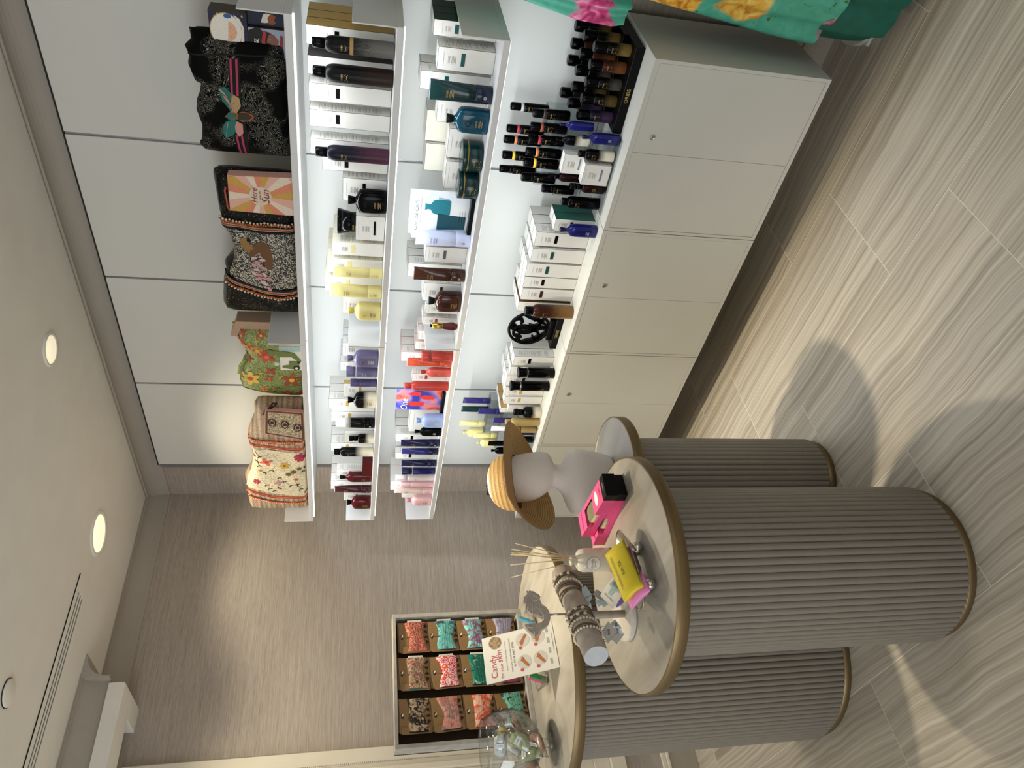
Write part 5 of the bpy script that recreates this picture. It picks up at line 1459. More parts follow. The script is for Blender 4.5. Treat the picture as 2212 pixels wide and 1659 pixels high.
for row in ([(1.6731, 1.9506), (1.7039, 1.9529), (1.7397, 1.9557), (1.7612, 1.9387), (1.7876, 1.9200), (1.8101, 1.9077)], [(1.6799, 1.9228), (1.7151, 1.9219), (1.7464, 1.9206), (1.7638, 1.9081), (1.7788, 1.9263)], [(1.6920, 1.9403), (1.7256, 1.9462), (1.7475, 1.9377)]):
    for y, z in row:
        patch('pink_petal', blob(y, z, .0055, .0105, 12, .5*(k % 3)), fx, M('petal_pink' if k % 2 else 'petal_pale'), bd, .009+.0006*(k % 4))
        k += 1

# --- green embroidered bag
t = thing('green_bag', 'green bag embroidered with red and yellow flowers, left of the black pompom bag', 'bag', (0, 0, 0))
b_, fx = pillow('bag_body', [(2.0528, 2.0598), (2.0641, 2.0571), (2.1151, 2.0507), (2.1703, 2.0280), (2.2061, 2.0239), (2.2361, 2.0435), (2.2963, 2.0597), (2.3657, 2.0690), (2.3818, 2.0312), (2.4023, 1.9665), (2.4206, 1.8954), (2.4377, 1.8281)], 2.24, .11, M('green_sequin'), t, seed=8, wr=.003)
obj('gusset', prism([(2.0229, 2.0498), (2.0207, 1.8160), (2.0889, 1.8087), (2.1004, 2.0770), (2.0602, 2.0618)], lambda a, b, t_: (2.215+.06*t_, a, max(b, ZS)), 1), M('lining_tan'), t)
ribbon('piping', [(2.0532, 2.0682), (2.0514, 1.9332)], .008, fx, M('piping_green'), t, .003)
patch('edge_piping', [(2.3657, 2.0690), (2.3818, 2.0312), (2.4023, 1.9665), (2.4206, 1.8954), (2.4361, 1.8281), (2.4279, 1.8277), (2.4125, 1.8949), (2.3943, 1.9660), (2.3740, 2.0305), (2.3594, 2.0685)], fx, M('piping_green'), t, .004, fine=2)
obj('strap', tube_path([(2.2, a, b) for a, b in [(2.2937, 2.0629), (2.2523, 2.0542), (2.2260, 2.0386), (2.2146, 2.0278)]], .006, 6), M('piping_green'), t)
for (y, z), r_, n_, mp, mc in [([(2.3063, 2.0174)][0], .030, 5, 'emb_yellow', 'emb_red'), ([(2.1777, 1.9439)][0], .026, 4, 'emb_red', 'emb_coral'), ([(2.1468, 1.9756)][0], .017, 3, 'emb_orange', 'emb_yellow'), ([(2.3125, 1.8542)][0], .030, 4, 'emb_rust', 'emb_yellow'), ([(2.1078, 2.0415)][0], .016, 4, 'emb_red', 'emb_yellow'),
                               ([(2.1271, 2.0076)][0], .014, 3, 'emb_orange', 'emb_rust'), ([(2.2619, 1.9346)][0], .018, 3, 'emb_rust', 'emb_red'), ([(2.0766, 1.9609)][0], .014, 3, 'emb_red', 'emb_yellow'), ([(2.3999, 1.8736)][0], .018, 4, 'emb_rust', 'emb_coral'), ([(2.3038, 1.9423)][0], .014, 3, 'emb_red', 'emb_orange'), ([(2.3705, 1.9644)][0], .014, 3, 'emb_orange', 'emb_rust'), ([(2.0695, 2.0287)][0], .012, 3, 'emb_rust', 'emb_red'), ([(2.4025, 1.8216)][0], .014, 3, 'emb_pink', 'emb_rust'), ([(2.1985, 2.0135)][0], .014, 3, 'emb_rust', 'emb_red')]:
    flower(t, fx, y, z, r_*1.35, n_+1, M(mp), M(mc), rot=y*40)
for ln in ([(2.0641, 1.9860), (2.0980, 1.9791), (2.1399, 1.9775)], [(2.2485, 1.9783), (2.2707, 1.9725), (2.2933, 1.9691)], [(2.3540, 1.9378), (2.3695, 1.9286), (2.3770, 1.9137)], [(2.2762, 1.9130), (2.2909, 1.8987)]):
    sprig(t, fx, ln, M('emb_yellow'), M('emb_yellow'), .008)

# --- dinosaur tractor box in front of it
t = thing('dinosaur_box', 'small picture box of a green dinosaur driving a tractor', 'box', (0, 0, 0))
dn = [(2.0435, 1.8843), (2.1716, 1.8856)]
z1_ = dn[0][1]
y0_, y1_ = [(2.0436, 1.8398)][0][0], [(2.1694, 1.8430)][0][0]
obj('box_body', box_bm(2.103, 2.125, y0_, y1_, ZS, z1_, .001), M('kid_white'), t)
FXd = lambda y, z: 2.103
patch('sky_print', [(y0_+.001, z1_-.001), (y0_+.001, ZS+.001), (y0_+.022, ZS+.001), (y0_+.024, z1_-.001)], FXd, M('dino_sky'), t, .0007)
patch('dinosaur', [(2.0588, 1.9235), (2.0897, 1.9246), (2.0891, 1.9104), (2.0749, 1.9002), (2.0951, 1.8872), (2.0932, 1.8396), (2.1202, 1.8120), (2.1163, 1.8022), (2.0719, 1.8292), (2.0634, 1.8713), (2.0648, 1.9043), (2.0584, 1.9132)], FXd, M('dino_green'), t, .004)
patch('tractor', [(2.1182, 1.8503), (2.1167, 1.8118), (2.1632, 1.8136), (2.1607, 1.8426), (2.1547, 1.8761), (2.1440, 1.8755), (2.1395, 1.8513)], FXd, M('dino_green'), t, .002)
patch('wheel', blob(*[(2.1528, 1.8229)][0], .012, .012, 20), FXd, M('kid_black'), t, .0045)
patch('wheel_hub', blob(*[(2.1528, 1.8229)][0], .006, .006, 16), FXd, M('kid_white'), t, .005)
patch('wheel', blob(*[(2.1203, 1.8134)][0], .006, .006, 16), FXd, M('kid_black'), t, .0045)
patch('smoke_cloud', blob(*[(2.1341, 1.8965)][0], .009, .009, 14, wob=.4), FXd, M('dino_cloud'), t, .004)

# --- clutch with three beaded eyes
t = thing('eye_clutch', 'small beaded clutch with three embroidered eyes and a black wrist strap', 'clutch', (0, 0, 0))
pc = [(2.3768, 1.9539), (2.3935, 1.7941), (2.5723, 1.8033), (2.5291, 1.9657)]
q = [(pc[0][0], pc[0][1]), (pc[1][0], ZS+.001), (pc[2][0], ZS+.001), (pc[3][0], pc[3][1])]
obj('pouch', prism(q, lambda a, b, t_: (2.076+.018*t_, a, b), 1), M('braid_pink'), t)
mid = (sum(a for a, b in q)/4, sum(b for a, b in q)/4)
shr = lambda f: [(mid[0]+(a-mid[0])*f, mid[1]+(b-mid[1])*f) for a, b in q]
FXe = lambda y, z: 2.076
patch('braid_border', shr(.97), FXe, M('braid_dark'), t, .0006)
patch('inner_border', shr(.86), FXe, M('braid_pink'), t, .0010)
patch('sequin_field', shr(.80), FXe, M('eye_sequins'), t, .0014)
for y, z in [(2.4549, 1.9311), (2.4673, 1.8815), (2.4866, 1.8304)]:
    e = patch('eye_outline', [(y+.033*math.cos(a)*(1 if k % 2 else .62), z+.0215*math.sin(a)*(1 if k % 2 else .62)) for k, a in enumerate([2*PI*i/36 for i in range(36)])], FXe, M('black_felt'), t, .0018)
    patch('eye_white', [(y-.021, z), (y-.011, z+.009), (y, z+.0115), (y+.011, z+.009), (y+.021, z), (y+.011, z-.009), (y, z-.0115), (y-.011, z-.009)], FXe, M('eye_peach'), e, .0024)
    patch('iris', blob(y, z, .0090, .0085, 16), FXe, M('eye_blue'), e, .003)
sl = [(2.3998, 1.9624), (2.3833, 1.9386), (2.3630, 1.9172), (2.3454, 1.9086), (2.3458, 1.9212), (2.3713, 1.9353), (2.3957, 1.9596), (2.4200, 1.9673)]
obj('wrist_strap', tube_path([(2.086, a, b) for a, b in sl], .0035, 6), M('strap_black'), t)

# --- cream floral tote with pompom trims
t = thing('floral_tote', 'cream tote embroidered with flowers, with pompom trims and striped ends', 'bag', (0, 0, 0))
b_, fx = pillow('bag_body', [(2.4075, 1.9944), (2.4295, 2.0092), (2.4912, 2.0120), (2.5591, 2.0355), (2.5938, 2.0451), (2.6069, 2.0483), (2.6467, 2.0517), (2.6735, 2.0396), (2.7562, 2.0355), (2.8516, 2.0536), (2.8907, 2.0684), (2.9204, 2.0866), (2.9505, 2.0903), (3.0018, 2.0851), (3.0541, 2.0879), (3.1075, 2.0883), (3.1732, 2.0892), (3.2236, 2.0898), (3.2356, 1.9623), (3.2460, 1.8531)], 2.168, .13, M('woven_stripes'), t, ny=70, seed=11, wr=.005, squeeze=(3.10, 3.190))
pan = [(2.6645, 2.0426), (2.7562, 2.0339), (2.8516, 2.0514), (2.9006, 2.0693), (2.9507, 2.0791), (2.9665, 2.0437), (3.0039, 1.9605), (3.0323, 1.8453), (3.0331, 1.8052), (2.8534, 1.8023), (2.6909, 1.7998), (2.6893, 1.8873), (2.6732, 1.9675)]
panel('cream_panel', pan, fx, M('cream_beaded'), t, .006)
for ln in ([(2.6378, 2.0510), (2.6550, 1.9395), (2.6744, 1.8020)], [(2.9729, 2.0883), (3.0301, 1.9620), (3.0490, 1.8104)]):
    ribbon('pink_braid', ln, .011, fx, M('pom_coral'), t, .0055)
    ribbon('braid_line', ln, .003, fx, M('script_red'), t, .0066)
for i, (ln, sg) in enumerate((([(2.6069, 2.0462), (2.6192, 1.9373), (2.6344, 1.8008)], -1), ([(3.0142, 2.0873), (3.0694, 1.9644), (3.0835, 1.8114)], 1))):
    pompoms('coral_pompoms', ln, fx, M('pom_coral'), t, .0042, .007, .006, sg*.009, seed=i)
    pompoms('peach_pompoms', ln, fx, M('pom_peach'), t, .0042, .0085, .006, sg*.004, seed=i+3)
    pompoms('orange_pompoms', ln, fx, M('pom_orange'), t, .0042, .008, .006, -sg*.001, seed=i+6)
for (y, z), r_, n_, mp, mc in [([(2.7516, 1.9781)][0], .030, 4, 'emb_coral', 'emb_pink'), ([(2.7801, 1.9000)][0], .024, 6, 'emb_yellow', 'emb_red'), ([(2.7235, 1.8284)][0], .030, 9, 'emb_pink', 'emb_pink'), ([(2.8430, 1.8863)][0], .013, 8, 'emb_olive', 'emb_red'), ([(2.8285, 1.8632)][0], .013, 8, 'emb_olive', 'emb_red'), ([(2.8092, 1.8371)][0], .012, 8, 'emb_olive', 'emb_red'),
                               ([(2.9011, 2.0274)][0], .018, 7, 'emb_pink', 'emb_coral'), ([(2.9121, 1.9323)][0], .020, 4, 'petal_pink', 'emb_silver'), ([(2.8828, 1.8541)][0], .012, 5, 'emb_coral', 'emb_red'), ([(2.7191, 2.0299)][0], .013, 5, 'emb_pink', 'emb_coral'), ([(2.8180, 2.0074)][0], .010, 3, 'emb_yellow', 'emb_orange')]:
    flower(t, fx, y, z, r_, n_, M(mp), M(mc), rot=z*30, lift=.0072)
for ln in ([(2.8328, 1.9502), (2.8722, 1.9300), (2.9023, 1.9090), (2.9329, 1.8819), (2.9333, 1.8532)], [(2.8864, 2.0039), (2.9215, 1.9867), (2.9521, 1.9745), (2.9729, 1.9586), (2.9527, 1.9345)], [(2.8927, 1.8630), (2.9231, 1.8528), (2.9643, 1.8370), (2.9959, 1.8147)], [(2.6825, 2.0217), (2.7098, 2.0050), (2.7562, 2.0165), (2.7845, 2.0105)], [(2.7752, 1.9357), (2.8134, 1.9546), (2.8326, 1.9835)], [(2.8532, 1.8387), (2.8385, 1.8240), (2.8141, 1.8119)]):
    sprig(t, fx, ln, M('emb_dark'), M('emb_olive'), .009, lift=.0075)
# ------------------------------------------------------------------ bust with straw hat on the small table
mat('bust_linen', 'D8CFC5', .85, noise=.05, nscale=420, bump=.25)
def hat_materials():
    g = NT('straw_braid')
    tc = g.n('TexCoord')
    ln = g.n('VectorMath', operation='LENGTH')
    g.t.links.new(tc.outputs['UV'], ln.inputs[0])
    uv = g.n('SeparateXYZ')
    g.t.links.new(tc.outputs['UV'], uv.inputs[0])
    ml = g.n('Math', {1: 16.0}, operation='MULTIPLY')
    g.t.links.new(uv.outputs['X'], ml.inputs[0])
    fr = g.n('Math', operation='FRACT')
    g.put(fr.inputs[0], ml)
    st = g.ramp(fr.outputs[0], [(0, '4A3418'), (.10, '8E6C38'), (.30, 'B08B50'), (.62, 'C29C5E'), (.72, '6A4E26'), (.80, 'B78F4A'), (.92, '7A5A2C'), (1, '4A3418')])
    n = g.n('TexNoise', {'Scale': 420.0})
    g.t.links.new(tc.outputs['Object'], n.inputs['Vector'])
    g.set(Base_Color=g.mix(.22, st, g.ramp(n, [(.35, '6B4E24'), (.7, 'E2C486')])), Roughness=.7)
    g.bump(fr.outputs[0], .4, .002)
    mat('straw_cream', 'E6DBB4', .75, noise=.05, nscale=200, bump=.2)
hat_materials()
bx_, by_, bz_ = 1.395, 1.925, .750
t = thing('display_bust', 'featureless linen-covered head and shoulders bust wearing a straw hat', 'bust', (bx_, by_, bz_), rotz=R(-30))
# sections run from the cut base up; local +x is where the face looks
S_ = [(0, .062, .094, 2.6, -.022, 0), (.006, .066, .098, 2.6, -.022, 0), (.06, .070, .112, 2.8, -.020, 0), (.112, .070, .114, 2.9, -.014, 0), (.136, .066, .108, 2.8, -.010, 0), (.150, .058, .094, 2.5, -.006, 0), (.161, .050, .066, 2.2, -.002, 0), (.172, .043, .048, 2, .002, 0), (.188, .038, .040, 2, .006, 0), (.203, .036, .038, 2, .011, 0),
      (.208, .038, .050, 2, .024, 0), (.218, .046, .063, 2, .025, 0), (.238, .055, .073, 2, .018, 0), (.265, .062, .079, 2, .011, 0), (.295, .066, .080, 2, .005, 0), (.330, .066, .078, 2, .001, 0), (.360, .060, .070, 2, -.002, 0), (.380, .044, .052, 2, -.004, 0), (.392, .022, .026, 2, -.004, 0), (.396, .003, .004, 2, -.004, 0)]
bo = obj('bust_form', loft(S_, 40), M('bust_linen'), t)
ss = bo.modifiers.new('soften', 'SUBSURF')
ss.levels = ss.render_levels = 1
obj('seam', tube_path([(-.070, -.046, .151), (-.092, -.056, .12), (-.105, -.052, .06), (-.100, -.046, .006)], .0007, 5), mat('seam_thread', '8C8076', .9), t)
hat = thing('straw_hat', 'wide-brimmed striped straw sun hat with a cream crown on the bust', 'hat', (1.392, 1.932, 1.070))
HAT_AX = Vector((.135, .40, 1.0)).normalized()
hat.rotation_mode = 'QUATERNION'
hat.rotation_quaternion = HAT_AX.to_track_quat('Z', 'Y')
def hat_surface(prof, zfun, seg=72, name='brim', thick=.0022, u1=1):
    vs, fs, uvs = [], [], []
    n = len(prof)
    for side in (0, 1):
        for i, (r, z) in enumerate(prof):
            for k in range(seg):
                a = 2*PI*k/seg
                rr, zz = zfun(r, z, a)
                vs.append((rr*math.cos(a), rr*math.sin(a), zz-(thick if side else 0)))
                uvs.append((i/(n-1)*u1, k/seg))
    m = n*seg
    for side in (0, 1):
        for i in range(n-1):
            for k in range(seg):
                a, b = i*seg+k+side*m, i*seg+(k+1) % seg+side*m
                f = (a, b, b+seg, a+seg)
                fs.append(f if side else f[::-1])
    for k in range(seg):
        j = (k+1) % seg
        a, b = (n-1)*seg+k, (n-1)*seg+j
        fs.append((a, b, b+m, a+m))
        fs.append((k+m, j+m, j, k))
    me = new_mesh(name, vs, fs, True)
    ul = me.uv_layers.new(name='UVMap')
    for lp_ in me.loops:
        ul.data[lp_.index].uv = uvs[lp_.vertex_index]
    return me
inv = hat.rotation_quaternion.inverted()
dl = inv @ Vector((-.63, .66, 0))     # towards the picture's left
dn_ = inv @ Vector((-.69, -.72, 0))   # towards the camera
AL, AC = math.atan2(dl.y, dl.x), math.atan2(dn_.y, dn_.x)
def brim_z(r, z, a):
    s = max(0, (r-.089)/.112)
    left = math.cos(a-AL)
    cam_ = math.cos(a-AC)
    drop = -.085*max(0, left)**1.2*s**1.4 - .045*max(0, -cam_)*s**1.2 + .006*max(0, cam_)*s
    shrink = 1-s*(.20*max(0, left)**2+.26*max(0, -left)*max(0, -cam_)+.10*max(0, -cam_))
    return r*shrink, z+drop
obj('brim', hat_surface([(.089+.112*i/16, .004-.004*i/16) for i in range(17)], brim_z), M('straw_braid'), hat)
ck = lambda r, z, a: (r*(1+.06*math.cos(2*(a-AL))), z)
obj('crown', hat_surface([(.090, .003), (.0895, .015), (.088, .030), (.085, .046), (.079, .060), (.070, .074), (.060, .083)], ck, u1=.36), M('straw_braid'), hat)
obj('crown_top', hat_surface([(.0605, .083), (.050, .089), (.036, .095), (.020, .098), (.006, .099)], ck), M('straw_cream'), hat)
tgp = thing('hat_tag', 'cream swing tag with turquoise ribbon hanging at the back of the straw hat', 'tag', (0, 0, 0))
pq = [(1.3553, 1.9895, 1.1042), (1.3541, 1.9906, 1.0774), (1.3361, 2.0076, 1.0853), (1.3413, 2.0027, 1.1080)]
obj('card', prism([(a, b) for a, _, b in pq], lambda a, b, t_: (a, pq[0][1]+(a-pq[0][0])*-.95+.0012*t_, b), 1), M('straw_cream'), tgp)
rb = [(1.3564, 1.9884, 1.1211), (1.3593, 1.9856, 1.1100), (1.3543, 1.9904, 1.1056), (1.3494, 1.9950, 1.1167), (1.3443, 1.9999, 1.1053), (1.3353, 2.0084, 1.1092), (1.3334, 2.0102, 1.1176), (1.3424, 2.0017, 1.1151), (1.3473, 1.9970, 1.1068)]
obj('ribbon', tube_path([(a, b-.004, c) for a, b, c in rb], .0022, 5), mat('ribbon_turquoise', '5FB2C4', .3), tgp)

# ------------------------------------------------------------------ pink boxes on the nearest table
mat('pink_card', 'F0508E', .5, noise=.02)
mat('pink_side', 'E3458A', .5, noise=.02)
mat('black_card', '060606', .5, noise=.02, spec=.2)
mat('soap_cream', 'D8CBA0', .6, noise=.12, nscale=60)
mat('box_inside', '8A7D66', .7)
def soap_box(label, loc, rot, z):
    t_ = thing('soap_box', label, 'box', loc, rotz=rot, group='pink soap boxes')
    W_, L_, H_ = .064, .252, .033
    wy0, wy1 = .115, .190
    # pink tray with a window cut through the top and near side
    b = bmesh.new()
    for q in ((0, W_, .028, wy0, 0, H_), (0, W_, wy1, L_, 0, H_), (0, W_, wy0, wy1, 0, .004), (W_-.004, W_, wy0, wy1, .004, H_), (0, .0015, wy0, wy1, .004, .018), (W_-.012, W_-.004, wy0, wy1, H_-.0015, H_)):
        box_bm(*q, bm=b)
    obj('pink_sleeve', b, M('pink_card'), t_)
    obj('black_end', box_bm(-.0006, W_+.0006, 0, .030, -.0, H_+.0006, .0006), M('black_card'), t_)
    obj('soap_bar', loft([(.004, .034, .024, 4), (.010, .036, .026, 4), (.026, .034, .024, 4), (.029, .030, .020, 4)], 24), M('soap_cream'), t_, (.031, (wy0+wy1)/2, 0))
    obj('window_film', box_bm(.0008, W_-.010, wy0, wy1, H_-.0008, H_-.0003), M('acrylic'), t_)
    obj('oval_badge', loft([(H_, .013, .021), (H_+.0005, .013, .021)], 28), M('ink_white'), t_, (.032, .080, 0))
    lettering('lettering', [('eersmmws', .0150, 0, 0)], M('ink_black'), t_, (.032, .222, H_+.0006), (1, 0, 0), (0, 1, 0))
    lettering('small_print', [(None, (.03, .0012), 0, 0), (None, (.026, .0012), 0, -.003), (None, (.022, .0012), 0, -.006)], M('ink_red'), t_, (.032, .050, H_+.0006), (1, 0, 0), (0, 1, 0))
    lettering('end_lettering', [('LEMAPR', .007, 0, 0)], M('ink_silver'), t_, (.032, .013, H_+.0012), (1, 0, 0), (0, 1, 0))
    return t_
soap_box('lower pink and black windowed soap box on the nearest table', (1.064, 1.538, TA[2]+.0002), R(.5), 0)
soap_box('upper pink and black windowed soap box on top of the other pink box', (1.050, 1.522, TA[2]+.0342), R(-7), 0)

# ------------------------------------------------------------------ silver dish with sachets
mat('silver_dish', 'CFC7BA', .16, 1.0, noise=.03)
mat('sachet_yellow', 'E5CE2E', .55, noise=.03)
mat('sachet_pink', 'EE8FC4', .55, noise=.03)
mat('sachet_white', 'E8E6DC', .55, noise=.02)
mat('sachet_violet', '6E5590', .55)
mat('badge_blue', 'A9C4C6', .55)
dx_, dy_ = .850, 1.545
DA = math.atan2(.03, .205)
t = thing('silver_dish', 'oval silver dish on ball feet holding tea sachets', 'dish', (dx_, dy_, TA[2]), rotz=DA)
obj('bowl', loft([(.030, .020, .060, 2.2), (.033, .034, .090, 2.2), (.046, .044, .112, 2.2), (.048, .046, .115, 2.2), (.047, .043, .110, 2.2), (.036, .033, .088, 2.2), (.033, .018, .055, 2.2)], 48), M('silver_dish'), t)
for fx_, fy_ in ((.058, .014), (.052, -.016), (-.052, .016), (-.058, -.014)):
    obj('ball_foot', lathe([(.001, 0), (.007, .002), (.012, .008), (.014, .015), (.012, .023), (.007, .029), (.004, .031)], 24), M('silver_dish'), t, (fx_, fy_, 0))
def sachet(name, label, m, L_, W_, H_, loc, rot, rows=None, ink='ink_dark'):
    """pillow pack: two curved sheets meeting along the long edges, with concave ends"""
    t_ = thing(name, label, 'sachet', loc, rot=rot, group='tea sachets in the silver dish')
    bm = bmesh.new()
    nu, nv = 14, 10
    G_ = []
    for s in (1, -1):
        g = []
        for i in range(nu+1):
            u_ = -1+2*i/nu
            col = []
            for j in range(nv+1):
                v_ = -1+2*j/nv
                end = L_/2-(.10*L_*(1-v_*v_) if s == 1 else .10*L_*(1-v_*v_))*0
                x = u_*L_/2*(1-.06*(1-v_*v_))
                zz = s*H_/2*(1-v_*v_)*(1-.25*abs(u_)**6)
                col.append(bm.verts.new((x, v_*W_/2, zz)))
            g.append(col)
        for i in range(nu):
            for j in range(nv):
                q = (g[i][j], g[i+1][j], g[i+1][j+1], g[i][j+1])
                bm.faces.new(q if s == 1 else q[::-1])
        G_.append(g)
    for i in (0, nu):
        for j in range(nv):
            q = (G_[0][i][j], G_[0][i][j+1], G_[1][i][j+1], G_[1][i][j])
            try:
                bm.faces.new(q if i == 0 else q[::-1])
            except ValueError:
                pass
    bmesh.ops.remove_doubles(bm, verts=list(bm.verts), dist=.0002)
    bmesh.ops.recalc_face_normals(bm, faces=list(bm.faces))
    obj('packet', from_bm('packet', bm, True), m, t_)
    if rows:
        V, Fc = text_geo(rows)
        P3 = [(a, b, H_/2*(1-(2*b/W_)**2)+.0010) for a, b in V]
        obj('lettering', new_mesh('lettering', P3, Fc), M(ink), t_)
    return t_
YS = (dx_-.006, dy_-.004, TA[2]+.064)
s1 = sachet('tea_sachet', 'bright yellow tea sachet on top of the silver dish', M('sachet_yellow'), .162, .064, .022, YS, (R(38), R(0), DA+R(9)), [('SUN TEA', .0115, 0, -.002), (None, (.10, .0009), 0, .014), (None, (.11, .0009), 0, .018)])
sachet('tea_sachet', 'pink tea sachet under the yellow one in the silver dish', M('sachet_pink'), .160, .070, .016, (dx_-.026, dy_-.006, TA[2]+.053), (R(32), R(0), DA+R(12)))
s3 = sachet('tea_sachet', 'white and violet eye tea sachet tucked behind the yellow one', M('sachet_white'), .105, .080, .020, (dx_-.030, dy_+.052, TA[2]+.070), (R(42), R(0), DA+R(36)), [('EYESTEA', .013, 0, -.008), ('Tea Bags for Tired Eyes', .0062, 0, .027)], 'ink_black')
for u0, u1, v0, v1 in ((-.034, .034, -.018, .003), (-.013, .013, .003, .021)):
    vs, fs = [], []
    for i in range(9):
        b = v0+(v1-v0)*i/8
        for a in (u0, u1):
            vs.append((a, b, .010*(1-(b/.040)**2)+.0006))
    for i in range(8):
        fs.append((2*i, 2*i+1, 2*i+3, 2*i+2))
    obj('badge', new_mesh('badge', vs, fs), M('badge_blue'), s3)
obj('violet_end', loft([(-.0015, .032, .006), (.0015, .032, .006)], 16), M('sachet_violet'), s3, (-.0505, 0, 0), (0, PI/2, 0))

# ------------------------------------------------------------------ reed diffuser
mat('diffuser_glass', 'D8D2BE', .25, noise=.03, nscale=20, coat=.4)
mat('reed_wood', 'D8C49A', .7, noise=.08)
mat('badge_rose', 'C9A9A4', .5)
fx0, fy0 = 1.005, 1.772
t = thing('reed_diffuser', 'frosted reed diffuser bottle with wooden reeds beside the silver dish', 'diffuser', (fx0, fy0, TA[2]))
obj('bottle', loft([(0, .030, .030), (.003, .033, .033), (.080, .033, .033), (.092, .029, .029), (.099, .018, .018), (.102, .012, .012), (.110, .011, .011), (.111, .014, .014), (.116, .014, .014), (.117, .010, .010)], 36), M('diffuser_glass'), t)
ca = math.atan2(-fy0, -fx0)
def on_cyl(r_, ang, u_, z):
    return (r_*math.cos(ang+u_/r_), r_*math.sin(ang+u_/r_), z)
def cyl_disc(name, r_, ang, rad, zc, m, parent, n=28, ring=0):
    bm = bmesh.new()
    c_ = bm.verts.new(on_cyl(r_, ang, 0, zc))
    vs = [bm.verts.new(on_cyl(r_, ang, rad*math.cos(2*PI*k/n), zc+rad*math.sin(2*PI*k/n))) for k in range(n)]
    for k in range(n):
        bm.faces.new((c_, vs[k], vs[(k+1) % n]))
    return obj(name, from_bm(name, bm), m, parent)
cyl_disc('badge_rim', .0334, ca-.35, .021, .058, M('badge_rose'), t)
cyl_disc('badge', .0337, ca-.35, .0185, .058, M('sachet_white'), t)
V, Fc = text_geo([('VOLUSPA', .0065, 0, .004), ('MAISON', .004, 0, -.004), (None, (.018, .0007), 0, -.008)])
obj('lettering', new_mesh('lettering', [on_cyl(.0340, ca-.35, a, .058+b) for a, b in V], Fc), mat('ink_rose', '8C5A5A', .6), t)
rr = random.Random(4)
tips = [(1.0413, 1.7376, 1.1597), (1.0301, 1.7482, 1.1701), (1.0245, 1.7535, 1.1699), (1.0217, 1.7561, 1.1704), (1.0185, 1.7592, 1.1680), (1.0049, 1.7721, 1.1693), (0.9973, 1.7793, 1.1696), (0.9804, 1.7953, 1.1657), (1.0249, 1.7531, 1.1479)]
for k, (a, b, c) in enumerate(tips):
    off = (rr.uniform(-.006, .006), rr.uniform(-.006, .006))
    obj('reed', tube_path([(off[0]*.6, off[1]*.6, .02), ((a-fx0)*.3+off[0], (b-fy0)*.3+off[1], .116+.02), (a-fx0, b-fy0+rr.uniform(-.02, .02), c-TA[2])], .0013, 5), M('reed_wood'), t)

# ------------------------------------------------------------------ bracelet stand with mermaid
mat('grey_wood', 'A79B8D', .8, noise=.14, nscale=50, bump=.3)
mat('white_wash', 'C9C2B6', .8, noise=.08, nscale=40)
mat('mermaid_wood', 'B3A89B', .8, noise=.2, nscale=120)
mat('end_grey', 'B9BEC0', .7, noise=.05)
sx_, sy_ = .819, 1.724
t = thing('bracelet_stand', 'grey wooden bracelet stand with a mermaid finial on the nearest table', 'stand', (sx_, sy_, TA[2]))
obj('base_disc', loft([(0, .070, .070), (.002, .072, .072), (.014, .072, .072), (.016, .070, .070)], 48), M('white_wash'), t, (.012, .018, 0))
obj('post', loft([(.015, .0095, .0095), (.135, .0105, .0105)], 20), M('grey_wood'), t)
E1, E2 = Vector((.967, 1.774, 1.030)), Vector((.676, 1.638, 1.030))
org = Vector((sx_, sy_, TA[2]))
ax = (E2-E1).normalized()
lo = obj('arm', tube_path([E1-org, (E1+E2)/2-org, E2-org], .0300, 40), M('grey_wood'), t)
sd = Vector((0, 0, 1)).cross(ax)
capv = [tuple(E2-org+ax*.0006+sd*math.cos(a)*.0297+Vector((0, 0, 1))*math.sin(a)*.0297) for a in [2*PI*i/40 for i in range(40)]]
obj('arm_end', new_mesh('arm_end', capv, [tuple(range(40))]), M('end_grey'), t)
mx, mz = .8255, 1.100
obj('rod', tube_path([(mx-sx_, 0, 1.05-TA[2]), (mx-sx_, 0, 1.106-TA[2])], .0028, 8), M('steel'), t)
mer = [(0.8902, 1.1534), (0.8887, 1.1470), (0.8926, 1.1437), (0.8887, 1.1416), (0.8888, 1.1362), (0.8830, 1.1282), (0.8780, 1.1218), (0.8723, 1.1191), (0.8649, 1.1216), (0.8508, 1.1181), (0.8440, 1.1094), (0.8345, 1.1039), (0.8226, 1.1010), (0.8118, 1.1024), (0.7986, 1.1081), (0.7902, 1.1182), (0.7822, 1.1333), (0.7737, 1.1381), (0.7648, 1.1506), (0.7737, 1.1553), (0.7838, 1.1641), (0.7955, 1.1709), (0.8003, 1.1694), (0.8007, 1.1512), (0.8001, 1.1374), (0.8040, 1.1264), (0.8099, 1.1193), (0.8153, 1.1193), (0.8193, 1.1275), (0.8270, 1.1368), (0.8335, 1.1402), (0.8247, 1.1476), (0.8361, 1.1582), (0.8364, 1.1642), (0.8437, 1.1639), (0.8545, 1.1608), (0.8585, 1.1664), (0.8722, 1.1627), (0.8780, 1.1556), (0.8821, 1.1528)]
mm = obj('mermaid', prism(mer, lambda a, b, t_: (a-sx_, 1.716-sy_+.013*t_, b-TA[2]), 1), M('mermaid_wood'), t)
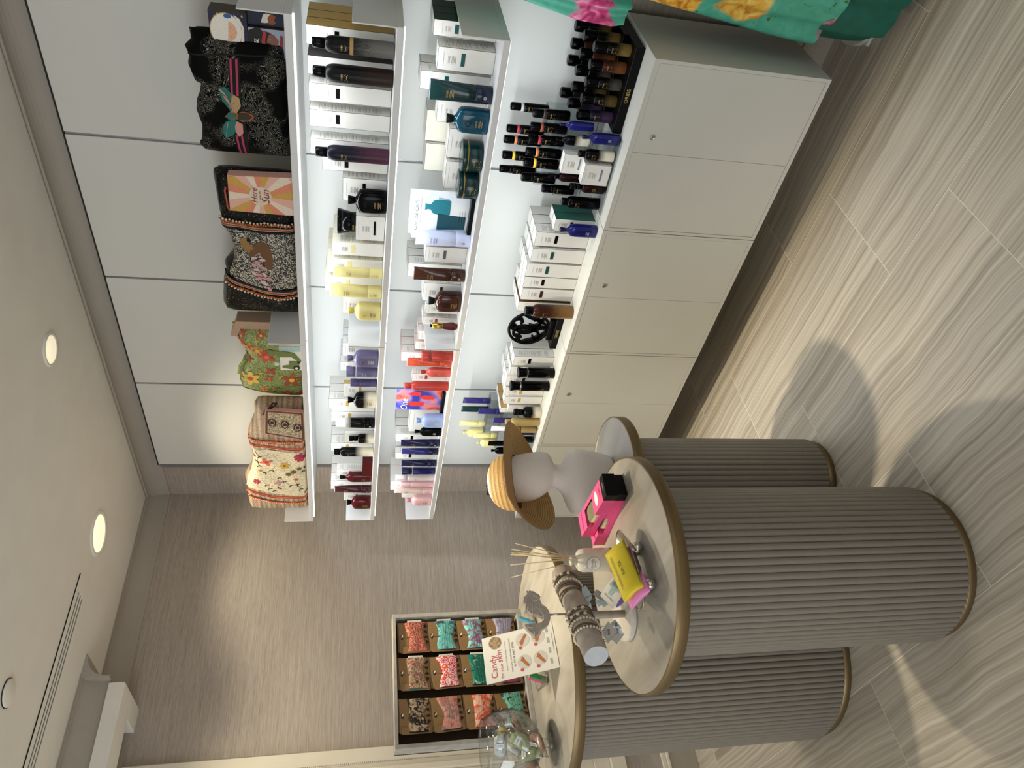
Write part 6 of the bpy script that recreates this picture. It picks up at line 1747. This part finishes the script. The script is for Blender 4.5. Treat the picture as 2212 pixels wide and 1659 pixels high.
for ln in ([(0.8706, 1.1555), (0.8541, 1.1597), (0.8360, 1.1640)], [(0.8685, 1.1514), (0.8520, 1.1547), (0.8340, 1.1591)], [(0.8656, 1.1474), (0.8463, 1.1503), (0.8292, 1.1537)], [(0.8636, 1.1433), (0.8443, 1.1445), (0.8208, 1.1480)], [(0.8439, 1.1357), (0.8380, 1.1279), (0.8249, 1.1194), (0.8159, 1.1191)], [(0.7908, 1.1516), (0.7801, 1.1490), (0.7663, 1.1511)], [(0.7924, 1.1660), (0.7900, 1.1543), (0.7878, 1.1444)], [(0.8812, 1.1407), (0.8733, 1.1312), (0.8647, 1.1263), (0.8604, 1.1350), (0.8625, 1.1408)]):
    obj('carved_line', tube_path([(a-sx_, 1.7155-sy_, b-TA[2]) for a, b in ln], .0014, 5), M('white_wash'), mm)
# bracelets, each its own ring round the arm
mat('pearl', 'D9D2C0', .18, noise=.04, coat=.5)
mat('cord_brown', '6E5C48', .7, noise=.1)
mat('shell', 'CFC5B2', .5, noise=.08)
def ring_pts(s, rad, tilt=0, n=36):
    c_ = E1+ax*s
    up = Vector((0, 0, 1))
    return [c_+sd*math.cos(a)*rad+up*math.sin(a)*rad+ax*tilt*math.cos(a+.8) for a in [2*PI*i/n for i in range(n)]]
names = [('cord', .040, 'cowrie shell cord bracelet, nearest the far end of the bracelet arm'), ('pearl', .066, 'pearl bracelet on the far half of the bracelet arm'), ('cord', .076, 'twisted cord bracelet beside the pearls on the far half of the arm'), ('cord', .100, 'thin leather bracelet on the far half of the bracelet arm'),
         ('cord', .182, 'brown cord wrap bracelet just past the post of the stand'), ('cord', .204, 'braided cord bracelet on the near half of the bracelet arm'), ('pearl', .222, 'small pearl bracelet in the middle of the near half of the arm'), ('cord', .238, 'beaded cord bracelet between the two near pearl strands'), ('pearl', .254, 'large pearl bracelet nearest the round grey end of the arm')]
for kind_, s, lab in names:
    t_ = thing('bracelet', lab, 'bracelet', (0, 0, 0), group='bracelets on the stand')
    if kind_ == 'pearl':
        rad = .0345
        me = bmesh.new()
        bmesh.ops.create_icosphere(me, subdivisions=2, radius=.0037)
        pm_ = from_bm('pearl', me, True)
        for p in ring_pts(s, rad, .006, 27):
            obj('pearl', pm_, M('pearl'), t_, p)
        obj('thread', tube_path(ring_pts(s, rad, .006), .0008, 4, closed=True), M('cord_brown'), t_)
    else:
        obj('cord', tube_path(ring_pts(s, .0322, .012*math.sin(s*90)), .0018, 6, closed=True), M('cord_brown'), t_)
        obj('second_cord', tube_path(ring_pts(s+.007, .0320, -.010*math.sin(s*70)), .0014, 6, closed=True), M('cord_brown'), t_)
        if s in (.040, .182, .204):
            me = bmesh.new()
            bmesh.ops.create_icosphere(me, subdivisions=2, radius=.0048)
            sm_ = from_bm('bead', me, True)
            for p in ring_pts(s, .0345, .008, 12)[:7]:
                obj('bead', sm_, M('shell'), t_, p)
# paper price tags
mat('tag_grey', 'A9A39B', .7)
mat('tag_blue', 'B9C8CA', .7, noise=.12, nscale=300)
mat('tag_white', 'DDE3E4', .6)
TAGS = [('pale blue patterned paper tag hanging from the far bracelets', 'tag_blue', [(0.8816, 1.0101, 1.7000), (0.8890, 0.9986, 1.7000), (0.8648, 0.9818, 1.7000), (0.8379, 0.9958, 1.7000), (0.8469, 1.0071, 1.7000)]), ('grey printed price tag below the far bracelets', 'tag_grey', [(0.8597, 0.9871, 1.6900), (0.8705, 0.9757, 1.6900), (0.8566, 0.9520, 1.6900), (0.8479, 0.9697, 1.6900)]), ('second grey price tag overlapping the first below the far bracelets', 'tag_grey', [(0.8456, 0.9765, 1.6850), (0.8529, 0.9683, 1.6850), (0.8458, 0.9424, 1.6850), (0.8352, 0.9523, 1.6850)]), ('pale green tag corner under the far price tags', 'tag_blue', [(0.8433, 0.9827, 1.6950), (0.8478, 0.9684, 1.6950), (0.8390, 0.9429, 1.6950), (0.8287, 0.9586, 1.6950), (0.8341, 0.9665, 1.6950), (0.8302, 0.9739, 1.6950)]),
        ('white paper tag behind the post of the bracelet stand', 'tag_white', [(0.8524, 0.9998, 1.7350), (0.8568, 0.9813, 1.7350), (0.8370, 0.9804, 1.7350), (0.8360, 0.9965, 1.7350)]), ('grey barcode price tag hanging below the near bracelets', 'tag_grey', [(0.7427, 0.9987, 1.6550), (0.7639, 0.9790, 1.6550), (0.7414, 0.9572, 1.6550), (0.7171, 0.9841, 1.6550)]), ('bright white tag beside the barcode tag', 'tag_white', [(0.7542, 0.9615, 1.6600), (0.7569, 0.9505, 1.6600), (0.7395, 0.9371, 1.6600), (0.7331, 0.9657, 1.6600)]), ('patterned tag behind the barcode price tag', 'tag_blue', [(0.7650, 0.9689, 1.6650), (0.7755, 0.9544, 1.6650), (0.7538, 0.9370, 1.6650), (0.7576, 0.9498, 1.6650)]), ('lowest grey tag under the near bracelets', 'tag_grey', [(0.7251, 0.9741, 1.6620), (0.7361, 0.9604, 1.6620), (0.7351, 0.9400, 1.6620), (0.7144, 0.9616, 1.6620)])]
for lab, m_, pts in TAGS:
    Yt = {}
    t_ = thing('price_tag', lab, 'tag', (0, 0, 0), group='paper tags on the bracelets')
    yy = pts[0][2]
    obj('paper', prism([(a, b) for a, b, _ in pts], lambda a, b, q: (a, yy+(a-pts[0][0])*-.5+.0006*q, b), 1), M(m_), t_)
    top = max(pts, key=lambda p_: p_[1])
    obj('string', tube_path([(top[0], yy-.5*(top[0]-pts[0][0]), top[1]-.002), (top[0]-.002, yy+.02, 1.008)], .0006, 4), M('cord_brown'), t_)
    if 'barcode' in lab:
        cxm, czm = sum(p_[0] for p_ in pts)/4, sum(p_[1] for p_ in pts)/4
        lettering('barcode', [(None, (.0008, .006), -.006+.0017*k, 0) for k in range(8)]+[('9 01 20', .004, 0, .008)], M('ink_black'), t_, (cxm, yy+(cxm-pts[0][0])*-.5-.0004, czm), (.894, -.447, 0), (0, 0, 1))

# ------------------------------------------------------------------ headband display on the tallest table
mat('driftwood', 'A8A39A', .8, noise=.12, nscale=30, bump=.25)
mat('kraft', '8F7049', .8, noise=.06, nscale=120)
mat('kraft_dark', '3C2C1C', .9)
mat('felt_white', 'DCDAD4', .8, noise=.05, nscale=200)
HX0, HX1, HZ0, HZ1, HY0, HY1 = .795, 1.262, TC[2], 1.446, 2.575, 2.640
hb = thing('headband_box', 'weathered grey wooden display box filled with headbands on kraft cards', 'display box', ((HX0+HX1)/2, HY0, HZ0))
hw = (HX1-HX0)/2
hh = HZ1-HZ0
obj('back_board', box_bm(-hw, hw, HY1-HY0-.008, HY1-HY0, 0, hh), M('kraft_dark'), hb)
for b in ((-hw, -hw+.014, 0, HY1-HY0-.008, 0, hh), (hw-.014, hw, 0, HY1-HY0-.008, 0, hh), (-hw+.014, hw-.014, 0, HY1-HY0-.008, hh-.012, hh), (-hw+.014, hw-.014, 0, HY1-HY0-.008, 0, .016)):
    obj('frame_board', box_bm(*b, .001), M('driftwood'), hb)
def fabric(name, cols, kind=0, scale=60):
    if name in MATS:
        return MATS[name]
    g = NT(name)
    c = g.coord('Object', (1, 1, 1))
    n = g.n('TexNoise' if kind == 0 else 'TexVoronoi', {'Scale': float(scale)})
    g.put(n.inputs['Vector'], c)
    src = n.outputs['Fac'] if kind == 0 else n.outputs['Distance']
    if kind == 0:
        n.inputs['Distortion'].default_value = 1.2
    k = len(cols)
    lo_, hi_ = (.32, .68) if kind == 0 else (.1, .75)
    g.set(Base_Color=g.ramp(src, [(lo_+(hi_-lo_)*i/(k-1), q) for i, q in enumerate(cols)], 'LINEAR' if kind == 0 else 'CONSTANT'), Roughness=.85)
    return g.m
BANDS = [('salmon paisley', ['7A4638', 'D9826A', '8A4A3C', 'E09478'], 1, 130, 'D0705A'), ('brown and red brushstroke', ['3A2A22', 'B79A7A', '6E2E2E', 'C9B49A', 'C0523A'], 0, 40, '2E7A72'), ('black and sand animal-print', ['15120F', '2A241E', 'B59C7C', 'C9B294'], 0, 60, '1A1A22'),
         ('turquoise floral', ['2A5C78', '7CC4BC', '5FB0A8', '3A4A5C'], 0, 30, '3E3A3A'), ('pink and red petal', ['C8234A', 'F0C4CC', 'E4502E', 'F3D6D8', 'D2408A'], 1, 60, '6A3038'), ('salmon and grey plaid', ['B0605C', 'D99A88', '8C7A74', 'D0705E'], 0, 35, '2A2A36'),
         ('aqua and plum dotted', ['7CCFC4', '8AD4CA', '8C4A7A', 'A5DDD4'], 0, 22, '2E5A58'), ('deep green leaf', ['0E5E4E', '167A64', '0C5448', '8FD0B4'], 0, 50, '15202A'), ('peach and orange blossom', ['E3B49C', 'E8C0A8', 'D8542E', 'E6BCA6'], 0, 20, '8C3434'),
         ('lavender grey', ['8E88A0', 'A49EB4', '7C7690'], 0, 40, '4A4654'), ('magenta', ['8C2A4A', 'B8446A', '4A4456', 'A03058'], 0, 40, '3A2028'), ('mint and black swirl', ['16202A', '5FA896', '7CC0A0', '3A2E4E'], 0, 45, '20303A')]
bm = bmesh.new()
cardm = from_bm('card', box_bm(-.056, .056, -.0009, .0009, -.052, .056, .0004))
pw, rnz = .1365, .1100
idx = 0
rowname = ['top row', 'second row', 'third row', 'bottom row']
colname = ['right', 'middle', 'left']
for r_ in range(4):
    for c_ in range(3):
        nm_, cols, kd, scl, bk = BANDS[idx]
        X_ = HX1-.083-pw*c_+.004*math.sin(idx*2.1)
        Z_ = HZ1-.076-rnz*r_-.003*math.cos(idx*1.7)
        Y_ = HY0+.018
        t_ = thing('headband', '%s headband on a kraft card, %s, %s column of the display' % (nm_, rowname[r_], colname[c_]), 'headband', (X_, Y_, Z_), group='headbands in the display box', rot=(R(5), R(-3+2*math.sin(idx)), 0))
        o = obj('card', cardm, M('kraft'), t_)
        obj('spare_card', cardm, M('kraft'), t_, (.004, .010, .004), (0, R(2), 0))
        obj('side_flap', box_bm(-.060, -.036, -.0035, -.0012, -.05, .050, .0004), M('kraft'), o)
        # band: gathered hourglass wrapped round the card
        bm = bmesh.new()
        nu, nv = 14, 18
        for sgn in (-1, 1):
            g_ = []
            for i in range(nu+1):
                u_ = -1+2*i/nu
                wv = .027+.012*abs(u_)**1.6
                col_ = []
                for j in range(nv+1):
                    v_ = -1+2*j/nv
                    zz = v_*wv+.004*math.sin(idx+3*u_)
                    yy = sgn*(.0085*(1-v_**4)**.5*(1-.2*u_*u_))+sgn*.0016*math.sin(v_*22+idx+2*u_)*(1-v_*v_)
                    col_.append(bm.verts.new((u_*.054, yy-.002, zz-.006)))
                g_.append(col_)
            for i in range(nu):
                for j in range(nv):
                    q = (g_[i][j], g_[i+1][j], g_[i+1][j+1], g_[i][j+1])
                    bm.faces.new(q if sgn == -1 else q[::-1])
        bmesh.ops.remove_doubles(bm, verts=list(bm.verts), dist=.0002)
        bo_ = obj('fabric_band', from_bm('fabric_band', bm, True), fabric('fabric_%d' % idx, cols, kd, scl), t_)
        obj('inner_edge', box_bm(-.056, -.050, -.007, .003, -.040, .026, .002), mat('inner_%d' % idx, bk, .85), bo_)
        obj('header_strip', box_bm(.048, .062, -.006, -.003, -.030, .022, .0006), M('felt_white'), t_) if c_ < 2 and r_ < 3 else None
        obj('peg', tube_path([(0, -.016, .046), (0, .012, .046)], .0022, 8), M('felt_white'), t_)
        obj('peg_slot', box_bm(-.008, .008, -.0015, -.0005, .042, .050), M('kraft_dark'), t_)
        ic = []
        for k in range(5):
            a0 = -.042+.020*k
            nn = 8
            ic.append([(a0+.0078*math.cos(2*PI*q/nn)*(1 if (q+k) % 3 else .55), -.0425+.0078*math.sin(2*PI*q/nn)*(1 if (q+k) % 3 else .55)) for q in range(nn)])
        vs, fs = [], []
        for poly in ic:
            k0 = len(vs)
            vs += [(a, -.0013, b) for a, b in poly]
            fs.append(tuple(range(k0, k0+len(poly))))
        obj('icon_print', new_mesh('icon_print', vs, fs), M('kraft_dark'), o)
        idx += 1

# ------------------------------------------------------------------ acrylic sign "Candy for your skin"
mat('sign_white', 'DAD8D0', .45, noise=.01)
sg = thing('counter_sign', 'white acrylic sign about a candy hand scrub, leaning back on the tallest table', 'sign', (.945, 2.175, TC[2]), rot=(R(-24), 0, R(2)))
SW_, SHh = .150, .236
obj('sheet', box_bm(-SW_/2, SW_/2, 0, .003, .002, SHh, .0005), M('sign_white'), sg)
obj('back_foot', box_bm(-.045, .045, .003, .090, .0, .003, .0005), M('acrylic'), sg, (0, 0, .001), (R(24), 0, 0))
SU, SV = (1, 0, 0), (0, 0, 1)
LT = lambda nm_, rows, ink, z, x=0: lettering(nm_, rows, M(ink), sg, (x, -.0005, z), SU, SV)
LT('headline', [('Candy', .029, -.026, 0), ('for your', .014, -.044, -.024), ('skin', .027, .004, -.021)], 'ink_red', SHh-.030)
LT('tagline', [('A hand scrub that changes to cream', .0066, 0, 0)], 'ink_grey', SHh-.072)
LT('step_heading', [('EXFOLIATE  I  MOISTURIZE  I  PROTECT', .0062, 0, 0), ('IN FOUR EASY STEPS', .0088, 0, -.010)], 'ink_dark', SHh-.088)
LT('web_line', [('www.feelinghandsome.com', .0052, .010, 0)], 'ink_dark', .010)
mat('sign_circle', 'C4C0B8', .5)
mat('skin_tone', 'A8683E', .5, noise=.15, nscale=200)
mat('photo_warm', '9A8468', .4, noise=.6, nscale=120)
mat('dot_red', 'C2525C', .5)
def sdisc(nm_, x, z, r_, m_, y=-.0004):
    bm = bmesh.new()
    bm.faces.new([bm.verts.new((x+r_*math.cos(2*PI*k/28), y, z+r_*math.sin(2*PI*k/28))) for k in range(28)])
    return obj(nm_, from_bm(nm_, bm), m_, sg)
sdisc('photo_disc', .050, SHh-.042, .021, M('photo_warm'))
for k, (x, z) in enumerate(((-.032, .108), (.038, .104), (-.032, .056), (.038, .054))):
    d_ = sdisc('step_disc', x, z, .0225, M('sign_circle'))
    sdisc('step_dot', x-.024, z+.010, .0055, M('dot_red'), -.0008)
    # two hands rubbing: palms with fingers, printed small
    hand = [(-.014, -.012), (-.004, -.006), (.004, .0), (.014, .004), (.018, .009), (.012, .009), (.016, .013), (.008, .012), (.006, .016), (.002, .010), (-.008, .003), (-.018, -.006)]
    sgn = -1 if k % 2 else 1
    obj('printed_hand', prism([(x+sgn*a, z-.003+b) for a, b in hand], lambda a, b, q: (a, -.0010+.0005*q, b), 1), M('skin_tone'), sg)
LT('icon_captions', [(None, (.018, .0011), -.05+.034*k, -.003*j) for k in range(4) for j in range(3)], 'ink_grey', .026)

# ------------------------------------------------------------------ little glass dishes with sample wedges
def glass_dish(label, loc, wedges):
    t_ = thing('glass_dish', label, 'dish', loc)
    obj('bowl', loft([(0, .018, .018), (.003, .022, .022), (.020, .034, .034), (.034, .040, .040), (.035, .041, .041), (.033, .038, .038), (.018, .030, .030), (.006, .016, .016)], 32), M('glass_bowl'), t_)
    for k, (c_, ang, dz, lab) in enumerate(wedges):
        w_ = tag(obj('sample_wedge', box_bm(-.011, .011, -.004, .004, 0, .055, .001), mat('wedge_'+c_, c_, .5), None, (loc[0]+.012*math.cos(ang), loc[1]+.012*math.sin(ang), loc[2]+.010), (R(22)*math.sin(ang), R(22)*math.cos(ang), ang)), lab, 'sample', 'sample cards in the glass dishes')
glass_dish('small glass dish of colourful sample cards left of the white sign', (.905, 2.335, TC[2]), [('E85C94', 2.6, 0, 'pink sample card in the dish left of the white sign'), ('3C8C4A', 3.6, 0, 'green sample card in the dish left of the white sign')])
glass_dish('small glass dish with a blue sample card right of the white sign', (1.115, 2.375, TC[2]), [('4FA8C8', 3.9, 0, 'blue sample card in the dish behind the mermaid')])

# ------------------------------------------------------------------ fish bowl of wrapped sweets
BX, BY = .722, 2.392
fb = thing('glass_bowl', 'large stemmed glass fish bowl of wrapped sweets on the tallest table', 'bowl', (BX, BY, TC[2]))
prof = [(.066, 0), (.067, .002), (.060, .005), (.030, .009), (.014, .014), (.0135, .034), (.022, .040), (.060, .058), (.092, .088), (.106, .122), (.108, .150), (.102, .185), (.090, .212), (.082, .224)]
inn = [(.080, .224), (.088, .211), (.100, .184), (.106, .150), (.104, .122), (.090, .090), (.058, .061), (.020, .044)]
obj('bowl_wall', lathe(prof[5:]+inn, 64, bottom=False), M('glass_bowl'), fb)
obj('stem', lathe(prof[3:7], 32), M('glass_bowl'), fb)
obj('foot', lathe(prof[:4], 48), M('glass_bowl'), fb)
obj('rim', tube_path([(.0815*math.cos(2*PI*k/48), .0815*math.sin(2*PI*k/48), .224) for k in range(48)], .0016, 6, closed=True), M('glass_bowl'), fb)
mat('film', 'D9D8D0', .15, noise=.02)
clear('wrap_film', (.94, .95, .95), .3)
for nm_, c_ in (('sweet_yellow', 'D9BE5C'), ('sweet_green', 'B9C68E'), ('sweet_brown', '9A7556'), ('sweet_peach', 'D39C78'), ('sweet_white', 'DADAD6')):
    mat(nm_, c_, .5, noise=.2, nscale=140)
rr = random.Random(12)
SWEETS = [('sweet_yellow', 'yellow sweets bag high in the glass bowl', (.030, -.012, .165), (20, 40, 10)), ('sweet_green', 'pale green sweets bag in the middle of the glass bowl', (-.005, -.055, .130), (30, 15, 60)), ('sweet_green', 'second pale green sweets bag lower in the glass bowl', (-.045, -.040, .105), (10, 50, 100)),
          ('sweet_peach', 'peach sweets bag at the bottom left of the glass bowl', (-.055, .010, .100), (25, 65, 40)), ('sweet_brown', 'brown sweets bag along the right wall of the glass bowl', (.066, -.010, .125), (5, 62, -20)), ('sweet_brown', 'brown sweets bag under the green ones in the glass bowl', (.012, .010, .085), (70, 10, 30)), ('sweet_white', 'white wrapped sweets bag at the back of the glass bowl', (.010, .045, .135), (40, 30, 80)), ('sweet_peach', 'second peach sweets bag leaning on the near wall of the bowl', (-.020, -.070, .085), (60, 40, 15)), ('sweet_white', 'clear bag of white sweets on top in the glass bowl', (.000, -.010, .190), (85, 10, 35))]
for m_, lab, lc, ro in SWEETS:
    t_ = thing('sweets_bag', lab, 'sweets', (BX+lc[0]*.82, BY+lc[1]*.82, TC[2]+lc[2]-.018), rot=tuple(R(a) for a in ro), group='wrapped sweets in the glass bowl')
    obj('filling', loft([(-.038, .007, .004, 2.5), (-.028, .018, .011, 2.5), (0, .020, .014, 2.5), (.026, .018, .011, 2.5), (.036, .007, .004, 2.5)], 18), M(m_), t_)
    obj('cellophane', loft([(-.050, .024, .001, 4), (-.032, .021, .012, 2.5), (0, .022, .016, 2.5), (.030, .021, .012, 2.5), (.050, .024, .001, 4)], 18), M('wrap_film'), t_)
    obj('paper_label', box_bm(-.0172, -.0163, -.012, .012, .004, .020), M('tag_white'), t_)
    lettering('lettering', [('SWEETS', .0048, 0, 0)], M('ink_black'), t_, (-.0176, 0, .012), *FR)
# ------------------------------------------------------------------ floral dress on a stand at the right edge
def dress_material():
    g = NT('dress_floral')
    c = g.coord('Object', (1, 1, 1))
    w_ = g.n('TexNoise', {'Scale': 9.0, 'Detail': 2.0})
    g.put(w_.inputs['Vector'], c)
    ad = g.n('VectorMath', {1: (.09, .09, .09)}, operation='MULTIPLY')
    g.t.links.new(w_.outputs['Color'], ad.inputs[0])
    sm = g.n('VectorMath', operation='ADD')
    g.put(sm.inputs[0], c)
    g.put(sm.inputs[1], ad)
    v_ = g.n('TexVoronoi', {'Scale': 5.2})
    g.put(v_.inputs['Vector'], sm)
    n = g.n('TexNoise', {'Scale': 24.0, 'Detail': 3.0, 'Distortion': 1.0})
    g.put(n.inputs['Vector'], c)
    h = g.n('SeparateColor')
    g.t.links.new(v_.outputs['Color'], h.inputs[0])
    pink = g.ramp(n, [(.3, '8C1E4E'), (.48, 'C93A78'), (.6, 'E072A2'), (.75, 'F2B4CC')])
    yel = g.ramp(n, [(.3, 'A8541C'), (.48, 'DDA838'), (.7, 'F2D878')])
    blos = g.mix(g.ramp(h.outputs[0], [(.76, '000000'), (.80, 'FFFFFF')]), pink, yel)
    teal = g.ramp(n, [(.2, '3A957E'), (.5, '4AA58D'), (.8, '58B39A')])
    isb = g.ramp(h.outputs[1], [(.42, '000000'), (.46, 'FFFFFF')])
    near = g.ramp(v_.outputs['Distance'], [(.40, 'FFFFFF'), (.47, '000000')])
    mask = g.mix(1.0, isb, near, 'MULTIPLY')
    base = g.mix(mask, teal, blos)
    leafn = g.n('TexNoise', {'Scale': 16.0, 'Distortion': 2.0})
    g.put(leafn.inputs['Vector'], c)
    lf = g.ramp(leafn, [(.66, '000000'), (.69, 'FFFFFF')])
    lm_ = g.mix(lf, base, '3C6A34')
    g.set(Base_Color=g.mix(g.mix(1.0, mask, (1, 1, 1, 1), 'MULTIPLY'), lm_, base), Roughness=.45)
    mat('dress_teal', '3FA98C', .5, noise=.08, nscale=12)
    mat('dress_hem', '0E5C4C', .55, noise=.12, nscale=30)
dress_material()
DX, DY = 2.205, .545
t = thing('floral_dress', 'long teal dress with pink and yellow flowers and a dark green hem', 'dress', (DX, DY, 0))
def drape(secs, waves, amp, seg=96, ph=0):
    vs, fs = [], []
    for z, hy, hx, k_, oy in secs:
        for i in range(seg):
            a = 2*PI*i/seg
            q = 1+amp*k_*math.sin(waves*a+ph+z*1.5)+.4*amp*k_*math.sin((waves*2+1)*a+z*3)
            vs.append((hx*math.cos(a)*q, oy+hy*math.sin(a)*q, z))
    n = len(secs)
    for j in range(n-1):
        for i in range(seg):
            b = (i+1) % seg
            fs.append((j*seg+i, j*seg+b, (j+1)*seg+b, (j+1)*seg+i))
    return new_mesh('drape', vs, fs, True)
obj('skirt', drape([(.27, .195, .150, 1, 0), (.40, .185, .145, 1, 0), (.60, .165, .130, .9, -.005), (.80, .148, .115, .8, -.01), (1.0, .130, .10, .6, -.02), (1.2, .11, .09, .3, -.02), (1.5, .16, .11, .1, -.02), (1.58, .05, .05, 0, -.02)], 7, .07), M('dress_floral'), t)
obj('hem', drape([(.075, .168, .140, 1, 0), (.12, .172, .142, 1, 0), (.20, .172, .142, 1, 0), (.285, .168, .135, .9, 0)], 8, .06, ph=1), M('dress_hem'), t)
# loose overlay sleeve that hangs further to the left
lay = [(.865, .050, .085, 1, .155), (.90, .056, .092, 1, .155), (1.0, .060, .10, .9, .145), (1.1, .058, .10, .7, .130), (1.25, .055, .09, .5, .105), (1.45, .05, .08, .3, .06)]
obj('overlay', drape(lay, 5, .16, ph=2), M('dress_floral'), t)
obj('overlay_lining', drape([(z+.006, a*.93, b*.93, k_, o_) for z, a, b, k_, o_ in lay], 5, .16, ph=2), M('dress_teal'), t)
st = thing('dress_stand', 'white curved metal foot of the stand under the floral dress', 'stand', (2.37, .635, 0))
mat('stand_white', 'C9C8C4', .5, noise=.02)
arc = []
n_ = 26
vs, fs = [], []
for k in range(n_+1):
    a = R(20)+R(140)*k/n_
    for r_, z in ((.092, 0), (.155, 0), (.155, .022), (.092, .022)):
        vs.append((r_*math.cos(a+PI/4), r_*math.sin(a+PI/4), z))
for k in range(n_):
    for j in range(4):
        fs.append((k*4+j, k*4+(j+1) % 4, k*4+4+(j+1) % 4, k*4+4+j))
fs += [(3, 2, 1, 0), (4*n_, 4*n_+1, 4*n_+2, 4*n_+3)]
obj('curved_foot', new_mesh('curved_foot', vs, fs), M('stand_white'), st)
obj('pole', tube_path([(-.10, -.04, .006), (-.10, -.04, 1.45)], .010, 10), M('stand_white'), st)
obj('foot_bar', box_bm(-.12, .0, -.06, .12, .001, .010), M('stand_white'), st)
